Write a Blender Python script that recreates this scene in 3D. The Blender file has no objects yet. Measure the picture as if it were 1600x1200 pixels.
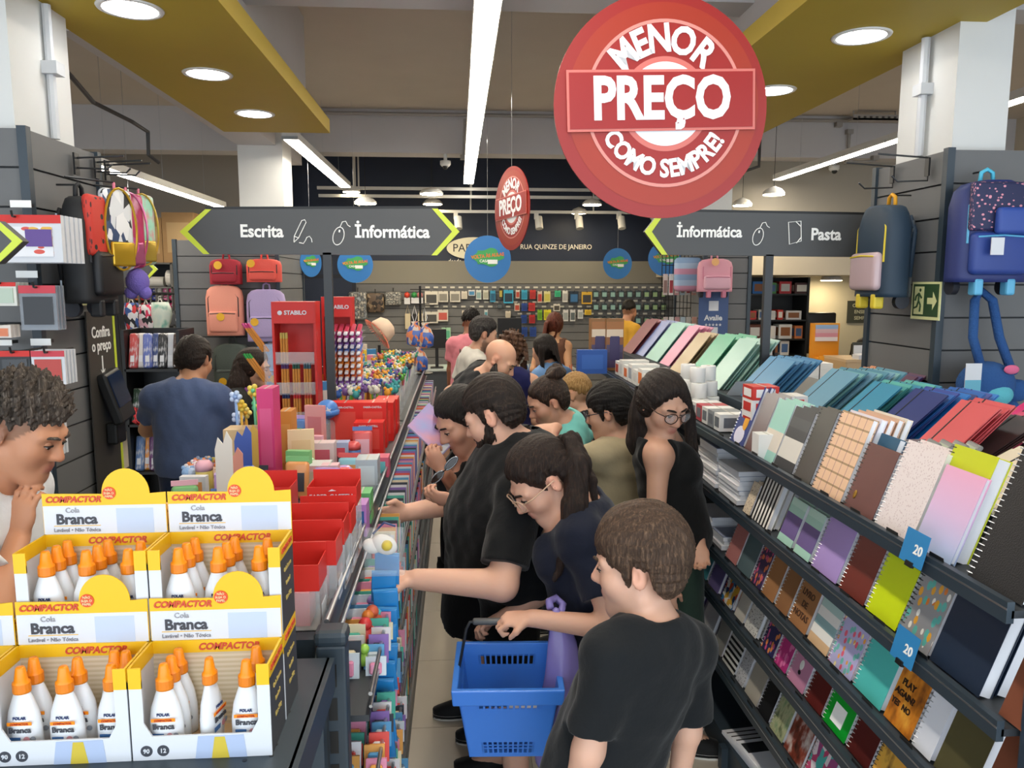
import bpy, bmesh, math, random
import numpy as np
from mathutils import Vector, Matrix, Euler
random.seed(7)
SC = bpy.context.scene
COL = SC.collection
PI = math.pi
# ------------------------------------------------------------------ camera
H = 1.90
PITCH, YAW, FPX = math.radians(7.36), math.radians(4.02), 1200.0
camd = bpy.data.cameras.new('camera'); camd.sensor_width = 36.0; camd.sensor_fit = 'HORIZONTAL'
camd.lens = FPX / 1600.0 * 36.0; camd.clip_start = 0.05; camd.clip_end = 100
cam = bpy.data.objects.new('camera', camd); COL.objects.link(cam)
cam.location = (0, 0, H); cam.rotation_euler = (PI / 2 - PITCH, 0, -YAW)
SC.camera = cam
# ------------------------------------------------------------------ world: daylight of the street behind the camera
w = bpy.data.worlds.new('daylight'); SC.world = w; w.use_nodes = True
w.node_tree.nodes['Background'].inputs[0].default_value = (0.80, 0.90, 1.0, 1)
w.node_tree.nodes['Background'].inputs[1].default_value = 2.1
SC.view_settings.view_transform = 'Standard'; SC.view_settings.look = 'None'
SC.view_settings.exposure = 0.58; SC.view_settings.gamma = 1.0; SC.view_settings.use_curve_mapping = False
STRIP_W, DOWN_W, PEND_W = 25.0, 14.0, 45.0     # emission of the shop's own lamps
# ------------------------------------------------------------------ helpers
_F = Vector((math.sin(YAW) * math.cos(PITCH), math.cos(YAW) * math.cos(PITCH), -math.sin(PITCH)))
_R = Vector((math.cos(YAW), -math.sin(YAW), 0)); _U = _R.cross(_F)
def ray(px, py):
    return _F + _R * ((px - 800) / FPX) + _U * ((600 - py) / FPX)
def P(px, py, Y):
    d = ray(px, py); return Vector((0, 0, H)) + d * (Y / d.y)
def PXp(px, py, X):
    d = ray(px, py); return Vector((0, 0, H)) + d * (X / d.x)
def PZ(px, py, Z):
    d = ray(px, py); return Vector((0, 0, H)) + d * ((Z - H) / d.z)
def YX(px, X, z):
    """distance along the aisle of the point at X, z that shows at column px"""
    v = (px - 800) / FPX
    # (dot R) = v * (dot F)
    zc = (z - H)
    # X*cosY - y*sinY = v*(X*sinY*cosP + y*cosY*cosP - zc*sinP)
    a, b, c, p = math.cos(YAW), math.sin(YAW), math.cos(PITCH), math.sin(PITCH)
    return (X * a - v * (X * b * c - zc * p)) / (b + v * a * c)
def lin(h):
    h = h.lstrip('#'); o = []
    for i in (0, 2, 4):
        v = int(h[i:i + 2], 16) / 255.0
        o.append(v / 12.92 if v <= 0.04045 else ((v + 0.055) / 1.055) ** 2.4)
    return (o[0], o[1], o[2], 1.0)
_M = {}
def mat(hexc, rough=0.5, metal=0.0, alpha=1.0, emit=0.0, spec=0.5, coat=0.0, noise=0.0, nscale=8.0, bump=0.0, bscale=60.0, key=None, sub=0.0, sheen=0.0):
    k = key or (hexc, rough, metal, alpha, emit, spec, coat, noise, nscale, bump, bscale, sub, sheen)
    if k in _M: return _M[k]
    m = bpy.data.materials.new('mat_%d' % len(_M)); m.use_nodes = True
    nt = m.node_tree; b = nt.nodes['Principled BSDF']; c = lin(hexc)
    b.inputs['Base Color'].default_value = c; b.inputs['Roughness'].default_value = rough
    b.inputs['Metallic'].default_value = metal; b.inputs['Alpha'].default_value = alpha
    b.inputs['Specular IOR Level'].default_value = spec; b.inputs['Coat Weight'].default_value = coat
    if sub: b.inputs['Subsurface Weight'].default_value = sub; b.inputs['Subsurface Radius'].default_value = (.012, .005, .003)
    if sheen: b.inputs['Sheen Weight'].default_value = sheen
    if emit:
        b.inputs['Emission Color'].default_value = c; b.inputs['Emission Strength'].default_value = emit
    m.diffuse_color = c
    if noise or bump:
        tc = nt.nodes.new('ShaderNodeTexCoord')
        if noise:
            n = nt.nodes.new('ShaderNodeTexNoise'); n.inputs['Scale'].default_value = nscale; n.inputs['Detail'].default_value = 4
            nt.links.new(tc.outputs['Object'], n.inputs['Vector'])
            r = nt.nodes.new('ShaderNodeValToRGB')
            r.color_ramp.elements[0].position = .3; r.color_ramp.elements[1].position = .7
            r.color_ramp.elements[0].color = tuple(x * (1 - noise) for x in c[:3]) + (1,)
            r.color_ramp.elements[1].color = tuple(min(1, x * (1 + noise)) for x in c[:3]) + (1,)
            nt.links.new(n.outputs['Fac'], r.inputs['Fac']); nt.links.new(r.outputs['Color'], b.inputs['Base Color'])
        if bump:
            n2 = nt.nodes.new('ShaderNodeTexNoise'); n2.inputs['Scale'].default_value = bscale; n2.inputs['Detail'].default_value = 3
            nt.links.new(tc.outputs['Object'], n2.inputs['Vector'])
            bp = nt.nodes.new('ShaderNodeBump'); bp.inputs['Strength'].default_value = bump; bp.inputs['Distance'].default_value = .01
            nt.links.new(n2.outputs['Fac'], bp.inputs['Height']); nt.links.new(bp.outputs['Normal'], b.inputs['Normal'])
    _M[k] = m
    return m
def pap(h): return mat(h, .75, spec=.3)
def card(h): return mat(h, .45, spec=.4)
def pla(h): return mat(h, .3)
def film(h, a=.3): return mat(h, .12, alpha=a)
def patt(kind, cols, scale=6.0, rough=.4):
    """flat printed cover: pattern in the cover's own box coordinates (Generated)"""
    k = (kind, tuple(cols), scale, rough)
    if k in _M: return _M[k]
    m = bpy.data.materials.new('print_%d' % len(_M)); m.use_nodes = True; nt = m.node_tree; b = nt.nodes['Principled BSDF']
    b.inputs['Roughness'].default_value = rough
    N = nt.nodes.new; L = nt.links.new
    tc = N('ShaderNodeTexCoord'); mp = N('ShaderNodeMapping'); L(tc.outputs['Generated'], mp.inputs['Vector'])
    ramp = N('ShaderNodeValToRGB'); ramp.color_ramp.interpolation = 'CONSTANT'
    def setramp(stops, interp='CONSTANT'):
        ramp.color_ramp.interpolation = interp
        el = ramp.color_ramp.elements
        while len(el) > 1: el.remove(el[-1])
        el[0].position = stops[0][0]; el[0].color = lin(stops[0][1])
        for p_, c_ in stops[1:]:
            e = el.new(p_); e.color = lin(c_)
    n = len(cols)
    if kind in ('stripes', 'hstripes', 'plaid', 'ribs'):
        sep = N('ShaderNodeSeparateXYZ'); L(mp.outputs['Vector'], sep.inputs[0])
        def fr(out, s):
            a = N('ShaderNodeMath'); a.operation = 'MULTIPLY'; a.inputs[1].default_value = s; L(out, a.inputs[0])
            f = N('ShaderNodeMath'); f.operation = 'FRACT'; L(a.outputs[0], f.inputs[0]); return f.outputs[0]
        if kind == 'plaid':
            setramp([(0, cols[0]), (.80, cols[1]), (.9, cols[0])])
            L(fr(sep.outputs['Y'], scale * .7), ramp.inputs['Fac'])
            r2 = N('ShaderNodeValToRGB'); r2.color_ramp.interpolation = 'CONSTANT'
            r2.color_ramp.elements[0].color = (1, 1, 1, 1); r2.color_ramp.elements[1].position = .84; r2.color_ramp.elements[1].color = lin(cols[2])
            L(fr(sep.outputs['Z'], scale), r2.inputs['Fac'])
            mx = N('ShaderNodeMix'); mx.data_type = 'RGBA'; mx.blend_type = 'MULTIPLY'; mx.inputs[0].default_value = 1
            L(ramp.outputs['Color'], mx.inputs[6]); L(r2.outputs['Color'], mx.inputs[7]); L(mx.outputs[2], b.inputs['Base Color'])
            _M[k] = m; return m
        setramp([(i / n, cols[i]) for i in range(n)])
        L(fr(sep.outputs['Y' if kind == 'stripes' else 'Z'], scale), ramp.inputs['Fac'])
    elif kind == 'grad':
        sep = N('ShaderNodeSeparateXYZ'); L(mp.outputs['Vector'], sep.inputs[0])
        setramp([(i / (n - 1), cols[i]) for i in range(n)], 'LINEAR'); L(sep.outputs['Z'], ramp.inputs['Fac'])
    elif kind == 'blocks':
        sep = N('ShaderNodeSeparateXYZ'); L(mp.outputs['Vector'], sep.inputs[0])
        setramp([(i / n, cols[i]) for i in range(n)]); L(sep.outputs['Z'], ramp.inputs['Fac'])
    elif kind == 'dots':
        v = N('ShaderNodeTexVoronoi'); v.inputs['Scale'].default_value = scale; L(mp.outputs['Vector'], v.inputs['Vector'])
        setramp([(0, cols[1]), (.28, cols[0])]); L(v.outputs['Distance'], ramp.inputs['Fac'])
    elif kind == 'floral':
        v = N('ShaderNodeTexVoronoi'); v.inputs['Scale'].default_value = scale; L(mp.outputs['Vector'], v.inputs['Vector'])
        sp = N('ShaderNodeSeparateColor'); L(v.outputs['Color'], sp.inputs[0])
        setramp([(i / (n - 1), cols[i + 1]) for i in range(n - 1)]); L(sp.outputs[0], ramp.inputs['Fac'])
        r2 = N('ShaderNodeMath'); r2.operation = 'LESS_THAN'; r2.inputs[1].default_value = .42; L(v.outputs['Distance'], r2.inputs[0])
        mx = N('ShaderNodeMix'); mx.data_type = 'RGBA'; L(r2.outputs[0], mx.inputs[0]); mx.inputs[6].default_value = lin(cols[0])
        L(ramp.outputs['Color'], mx.inputs[7]); L(mx.outputs[2], b.inputs['Base Color']); _M[k] = m; return m
    elif kind == 'cloud':
        t = N('ShaderNodeTexNoise'); t.inputs['Scale'].default_value = scale; t.inputs['Detail'].default_value = 3; L(mp.outputs['Vector'], t.inputs['Vector'])
        setramp([(.3 + .4 * i / max(1, n - 1), cols[i]) for i in range(n)], 'LINEAR'); L(t.outputs['Fac'], ramp.inputs['Fac'])
    elif kind == 'patches':
        v = N('ShaderNodeTexVoronoi'); v.inputs['Scale'].default_value = scale; L(mp.outputs['Vector'], v.inputs['Vector'])
        sp = N('ShaderNodeSeparateColor'); L(v.outputs['Color'], sp.inputs[0])
        setramp([(i / n, cols[i]) for i in range(n)]); L(sp.outputs[0], ramp.inputs['Fac'])
    L(ramp.outputs['Color'], b.inputs['Base Color'])
    _M[k] = m
    return m

class MB:
    """collects shapes for ONE mesh"""
    def __init__(s): s.v = []; s.f = []; s.mi = []; s.mats = []
    def _m(s, m):
        if m is None: return 0
        if m not in s.mats: s.mats.append(m)
        return s.mats.index(m)
    def add(s, vs, fs, m=None, T=None):
        o = len(s.v); i = s._m(m)
        for v in vs:
            v = Vector(v); s.v.append(tuple(T @ v if T is not None else v))
        for f in fs: s.f.append(tuple(o + j for j in f)); s.mi.append(i)
        return s
    def bx(s, x0, x1, y0, y1, z0, z1, m=None, T=None):
        vs = [(x0, y0, z0), (x1, y0, z0), (x1, y1, z0), (x0, y1, z0), (x0, y0, z1), (x1, y0, z1), (x1, y1, z1), (x0, y1, z1)]
        return s.add(vs, [(0, 3, 2, 1), (4, 5, 6, 7), (0, 1, 5, 4), (1, 2, 6, 5), (2, 3, 7, 6), (3, 0, 4, 7)], m, T)
    def box(s, c, d, m=None, T=None):
        return s.bx(c[0] - d[0] / 2, c[0] + d[0] / 2, c[1] - d[1] / 2, c[1] + d[1] / 2, c[2] - d[2] / 2, c[2] + d[2] / 2, m, T)
    def rbox(s, c, d, r=.005, seg=2, m=None, T=None):
        b = bmesh.new(); bmesh.ops.create_cube(b, size=1)
        for v in b.verts: v.co = Vector((v.co.x * d[0], v.co.y * d[1], v.co.z * d[2])) + Vector(c)
        bmesh.ops.bevel(b, geom=b.edges[:], offset=min(r, min(d) * .49), segments=seg, affect='EDGES', profile=.5)
        b.verts.index_update(); s.add([v.co for v in b.verts], [tuple(v.index for v in f.verts) for f in b.faces], m, T); b.free(); return s
    def cyl(s, a, b, r1, r2=None, n=12, m=None, T=None, caps=True):
        a = Vector(a); b = Vector(b); r2 = r1 if r2 is None else r2; d = (b - a).normalized()
        u = d.orthogonal().normalized(); w_ = d.cross(u); vs = []
        for p, r in ((a, r1), (b, r2)):
            for i in range(n):
                t = 2 * PI * i / n; vs.append(p + (u * math.cos(t) + w_ * math.sin(t)) * r)
        fs = [(i, (i + 1) % n, n + (i + 1) % n, n + i) for i in range(n)]
        if caps: fs += [tuple(reversed(range(n))), tuple(range(n, 2 * n))]
        return s.add(vs, fs, m, T)
    def lathe(s, prof, n=16, c=(0, 0, 0), m=None, T=None, sx=1, sy=1, ring=False):
        vs = []; fs = []
        for r, z in prof:
            for i in range(n):
                t = 2 * PI * i / n; vs.append((c[0] + r * sx * math.cos(t), c[1] + r * sy * math.sin(t), c[2] + z))
        for k in range(len(prof) - 1):
            for i in range(n): fs.append((k * n + i, k * n + (i + 1) % n, (k + 1) * n + (i + 1) % n, (k + 1) * n + i))
        if ring:
            k = len(prof) - 1
            for i in range(n): fs.append((k * n + i, k * n + (i + 1) % n, (i + 1) % n, i))
        else: fs.append(tuple(reversed(range(n)))); fs.append(tuple(range((len(prof) - 1) * n, len(prof) * n)))
        return s.add(vs, fs, m, T)
    def prism(s, poly, off, m=None, T=None):
        """poly: 3-D points (planar), off: thickness vector"""
        n = len(poly); off = Vector(off); vs = [Vector(p) for p in poly]; vs += [p + off for p in vs]
        return s.add(vs, [tuple(reversed(range(n))), tuple(range(n, 2 * n))] + [(i, (i + 1) % n, n + (i + 1) % n, n + i) for i in range(n)], m, T)
    def tube(s, pts, r, n=6, m=None, T=None, closed=False):
        pts = [Vector(p) for p in pts]; k = len(pts); rs = r if isinstance(r, (list, tuple)) else [r] * k
        vs = []; fs = []; up = None
        for i, p in enumerate(pts):
            a = pts[i - 1] if (i > 0 or closed) else p; b = pts[(i + 1) % k] if (i < k - 1 or closed) else p
            d = (b - a).normalized() if (b - a).length > 1e-9 else Vector((0, 0, 1))
            up = d.orthogonal().normalized() if up is None else (up - d * up.dot(d)).normalized()
            w_ = d.cross(up)
            for j in range(n):
                t = 2 * PI * j / n; vs.append(p + (up * math.cos(t) + w_ * math.sin(t)) * rs[i])
        for i in range(k if closed else k - 1):
            i2 = (i + 1) % k
            for j in range(n): fs.append((i * n + j, i * n + (j + 1) % n, i2 * n + (j + 1) % n, i2 * n + j))
        if not closed: fs += [tuple(reversed(range(n))), tuple(range((k - 1) * n, k * n))]
        return s.add(vs, fs, m, T)
    def sph(s, c, r, nu=12, nv=8, m=None, T=None):
        r = (r, r, r) if not isinstance(r, (tuple, list)) else r; vs = [(c[0], c[1], c[2] - r[2])]; fs = []
        for j in range(1, nv):
            ph = -PI / 2 + PI * j / nv
            for i in range(nu):
                t = 2 * PI * i / nu; vs.append((c[0] + r[0] * math.cos(ph) * math.cos(t), c[1] + r[1] * math.cos(ph) * math.sin(t), c[2] + r[2] * math.sin(ph)))
        vs.append((c[0], c[1], c[2] + r[2])); L = len(vs) - 1
        for i in range(nu):
            fs.append((0, 1 + (i + 1) % nu, 1 + i)); fs.append((L, 1 + (nv - 2) * nu + i, 1 + (nv - 2) * nu + (i + 1) % nu))
        for j in range(nv - 2):
            for i in range(nu): fs.append((1 + j * nu + i, 1 + j * nu + (i + 1) % nu, 1 + (j + 1) * nu + (i + 1) % nu, 1 + (j + 1) * nu + i))
        return s.add(vs, fs, m, T)
    def mesh(s, name, m=None, smooth=False):
        me = bpy.data.meshes.new(name); me.from_pydata(s.v, [], s.f)
        ms = s.mats if s.mats else ([m] if m else [])
        for x in ms: me.materials.append(x)
        if len(s.mats) > 1: me.polygons.foreach_set('material_index', s.mi)
        if smooth: me.polygons.foreach_set('use_smooth', [True] * len(me.polygons))
        me.update(); return me
    def build(s, name, m=None, parent=None, smooth=False):
        return ob(name, s.mesh(name, m, smooth), parent)
def ob(name, me, parent=None, loc=None, rot=None):
    o = bpy.data.objects.new(name, me); COL.objects.link(o)
    if parent is not None: o.parent = parent
    if loc is not None: o.location = loc
    if rot is not None: o.rotation_euler = rot
    return o
def tag(o, label, cat, group=None, kind=None):
    if label: o['label'] = label
    if cat: o['category'] = cat
    if group: o['group'] = group
    if kind: o['kind'] = kind
    return o
def E(name, loc, label, cat, group=None, rot=(0, 0, 0)):
    o = bpy.data.objects.new(name, None); o.empty_display_size = .05; COL.objects.link(o); o.location = loc; o.rotation_euler = rot
    return tag(o, label, cat, group)
def struct(o): o['kind'] = 'structure'; return o
def dup(root, loc=None, rot=None, label=None, group=None):
    r = root.copy(); COL.objects.link(r)
    if loc is not None: r.location = loc
    if rot is not None: r.rotation_euler = rot
    if label: r['label'] = label
    if group: r['group'] = group
    for ch in list(root.children):
        c = ch.copy(); COL.objects.link(c); c.parent = r
        for g in list(ch.children):
            d = g.copy(); COL.objects.link(d); d.parent = c
    return r
def smooth(o, ang=40):
    for p in o.data.polygons: p.use_smooth = True
    try: o.data.set_sharp_from_angle(angle=math.radians(ang))
    except Exception: pass
    return o
def ordw(n): return '%d%s' % (n, 'th' if 10 <= n % 100 <= 20 else {1: 'st', 2: 'nd', 3: 'rd'}.get(n % 10, 'th'))
_TXT = {}
def text_mesh(s, size=.1, bold=0.0, extrude=.0006, shear=0.0, align='CENTER', sx=1.0):
    k = (s, size, bold, extrude, shear, align, sx)
    if k in _TXT: return _TXT[k]
    c = bpy.data.curves.new('txt', 'FONT'); c.body = s; c.size = size; c.offset = bold * size; c.extrude = extrude; c.shear = shear
    c.align_x = align; c.align_y = 'CENTER'; c.resolution_u = 3; c.fill_mode = 'BOTH'
    o = bpy.data.objects.new('txt', c); COL.objects.link(o)
    dg = bpy.context.evaluated_depsgraph_get(); me = bpy.data.meshes.new_from_object(o.evaluated_get(dg))
    bpy.data.objects.remove(o); bpy.data.curves.remove(c)
    if sx != 1.0:
        for v in me.vertices: v.co.x *= sx
    me.materials.clear(); _TXT[k] = me
    return me
def frame(right, up, org):
    r = Vector(right).normalized(); u = Vector(up).normalized(); n = r.cross(u)
    return Matrix(((r.x, u.x, n.x, org[0]), (r.y, u.y, n.y, org[1]), (r.z, u.z, n.z, org[2]), (0, 0, 0, 1)))
def text(name, s, T, size, m, parent=None, bold=.02, shear=0, align='CENTER', sx=1.0, extrude=.0006):
    """lettering lying in the xy plane of T (local to parent)"""
    me = text_mesh(s, size, bold, extrude, shear, align, sx).copy(); me.materials.append(m)
    o = ob(name, me, parent); o.matrix_local = T
    return o
FRONT = lambda org: frame((1, 0, 0), (0, 0, 1), org)      # reads towards -Y (to the camera)
# ================================================================== the shop itself
GREY = mat('#8d8a86', .85, noise=.04, nscale=3)
ceilm = mat('#c2b9ae', .9, noise=.03, nscale=2)
beamm = mat('#c4c2c4', .85, noise=.03, nscale=2)
whitem = mat('#dadbd9', .8, noise=.02, nscale=3)
beige = mat('#b9b09f', .85, noise=.03, nscale=2)
navy = mat('#17243c', .55, noise=.06, nscale=2)
tilem = mat('#b3aa9c', .32, noise=.05, nscale=2.5)
grout = mat('#8a8278', .8)
slatm = mat('#696a6b', .6, noise=.03, nscale=6)
slatd = mat('#2b2d30', .7)
darkm = mat('#34383d', .5)
steel = mat('#2f3b45', .42, noise=.04, nscale=8)
chrome = mat('#b8bcc0', .28, metal=.9)
black = mat('#121314', .45)
XL, XR, YB, YF = -6.2, 6.6, 12.2, -2.4
ZC, ZB = 3.84, 3.37
# floor: slab + tiles
fl = struct(MB().bx(XL, XR, YF, YB, -.06, -.004).build('floor', grout))
tme = None
for i, x in enumerate(np.arange(-2.72, 2.6, .6)):
    for j, y in enumerate(np.arange(.12, 7.2, .6)):
        if tme is None: tme = MB().rbox((0, 0, -.002), (.597, .597, .008), .0015, 1).mesh('tile', tilem)
        ob('tile', tme, fl, (x + .3, y + .3, 0))
rest = MB()
for (x0, x1, y0, y1) in ((XL, -2.72, YF, YB), (2.68, XR, YF, YB), (-2.72, 2.68, YF, .12), (-2.72, 2.68, 7.32, YB)):
    rest.bx(x0, x1, y0, y1, -.006, .002)
o = rest.build('tile_field', tilem, fl); o['kind'] = 'stuff'
struct(MB().bx(XL, XR, YF, YB, ZC, ZC + .1).build('ceiling', ceilm))
struct(MB().bx(XL - .1, XL, YF, YB, 0, ZC).build('wall_left', beige))
struct(MB().bx(XR, XR + .1, YF, YB, 0, ZC).build('wall_right', beige))
struct(MB().bx(XL, XR, YB, YB + .1, 0, ZC).build('wall_back', navy))
# concrete beams
def beam(x0, x1, y0, y1, z0, z1): return struct(MB().bx(x0, x1, y0, y1, z0, z1).build('beam', beamm))
beam(XL, XR, 4.16, 4.38, ZB, ZC); beam(XL, XR, 8.95, 9.25, ZB, ZC); beam(XL, XR, .1, .4, ZB, ZC)
beam(-2.08, -1.72, 4.38, 8.95, 3.22, ZC); beam(2.35, 2.6, 4.38, 8.95, 3.3, ZC)
# yellow dropped bands
yel = mat('#b59c30', .6, noise=.03, nscale=2)
lampw = mat('#ffffff', .5, emit=DOWN_W, key='downlight')
ringm = mat('#e8e8e6', .5)
def soffit(x0, x1, lab, ys):
    z = 3.04
    s = E('ceiling_band', ((x0 + x1) / 2, 3.0, z), lab, 'ceiling band', 'yellow ceiling bands'); s['kind'] = 'structure'
    cx, cy = (x0 + x1) / 2, 3.0
    MB().bx(x0 - cx, x1 - cx, -2.2 - cy, 6.1 - cy, 0, .1).build('soffit', yel, s)
    MB().bx(x0 + .15 - cx, x1 - .15 - cx, -2.2 - cy, 6.0 - cy, .1, ZC - z).build('riser', beamm, s)
    for k, (y, l) in enumerate(ys):
        d = E('downlight', (cx, y, z - .001), l, 'downlight', 'round downlights in the yellow bands')
        MB().lathe([(.108, -.006), (.128, -.006), (.132, 0), (.108, 0)], 40, ring=True).build('trim_ring', ringm, d, True)
        MB().lathe([(.001, -.0045), (.118, -.0045), (.118, -.001), (.001, -.001)], 40).build('diffuser', lampw, d)
ordn = ['nearest', 'second', 'third', 'fourth', 'fifth']
soffit(-1.74, -.955, 'yellow dropped ceiling band above the glue display side', [(y, '%s round white downlight in the yellow band over the blue shirt side' % ordn[i]) for i, y in enumerate((2.45, 3.47, 4.47, 5.45))])
soffit(1.42, 2.32, 'yellow dropped ceiling band behind the big red round sign', [(y, '%s round white downlight in the yellow band over the notebook side' % ordn[i]) for i, y in enumerate((2.6, 3.6, 4.6, 5.5))])
# white columns wrapped in slat wall
def column(x0, x1, y0, y1, zt): return struct(MB().bx(x0, x1, y0, y1, 0, zt).build('column', whitem))
column(-2.05, -1.68, 3.16, 3.62, 3.4); column(2.2, 2.45, 3.38, 3.82, 3.4)
column(-2.08, -1.66, 7.7, 8.1, 3.4); column(2.35, 2.7, 7.55, 8.0, 3.5)
def slat_unit(name, x0, x1, y0, y1, zt, lab, n=18, faces='fr', kind='thing'):
    """box clad with horizontal slats; faces: f = towards -Y, r = +X side, l = -X side"""
    e = E(name, ((x0 + x1) / 2, (y0 + y1) / 2, 0), lab, 'slat panel'); cx, cy = e.location.x, e.location.y
    a, b, c, d = x0 - cx, x1 - cx, y0 - cy, y1 - cy
    MB().bx(a + .012, b - .012, c + .012, d - .012, 0, zt - .01).build('core', slatd, e)
    hgt = zt / n; t = .014
    mf = MB().bx(a, b, 0, t, 0, hgt - .008).mesh('slat', slatm)
    ms = MB().bx(0, t, c, d, 0, hgt - .008).mesh('slat', slatm)
    for i in range(n):
        z = i * hgt
        if 'f' in faces: ob('slat', mf, e, (0, c - t + .012, z))
        if 'r' in faces: ob('slat', ms, e, (b - .012, 0, z))
        if 'l' in faces: ob('slat', ms, e, (a - t + .012, 0, z))
    for (x, y) in ((a, c), (b, c), (a, d), (b, d)):
        MB().bx(x - .017, x + .017, y - .017, y + .017, 0, zt).build('corner_post', steel, e)
    return e
slat_unit('slat_column', -2.3, -1.62, 3.1, 3.68, 2.49, 'dark grey slat clad column beside the boy in white with pencil packs on hooks', 17, 'fr')
slat_unit('slat_column', 2.14, 2.75, 3.3, 3.88, 2.49, 'grey slat clad column carrying the blue trolley backpack and plush bag', 17, 'fl')
slat_unit('slat_column', -2.5, -1.61, 7.1, 8.2, 2.3, 'grey slat clad column hung with salmon and lilac backpacks', 16, 'fr')
slat_unit('slat_column', 2.32, 2.75, 7.15, 8.1, 2.3, 'grey slat clad column behind the blue banner', 16, 'fl')
# back wall: slat panel below the navy band
bw = E('slat_wall', (1.0, YB - .04, 0), 'grey slat wall hung with headphones and gadgets at the back', 'slat wall'); bw['kind'] = 'structure'
MB().bx(-2.6, 4.6, 0, .03, 0, 2.27).build('core', slatd, bw)
sl = MB().bx(-2.6, 4.6, -.014, 0, 0, .119).mesh('slat', slatm)
for i in range(15): ob('slat', sl, bw, (0, 0, i * .128))
MB().bx(-2.6, 4.6, -.016, 0, 1.92, 2.27).build('top_panel', mat('#7d7b72', .7), bw)
# dark blue door in the back wall
d1 = struct(E('door_1', (-2.05, YB - .07, 0), 'dark blue door at the end of the back wall', None))
MB().bx(-.5, .42, 0, .05, 0, 2.0).build('door_leaf', navy, d1); MB().bx(-.56, -.5, -.01, .06, 0, 2.06).bx(.42, .48, -.01, .06, 0, 2.06).bx(-.56, .48, -.01, .06, 2.0, 2.06).build('door_frame', mat('#0d1526', .5), d1)
MB().cyl((-.4, -.05, 1.0), (-.4, 0, 1.0), .012).cyl((-.4, -.05, 1.0), (-.28, -.05, 1.0), .01).build('handle', chrome, d1)
# beige dropped bulkhead and side partition on the notebook side, far
struct(MB().bx(3.15, 6.6, 9.3, 12.2, 2.02, 2.75).build('bulkhead', beige))
struct(MB().bx(4.55, 6.6, 10.8, 10.9, 0, 2.02).build('partition', mat('#b3ab94', .85)))
struct(MB().bx(3.3, 6.6, 9.27, 9.33, 2.75, 3.84).build('partition', mat('#a29c90', .85)))
struct(MB().bx(-6.2, -2.6, 11.2, 11.3, 2.3, 3.84).build('partition', mat('#a8a196', .85)))
# long wall of the fabric section
struct(MB().bx(-6.2, -2.55, 10.2, 10.3, 0, 2.3).build('partition', mat('#4c4d50', .8)))
# strip lights
stripm = mat('#fff4e2', .5, emit=STRIP_W, key='strip')
housing = mat('#dcdcda', .4, metal=.3)
def strip(x, y0, y1, z, w_, lab, seg=1.19):
    e = E('strip_light', (x, (y0 + y1) / 2, z), lab, 'strip light', 'linear ceiling lamps'); L = (y1 - y0) / 2
    MB().bx(-w_ / 2 - .006, w_ / 2 + .006, -L, L, 0, .06).build('housing', housing, e)
    n = max(1, round((y1 - y0) / seg)); q = 2 * L / n
    dm = MB().bx(-w_ / 2, w_ / 2, .006, q - .006, -.004, .0).mesh('diffuser', stripm)
    cm = MB().bx(-w_ / 2 - .008, w_ / 2 + .008, -.006, .006, -.008, .02).mesh('joint_clip', chrome)
    for i in range(n):
        ob('diffuser', dm, e, (0, -L + i * q, 0)); ob('joint_clip', cm, e, (0, -L + i * q, 0))
        MB().cyl((0, -L + (i + .5) * q, .06), (0, -L + (i + .5) * q, ZB - z if False else ZC - z), .0015, n=5).build('wire', chrome, e)
    return e
strip(.16, .2, 10.7, 3.26, .125, 'long bright strip light running down the middle of the aisle ceiling')
a = P(472, 236, 7.1); b = P(545, 292, 9.9)
strip(-1.42, 6.9, 10.2, 3.14, .12, 'short strip light hanging over the backpack column')
strip(-2.75, 4.6, 9.4, 2.80, .1, 'strip light over the fabric shelves ending at the Escrita sign')
strip(3.75, 4.2, 9.0, 3.12, .1, 'strip light by the frame edge above the blue trolley backpack')
# round pendant lamps and track far behind
pm = mat('#ffe9c0', .5, emit=PEND_W, key='pendant')
for i, (px, py, Y, wd) in enumerate(((549, 300, 11.0, 26), (571, 318, 10.2, 34), (674, 303, 10.6, 36), (676, 319, 11.4, 30), (925, 320, 10.8, 30), (905, 333, 11.5, 26), (1160, 321, 8.9, 30), (1209, 304, 8.6, 34), (1299, 438, 10.4, 34))):
    p = P(px, py, Y); r = wd / 2 * Y / FPX
    e = E('pendant_lamp', p, 'small round pendant lamp %s' % ['by the short strip light', 'just over the Informatica sign edge', 'above the small red oval sign', 'lower one above the small red oval sign', 'beside the rim of the big red sign', 'lower one beside the rim of the big red sign', 'lower one by the beige wall', 'by the beige wall near the camera dome', 'under the beige bulkhead'][i], 'lamp', 'small round lamps far back')
    MB().lathe([(r, 0), (r, .02), (r * .7, .06), (.01, .09)], 20).build('shade', housing, e, True)
    MB().lathe([(0, -.006), (r * .94, -.006), (r * .94, 0), (0, 0)], 20).build('diffuser', pm, e)
    top = (2.75 if i in (6, 7) else ZC) - p.z if i != 8 else .1
    MB().cyl((0, 0, .08), (0, 0, max(.1, ZC - p.z)) if i != 8 else (0, 0, .1), .003, n=6).build('cord', black, e)
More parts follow.
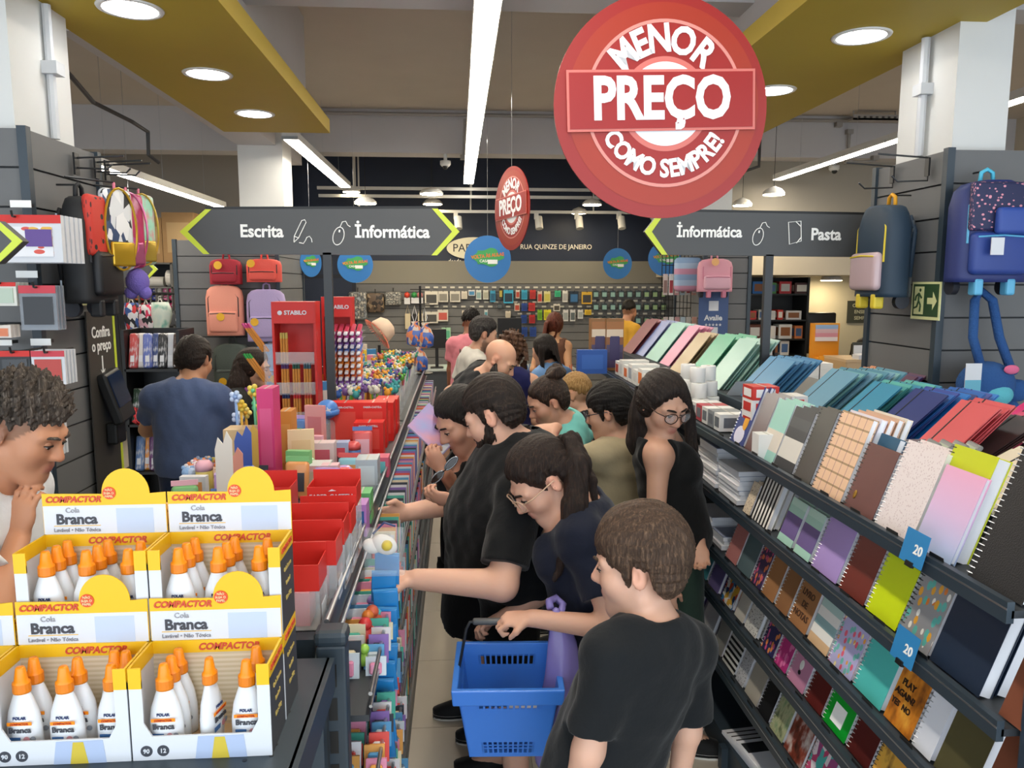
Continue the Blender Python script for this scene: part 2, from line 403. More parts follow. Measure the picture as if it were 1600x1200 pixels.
# ceiling track tubes across the back with spot heads
trackm = mat('#c9c9c6', .5)
for i, (py, Y) in enumerate(((296, 10.9), (308, 11.0), (331, 11.4))):
    z = P(800, py, Y).z
    e = E('lighting_track', (1.0, Y, z), 'pale ceiling track tube at the back, %s of three' % ['highest', 'middle', 'lowest'][i], 'track', 'pale tracks at the back')
    MB().bx(-2.9, 3.6, -.02, .02, -.02, .02).build('rail', trackm, e)
    for x in (-2.4, -.8, 1.0, 2.7): MB().cyl((x, 0, .02), (x, 0, ZC - z), .012, n=8).build('drop_rod', trackm, e)
for i, px in enumerate((543, 712, 838, 901, 967, 1020)):
    p = P(px, 336, 11.38); e = E('spotlight', p, 'white track spotlight pointing down, %s along the lowest track' % ['first', 'second', 'third', 'fourth', 'fifth', 'sixth'][i], 'spotlight', 'track spotlights at the back')
    MB().bx(-.03, .03, -.03, .03, -.06, .03).build('bracket', trackm, e); MB().cyl((.03, 0, -.03), (.04, -.06, -.2), .055, n=14).build('lamp_head', trackm, e)
# conduits
cond = mat('#9b9793', .6); condw = mat('#c9ccd0', .5); dk = mat('#3d3c3c', .5)
def conduit(pts, r, m, lab, clips=()):
    e = E('conduit', pts[0], lab, 'conduit'); o = Vector(pts[0])
    MB().tube([Vector(p) - o for p in pts], r, 8).build('pipe', m, e)
    for c in clips:
        MB().box(Vector(c) - o, (.07, .07, .05)).build('junction_box', m, e)
conduit([(-1.66, 3.42, 2.5), (-1.66, 3.42, 3.03)], .018, condw, 'white conduit on the side of the column by the glue side', [(-1.655, 3.42, 2.78)])
conduit([(2.17, 3.58, 2.5), (2.17, 3.58, 3.03)], .02, condw, 'white conduit on the column above the blue trolley backpack', [(2.175, 3.58, 2.8)])
conduit([(-1.9, 8.9, 3.78), (6.0, 8.9, 3.78)], .02, cond, 'grey conduit across the far beam', [P(729, 190, 8.9), P(1310, 195, 8.9)])
p = P(724, 246, 8.93); conduit([P(727, 190, 8.92), p], .016, cond, 'vertical grey conduit above the small camera dome', [p])
p = P(1325, 253, 8.9); conduit([P(1327, 206, 8.9), p, P(1367, 252, 8.9)], .018, cond, 'grey conduit with boxes by the notebook side camera dome', [P(1327, 206, 8.9), p, P(1367, 247, 8.9)])
conduit([(-1.95, 3.6, 3.15), P(146, 160, 5.2), P(206, 190, 5.6), P(231, 206, 5.9), P(232, 242, 5.9), P(248, 254, 6.0)], .014, dk, 'bent dark conduit under the ceiling by the glue side column')
conduit([(P(1187, 226, 8.5).x, 8.5, ZC), P(1187, 226, 8.5), P(1186, 260, 8.5), P(1150, 272, 8.6)], .018, dk, 'dark bent conduit beside the rim of the big red sign')
tr = E('cable_tray', P(1333, 187, 8.6), 'perforated grey cable tray under the ceiling', 'cable tray'); tw = .55
MB().bx(0, tw, 0, .12, 0, .02).bx(0, tw, 0, .004, 0, .06).build('channel', cond, tr)
for x in (.03, .52): MB().cyl((x, .06, .02), (x, .06, ZC - tr.location.z), .006, n=6).build('drop_rod', cond, tr)
for i in range(7): MB().bx(.05 + i * .07, .08 + i * .07, -.003, 0, .02, .04).build('slot', dk, tr)
for px, py, l in ((696, 260, 'over the aisle'), (1303, 267, 'near the notebook side column')):
    p = P(px, py, 9.0); e = E('camera_dome', p, 'small white security camera dome %s' % l, 'camera')
    MB().lathe([(.0, .06), (.06, .06), (.06, .02), (.045, 0), (0, 0)][::-1], 16).build('housing', whitem, e, True); MB().cyl((0, 0, .06), (0, 0, ZB - p.z + .003), .02, n=10).build('stem', whitem, e); MB().sph((0, -.015, -.005), .032, m=black).build('lens', None, e, True)
# big lettering on the navy wall
cream = mat('#e9e6da', .6)
lt = E('wall_lettering', P(869, 386, YB - .02), 'pale capital lettering RUA QUINZE DE JANEIRO on the navy wall', 'lettering')
text('letters', 'RUA QUINZE DE JANEIRO', FRONT((0, 0, 0)), .105, cream, lt, .01, sx=.93)
sg = E('shop_sign', P(735, 388, YB - .03), 'cream oval shop sign with dark lettering partly behind a red oval sign', 'sign')
MB().prism([(.42 * math.cos(t) + .05, 0, .17 * math.sin(t)) for t in np.linspace(0, 2 * PI, 33)[:-1]], (0, -.012, 0)).build('plate', mat('#d8d6c0', .6), sg)
text('letters', 'PAPEL', FRONT((-.05, -.015, -.0)), .17, mat('#2b2f35', .6), sg, .005)
text('caption', 'desde 1974', FRONT((-.15, -.01, -.2)), .09, cream, sg, .004, shear=.2)
# ================================================================== gondolas, signs
lime = mat('#c6d63a', .45); signm = mat('#4a4b4c', .5); whitep = mat('#f2f2ee', .5)
# ---- left gondola (pens)  x -1.02..-.23, y 1.62..6.8, deck 1.14
GLX0, GLX1, GLY0, GLY1, DECK = -1.02, -.25, 1.60, 6.8, 1.14
g = E('gondola_shelf', (-.64, 4.2, 0), 'long dark steel gondola with wire racks of pens along the aisle', 'shelving')
def L(x, y, z, o=(-.64, 4.2, 0)): return (x - o[0], y - o[1], z - o[2])
MB().bx(-.39, .425, -2.6, 2.6, 0, .14).build('base', steel, g)
MB().bx(-.02, .02, -2.6, 2.6, .14, 1.13).build('back_panel', darkm, g)
MB().bx(-.38, .335, -2.55, 2.6, 1.12, 1.14).build('deck', darkm, g)
MB().bx(.335, .35, -2.6, 2.6, 1.09, 1.165).build('front_rail', steel, g)
MB().cyl((.352, -2.6, 1.18), (.352, 2.6, 1.18), .006, n=8).build('chrome_rail', chrome, g)
MB().cyl((.358, -2.6, 1.10), (.358, 2.6, 1.10), .006, n=8).build('chrome_rail', chrome, g)
for y in (-2.58, -1.2, .1, 1.35, 2.6):
    u = MB().bx(-.02, .035, -.02, .02, 0, 1.14, T=Matrix.Translation((.29, y, 0))).build('upright', steel, g)
LSH = [(.95, .435), (.72, .438), (.49, .44), (.27, .44)]
for z, xf in LSH:
    MB().bx(.02, xf, -2.58, 2.6, z - .015, z).build('shelf', darkm, g)
    MB().cyl((xf + .004, -2.58, z + .05), (xf + .004, 2.6, z + .05), .005, n=8).build('chrome_rail', chrome, g)
    MB().cyl((xf + .004, -2.58, z + .02), (xf + .004, 2.6, z + .02), .004, n=8).build('chrome_rail', chrome, g)
    MB().bx(-.38, -.02, -2.58, 2.6, z - .015, z).build('shelf', darkm, g)
# near end upright with slots
up = E('slotted_upright', (-.272, 1.57, 0), 'slotted dark steel upright at the end of the pen gondola', 'upright')
MB().rbox((0, 0, .575), (.062, .05, 1.15), .006, 2).build('post', steel, up)
MB().rbox((0, 0, 1.165), (.07, .058, .035), .012, 2).build('end_cap', steel, up)
sm = MB().bx(-.009, .009, -.0262, -.0245, 0, .05).mesh('slot', black)
for i in range(14): ob('slot', sm, up, (.002, 0, 1.06 - i * .075))
# end cap shelf for the glue
ec = E('end_shelf', (-.72, 1.32, 0), 'dark steel end shelf that holds the white glue boxes', 'shelving')
MB().bx(-.75, .45, -.17, .2, 1.12, 1.138).build('shelf_top', steel, ec)
MB().bx(-.75, .45, -.18, -.165, 1.07, 1.138).build('front_lip', steel, ec)
MB().bx(.445, .46, -.18, .2, 1.07, 1.138).build('side_lip', steel, ec)
MB().bx(-.75, .44, .2, .22, 0, 1.12).build('back_panel', darkm, ec)
MB().bx(-.75, .44, -.17, .2, 0, .12).build('base', steel, ec)
MB().bx(-.75, .44, -.17, .2, .6, .62).build('shelf', steel, ec)
for x in (-.73, .42): MB().bx(x - .02, x + .02, .16, .2, 0, 1.12).build('upright', steel, ec)
hm_ = MB().lathe([(.001, 0), (.004, 0), (.004, .0006), (.001, .0006)], 10).mesh('rivet_hole', black)
for x, y in ((.41, -.1), (.41, -.13), (.37, -.14), (.41, .0)): ob('rivet_hole', hm_, ec, (x, y, 1.138))
# ---- right gondola (notebooks) x 1.02..2.1, y 1.36..6.6
RX = 1.02
RZ = [1.305, 1.07, .84, .65, .41]
gr = E('gondola_shelf', (1.57, 3.95, 0), 'dark steel gondola with five tiers of notebooks along the aisle', 'shelving')
Y0r, Y1r = -2.66, 2.65
MB().bx(-.53, .53, Y0r, Y1r, 0, .12).build('base', steel, gr)
MB().bx(-.02, .02, Y0r, Y1r, .12, 1.36).build('back_panel', darkm, gr)
for i, z in enumerate(RZ):
    d = .5 if i else .26
    MB().bx(-.55, -.55 + d, Y0r, Y1r, z - .02, z - .005).build('shelf', darkm, gr)
    MB().bx(-.56, -.545, Y0r, Y1r, z - .03, z + .012).build('price_rail', steel, gr)
    MB().bx(-.5605, -.56, Y0r, Y1r, z - .004, z + .0).build('rail_line', chrome, gr)
    MB().bx(.02, .5, Y0r, Y1r, z - .02, z - .005).build('shelf', darkm, gr)
MB().bx(-.28, .5, Y0r, Y1r, 1.34, 1.36).build('deck', darkm, gr)
MB().bx(-.29, -.27, Y0r, Y1r, 1.30, 1.37).build('deck_rail', steel, gr)
MB().bx(-.28, -.27, Y0r, Y1r, 1.07, 1.34).build('riser_panel', darkm, gr)
for y in (Y0r + .02, -1.2, .1, 1.4, Y1r - .02):
    MB().bx(-.555, -.515, y - .02, y + .02, 0, .1).bx(-.03, .03, y - .03, y + .03, 0, 1.36).build('upright', steel, gr)
pr = E('end_post', (1.075, 1.255, 0), 'dark blue steel end post in front of the nearest notebooks', 'upright')
MB().rbox((0, 0, .64), (.06, .05, 1.26), .008, 2).build('post', mat('#2c3a4a', .45), pr); MB().rbox((0, 0, 1.28), (.066, .056, .03), .01, 2).build('end_cap', steel, pr)
# ---- hanging aisle signs on posts
def aisle_sign(poly, Y, name_label, post_px, words, icons):
    pts = [P(x, y, Y) for x, y in poly]; c = sum(pts, Vector()) / len(pts)
    e = E('aisle_sign', (c.x, Y, c.z), name_label, 'sign', 'arrow shaped aisle signs')
    loc = [p - Vector((c.x, Y, c.z)) for p in pts]
    MB().prism(loc, (0, .03, 0)).build('plate', signm, e)
    MB().prism([loc[1] + Vector((0, 0, .0)), loc[2], loc[2] + Vector((0, 0, .012)), loc[1] + Vector((0, 0, .012))], (0, .03, 0)).build('top_edge', black, e)
    for (a, t, b) in ((1, 0, 5), (2, 3, 4)):
        sgn = 1 if t == 0 else -1; w_ = Vector((sgn * .028, 0, 0)); f = Vector((0, -.003, 0))
        MB().prism([loc[a] + f, loc[t] + f, loc[b] + f, loc[b] + w_ + f, loc[t] + w_ * 1.3 + f, loc[a] + w_ + f], (0, .003, 0)).build('chevron', lime, e)
    for s, px, py, sz in words:
        q = P(px, py, Y) - Vector((c.x, Y, c.z)); text('lettering', s, FRONT((q.x, -.004, q.z)), sz, whitep, e, .028, sx=.92)
    for kind, px, py in icons:
        q = P(px, py, Y) - Vector((c.x, Y, c.z)); q.y = -.004; r = .0022
        ic = MB()
        if kind == 'mouse':
            ic.tube([q + Vector((.026 * math.cos(t) + .008 * math.sin(t), 0, .042 * math.sin(t) - .012)) for t in np.linspace(0, 2 * PI, 25)[:-1]], r, 6, closed=True)
            ic.tube([q + Vector((.008, 0, .03)), q + Vector((.02, 0, .055)), q + Vector((.036, 0, .058)), q + Vector((.045, 0, .04)), q + Vector((.058, 0, .032))], r, 6)
            ic.cyl(q + Vector((.004, 0, .006)), q + Vector((.006, 0, .018)), .004, n=8)
        elif kind == 'pen':
            ic.tube([q + Vector(v) for v in ((-.036, 0, -.05), (-.034, 0, -.022), (.004, 0, .052), (.018, 0, .056), (.024, 0, .044), (-.014, 0, -.03), (-.036, 0, -.05), (-.036, 0, -.04))], r, 6)
            ic.tube([q + Vector((-.034, 0, -.022)), q + Vector((-.014, 0, -.03))], r, 6)
            ic.tube([q + Vector(v) for v in ((-.012, 0, -.052), (.008, 0, -.056), (.018, 0, -.042), (.026, 0, -.026), (.038, 0, -.022), (.047, 0, -.034), (.049, 0, -.05))], r, 6)
        else:
            ic.tube([q + Vector(v) for v in ((-.034, 0, .052), (.03, 0, .058), (.036, 0, -.04), (-.024, 0, -.056))], r * 1.2, 6, closed=True)
            ic.tube([q + Vector(v) for v in ((.004, 0, .056), (.032, 0, .03))], r, 6).tube([q + Vector(v) for v in ((.012, 0, -.05), (.036, 0, -.02))], r, 6)
        ic.build('icon', whitep, e)
    q = P(post_px, 400, Y); x = q.x - c.x
    MB().bx(x - .02, x + .02, .0, .03, (1.141 if c.x < 0 else 1.361) - c.z, min(p_.z for p_ in loc) + .012).build('post', mat('#26282b', .4), e)
    return e
SY = 3.8
aisle_sign([(281, 362), (321, 327), (684, 326), (718, 362), (683, 399), (318, 397)], SY, 'dark arrow shaped aisle sign reading Escrita and Informatica', 511,
           [('Escrita', 409, 362, .082), ('İnformática', 613, 363, .082)], [('pen', 471, 362), ('mouse', 529, 365)])
aisle_sign([(1007, 362), (1032, 330), (1376, 336), (1411, 366), (1380, 402), (1034, 398)], SY, 'dark arrow shaped aisle sign reading Informatica and Pasta', 1203,
           [('İnformática', 1108, 363, .076), ('Pasta', 1290, 367, .082)], [('mouse', 1184, 366), ('folder', 1241, 364)])
# third sign, cut by the frame edge on the glue side
e = E('aisle_sign', P(-60, 375, 2.1), 'tip of a dark arrow sign with lime edge at the frame border', 'sign', 'arrow shaped aisle signs')
q0 = Vector(e.location); lp = [P(x, y, 2.1) - q0 for x, y in ((-200, 330), (-2, 345), (36, 377), (-2, 412), (-200, 420))]
MB().prism(lp, (0, .03, 0)).build('plate', signm, e)
f = Vector((0, -.003, 0)); w_ = Vector((-.02, 0, 0)); MB().prism([lp[1] + f, lp[1] + w_ + f, lp[2] + w_ * 1.3 + f, lp[3] + w_ + f, lp[3] + f, lp[2] + f], (0, .003, 0)).build('chevron', lime, e)
MB().cyl((-.02, .015, .05), (-.02, .015, 1.2), .002, n=5).build('wire', chrome, e)
# small arrow signs far on the fabric side
for (px, py, Y, l) in ((240, 421, 7.2, 'beside the hanging pencil bags'), (476, 421, 9.6, 'beyond the red pencil display')):
    c = P(px, py, Y); e = E('aisle_sign', c, 'small far lime edged arrow sign %s' % l, 'sign', 'arrow shaped aisle signs'); k = Y / FPX
    lp = [Vector((x * k, 0, z * k)) for x, z in ((-60, 12), (-8, 14), (6, 0), (-8, -14), (-60, -12))]
    MB().prism(lp, (0, .02, 0)).build('plate', signm, e); w_ = Vector((-5 * k, 0, 0)); f = Vector((0, -.004, 0))
    MB().prism([lp[1] + f, lp[1] + w_ + f, lp[2] + w_ * 1.3 + f, lp[3] + w_ + f, lp[3] + f, lp[2] + f], (0, .004, 0)).build('chevron', lime, e)
    MB().cyl((-30 * k, 0, 0), (-30 * k, 0, ZC - c.z), .002, n=5).build('wire', chrome, e)
# ---- the big red price sign and its far twin
redm = patt('cloud', ['#b32a2c', '#bd3028', '#c2402a'], 1.2, .45)
def price_sign(loc, rz, R, label, wire):
    e = E('price_sign', loc, label, 'sign', 'round red price signs', (0, 0, rz)); u = R / 167.0
    def disc(r, y0, y1, cx=0, cz=0, n=72): return MB().prism([(cx + r * math.cos(t), y0, cz + r * math.sin(t)) for t in np.linspace(0, 2 * PI, n + 1)[:-1]], (0, y1 - y0, 0))
    disc(R, 0, .006).build('disc', mat('#901a15', .4), e)
    def ann(r0, r1, y, cx, cz, m, name):
        n = 72; vs = []; fs = []
        for i in range(n):
            t = 2 * PI * i / n
            for r in (r0, r1): vs.append((cx + r * math.cos(t), y, cz + r * math.sin(t)))
        for i in range(n): j = (i + 1) % n; fs.append((2 * i, 2 * i + 1, 2 * j + 1, 2 * j))
        MB().add(vs, fs).prism([(0, y + .0004, 0)] * 3, (0, 0, 0)).build(name, m, e) if False else MB().add(vs, fs).build(name, m, e)
    cx, cz = 5 * u, 4 * u
    ann(118 * u, 150 * u, -.0008, cx * .6, cz * .5, mat('#992a12', .4), 'orange_band')
    ann(0.5 * u, 122 * u, -.0016, cx, cz, mat('#941914', .4), 'inner_field')
    ann(119 * u, 124 * u, -.0024, cx, cz, mat('#cf857c', .4), 'pale_ring')
    ann(0.5 * u, 70 * u, -.0024, cx, cz, mat('#c86a62', .4), 'pink_ring'); ann(.5 * u, 62 * u, -.0032, cx, cz, mat('#e3e6ea', .4), 'white_core')
    ba = math.radians(2); bz = 9 * u
    def rot(x, z): return (x * math.cos(ba) - z * math.sin(ba) - 1 * u, z * math.cos(ba) + x * math.sin(ba) + bz)
    def bar(w_, h_, y, m, nm):
        MB().prism([(rot(a * w_, b * h_)[0], y, rot(a * w_, b * h_)[1]) for a, b in ((-1, -1), (1, -1), (1, 1), (-1, 1))], (0, .002, 0)).build(nm, m, e)
    bar(147 * u, 45 * u, -.008, mat('#c86a62', .4), 'bar_border'); bar(143 * u, 41 * u, -.0095, mat('#931412', .4), 'bar')
    T = Matrix.Translation((-1 * u, -.0105, bz)) @ Matrix.Rotation(-ba, 4, 'Y') @ FRONT((0, 0, 0))
    text('lettering', 'PREÇO', T, 86 * u, mat('#eceef2', .4), e, .035, sx=.80)
    def arc(word, r, a0, a1, size, flip, nm):
        ws = []
        for ch in word:
            me = text_mesh(ch if ch != ' ' else 'i', size, .035, .0006, 0, 'CENTER', .85); xs = [v.co.x for v in me.vertices]; ws.append(max(xs) - min(xs) + size * .07)
        tot = sum(ws); acc = 0; mb = MB(); holder = None
        for ch, w2 in zip(word, ws):
            t = (acc + w2 / 2) / tot; acc += w2; a = a0 + (a1 - a0) * t
            if ch == ' ': continue
            px, pz = cx + r * math.cos(a), cz + r * math.sin(a); ro = a - PI / 2 if not flip else a + PI / 2
            Tm = Matrix.Translation((px, -.0035, pz)) @ Matrix.Rotation(-ro, 4, 'Y') @ FRONT((0, 0, 0))
            o = text(nm, ch, Tm, size, mat('#eceef2', .4), e, .035, sx=.85)
    arc('MENOR', 94 * u, math.radians(144), math.radians(43), 56 * u, False, 'letter')
    arc('COMO SEMPRE!', 97 * u, math.radians(207), math.radians(332), 37 * u, True, 'letter')
    MB().cyl((0, .003, R), (0, .003, wire - loc[2]), .0015, n=5).build('wire', chrome, e)
price_sign(P(1034, 167, 2.2), math.radians(2), 167 * 2.2 / FPX, 'big round red price sign hanging in front of the yellow band', ZC)
price_sign(P(799, 326, 5.7), math.radians(-69), 63 * 5.7 / FPX, 'small turned round red price sign under the central strip light', ZC)
# ---- blue round back-to-school discs
blued = mat('#2f78bd', .5); greend = mat('#3fa35a', .5); orng = mat('#e0793c', .5)
for i, (px, py, r, Y, rz, l) in enumerate(((762, 405, 36, 7.4, 0, 'below the small red oval sign'), (555, 414, 27, 8.6, 0, 'hanging over the red pencil displays'), (965, 412, 24, 9.4, 10, 'above the man in yellow'), (1041, 404, 28, 8.0, -15, 'touching the arrow sign near the pink backpack'), (486, 410, 22, 8.2, 55, 'turned sideways beside the sign post'))):
    c = P(px, py, Y); R = r * Y / FPX; e = E('round_sign', c, 'blue round hanging sign with green cloud %s' % l, 'sign', 'blue round hanging signs', (0, 0, math.radians(rz)))
    MB().prism([(R * math.cos(t), 0, R * math.sin(t)) for t in np.linspace(0, 2 * PI, 41)[:-1]], (0, .005, 0)).build('disc', blued, e)
    cl = MB()
    cl.prism([((.62 + .10 * math.cos(6 * t)) * R * math.cos(t), -.004, (.36 + .06 * math.cos(5 * t)) * R * math.sin(t) + .08 * R) for t in np.linspace(0, 2 * PI, 41)[:-1]], (0, .004, 0)); cl.build('cloud', greend, e)
    T = Matrix.Translation((0, -.005, .14 * R)) @ Matrix.Rotation(math.radians(-6), 4, 'Y') @ FRONT((0, 0, 0))
    text('lettering', 'VOLTA ÀS AULAS', T, R * .2, orng, e, .04, sx=.9)
    T2 = Matrix.Translation((-.15 * R, -.005, -.08 * R)) @ FRONT((0, 0, 0)); text('lettering', 'CASA', T2, R * .16, whitep, e, .02)
    MB().bx(-.0 * R, .42 * R, -.006, -.004, -.2 * R, -.02 * R).build('white_sticker', whitep, e)
    MB().cyl((0, .002, R), (0, .002, ZC - c.z), .0012, n=5).build('wire', chrome, e)
# ---- emergency exit signs on the columns
glow = mat('#d9dba2', .5); exitg = mat('#2d4a2c', .5)
def exit_sign(org, right, label, arrow_left):
    e = E('exit_sign', org, label, 'sign', 'green running man exit signs'); e.matrix_world = frame(right, (0, 0, 1), org)
    w_, h_ = .215, .17
    MB().bx(-w_ / 2, w_ / 2, -h_ / 2, h_ / 2, 0, .004).build('plate', glow, e)
    MB().bx(-w_ / 2 + .012, w_ / 2 - .012, -h_ / 2 + .014, h_ / 2 - .01, .004, .005).build('field', exitg, e)
    s = -1 if arrow_left else 1
    ar = [(.015, -.014), (.055, -.014), (.055, -.04), (.085, 0), (.055, .04), (.055, .014), (.015, .014)]
    MB().prism([(s * x - s * .0, y, .005) for x, y in ar], (0, 0, .001)).build('arrow', glow, e)
    dx = -s * .048
    MB().bx(dx - .036, dx + .036, -.062, .064, .005, .0055).build('doorway', glow, e)
    mm = MB().sph((dx + s * .008, .048, .006), (.008, .008, .001)); f = .0062
    for a, b in (((0, .036), (.0, .0)), ((0, .032), (.022, .012)), ((0, .032), (-.02, .02)), ((-.02, .02), (-.026, .0)), ((0, .0), (.016, -.022)), ((.016, -.022), (.012, -.05)), ((0, 0), (-.012, -.028)), ((-.012, -.028), (-.034, -.034))):
        mm.cyl((dx + s * a[0], a[1], f), (dx + s * b[0], b[1], f), .0045, n=6)
    mm.build('running_figure', exitg, e)
p = PXp(126, 446, -1.6); exit_sign((-1.598, p.y, p.z), (0, 1, 0), 'green exit sign with arrow pointing towards the boy in white', True)
p = PXp(1448, 470, 2.12); exit_sign((2.118, p.y, p.z), (0, -1, 0), 'green exit sign with arrow pointing at the plush bag', False)
# ---- price check panel on the column side
a = PXp(131, 487, -1.6); b = PXp(181, 690, -1.6); y0 = a.y; y1 = PXp(174, 487, -1.6).y
e = E('price_check_panel', (-1.598, (y0 + y1) / 2, 1.2), 'dark price check panel reading Confira o preco on the column side', 'panel'); hw = (y1 - y0) / 2
MB().bx(0, .006, -hw, hw, -.9, a.z - 1.2).build('board', mat('#3a3733', .5), e)
MB().bx(0, .008, hw - .016, hw + .004, -.9, a.z - 1.2).build('lime_edge', lime, e)
for s, py in (('Confira', 519), ('o preço', 540)):
    z = PXp(155, py, -1.6).z - 1.2; text('lettering', s, frame((0, 1, 0), (0, 0, 1), (.008, -.01, z)), .068, whitep, e, .02, sx=.85)
z = PXp(156, 570, -1.6).z - 1.2; MB().bx(.006, .008, -.014, -.006, -.04, .04, T=Matrix.Translation((0, 0, z))).prism([(.006, -.03, z - .02), (.006, -.01, z - .05), (.006, .01, z - .02), (.006, -.01, z - .035)], (.002, 0, 0)).build('arrow', whitep, e)
z = PXp(170, 620, -1.6).z
sc = E('price_scanner', (-1.585, (y0 + y1) / 2 + .02, z), 'black price scanner with dark screen on the column side', 'scanner'); T = Matrix.Rotation(math.radians(-14), 4, 'Y') @ Matrix.Rotation(math.radians(8), 4, 'X')
MB().rbox((.03, 0, 0), (.05, .16, .24), .012, 2, T=T).build('body', black, sc); MB().box((.058, 0, .03), (.006, .135, .15), T=T).build('screen', mat('#1a2740', .08), sc); MB().rbox((.02, 0, -.16), (.05, .1, .1), .01, 2).build('barcode_reader', black, sc)
# ================================================================== notebooks and folders on the right gondola
pagem = mat('#e6e7ec', .8, key='pages'); coilm = mat('#c9ccd2', .35, metal=.7); coilk = mat('#1b1b1d', .4); elas = mat('#24262a', .6)
_SP = {}
def spiral_mesh(h, r, m):
    k = (round(h, 2), round(r, 3), m.name)
    if k not in _SP:
        mb = MB(); n = max(8, int(h / .0125))
        for i in range(n):
            z = .008 + (h - .016) * i / (n - 1)
            mb.tube([(r * math.cos(t), r * math.sin(t), z) for t in np.linspace(0, 2 * PI, 9)[:-1]], .0013, 4, closed=True)
        _SP[k] = mb.mesh('spiral_binding', m)
    return _SP[k]
_NB = {}
def notebook(X, Yf, Yn, z, h, t, n, cov, lab, spiral='c', lean=20, grp=None, step=None, alt=None, name='notebook', cat='notebook', band=None, elastic=False):
    """n notebooks one behind the other; cover towards the aisle; spine at the far side"""
    w_ = Yf - Yn; yc = (Yf + Yn) / 2; a = math.radians(lean); step = step or t / math.cos(a) + .006; outs = []
    for i in range(n):
        cm = cov if not (alt and i) else alt[(i - 1) % len(alt)]
        key = (round(w_, 3), round(h, 3), round(t, 3), cm.name, spiral, name)
        if key not in _NB:
            fr = MB().bx(0, .0016, -w_ / 2, w_ / 2, 0, h).mesh('front_cover', cm)
            pg = MB().bx(.0016, t - .0016, -w_ / 2 + .003, w_ / 2 - .003, .003, h - .003).mesh('pages', pagem)
            bc = MB().bx(t - .0016, t, -w_ / 2, w_ / 2, 0, h).mesh('back_cover', cm)
            _NB[key] = (fr, pg, bc)
        fr, pg, bc = _NB[key]
        l = lab if n == 1 or i == 0 else lab.replace(' with ', ' having ', 1)
        if i: l = ('%s behind %s' % (['', 'second', 'third', 'fourth', 'fifth', 'sixth', 'seventh', 'eighth', 'ninth', 'tenth'][min(i, 9)], lab))
        ws = l.split(); l = ' '.join(ws[:16])
        e = E(name, (X + i * step, yc, z + .0005), l, cat, grp, (0, a, 0))
        ob('front_cover', fr, e); ob('pages', pg, e); ob('back_cover', bc, e)
        if spiral: ob('spiral_binding', spiral_mesh(h, t / 2 + .003, coilm if spiral == 'c' else coilk), e, (t / 2, w_ / 2 - .001, 0))
        if band and i < 2: MB().bx(-.0006, 0, -w_ / 2, w_ / 2, h * band[1], h * band[2]).build('paper_band', band[0], e)
        if elastic: MB().bx(-.001, 0, -w_ / 2 + .015, -w_ / 2 + .021, 0, h).build('elastic', elas, e)
        outs.append(e)
    return outs
def nb(si, x0, x1, h, n, t, cov, what, **kw):
    z = RZ[si]; X = kw.pop('X', 1.045); return notebook(X, YX(x0, X, z), YX(x1, X, z), z, h, t, n, cov, what, grp='notebooks on the aisle gondola', **kw)
TIER = ['top', 'second', 'third', 'fourth', 'fifth']
def words(T, s): return '%s on the %s notebook tier' % (s, TIER[T])
# tier 1
r_ = nb(0, 1140, 1160, .235, 2, .014, card('#3c4a86'), words(0, 'blue spiral notebook with yellow figure'))
MB().sph((-.001, -.02, .09), (.0008, .022, .04)).build('print_shape', card('#e0a030'), r_[0]); MB().sph((-.001, .0, .035), (.0008, .045, .035)).build('print_shape', card('#dcdcf0'), r_[0])
nb(0, 1163, 1181, .22, 3, .016, patt('grad', ['#6b4a48', '#8a7f80', '#a8a5a5'], 1), words(0, 'film wrapped grey brown planner'), spiral=None)
nb(0, 1183, 1206, .215, 3, .018, patt('blocks', ['#9fd0c4', '#d8cfc2', '#d8cfc2', '#9fd0c4', '#9fd0c4', '#9fd0c4'], 1), words(0, 'mint diary with cream paper band'), spiral=None)
nb(0, 1208, 1236, .21, 4, .018, patt('blocks', ['#3b3d40', '#d5d2cb', '#d5d2cb', '#4a4c4e', '#55585a', '#4a4c4e'], 1), words(0, 'dark grey diary with wide white band'), spiral=None)
nb(0, 1240, 1264, .235, 2, .012, mat('#54534f', .25), words(0, 'smoky grey covered notebook beside the plaid one'), spiral='k')
nb(0, 1268, 1312, .245, 5, .017, patt('plaid', ['#e3bd9c', '#b98f86', '#b9b7a6'], 7), words(0, 'beige plaid spiral notebook'), spiral='k', alt=[card('#d8d3e0'), card('#cfa58c'), card('#caa68e'), card('#d9d2c6')])
r_ = nb(0, 1318, 1362, .185, 1, .03, mat('#6b4440', .4, noise=.08), words(0, 'brown leather look spiral notebook with gold mark'), spiral='k')
MB().sph((-.001, .04, .04), (.0008, .008, .012)).build('gold_mark', mat('#b08a3a', .3, metal=.8), r_[0])
nb(0, 1322, 1360, .205, 1, .02, card('#2f5a78'), words(0, 'teal blue notebook behind the brown one'), spiral=None, X=1.085)
nb(0, 1366, 1422, .225, 2, .024, patt('dots', ['#e3d8d8', '#c9b7b9'], 30), words(0, 'pale speckled spiral notebook'))
nb(0, 1426, 1484, .20, 1, .012, patt('grad', ['#a9c0e0', '#d9b9dd', '#e7a9c9'], 1), words(0, 'pink and lilac shaded notebook'), spiral=None)
nb(0, 1428, 1490, .245, 1, .034, card('#c3cc1e'), words(0, 'yellow covered thick notebook behind the lilac one'), spiral='k', X=1.062)
r_ = nb(0, 1512, 1596, .315, 2, .02, mat('#232325', .5, bump=.2, bscale=300), words(0, 'large black spiral sketchbook nearest the post'))
text('lettering', 'Canson', frame((0, -1, 0), (0, 0, 1), (-.0012, -.02, .2)), .022, whitep, r_[0], .01)
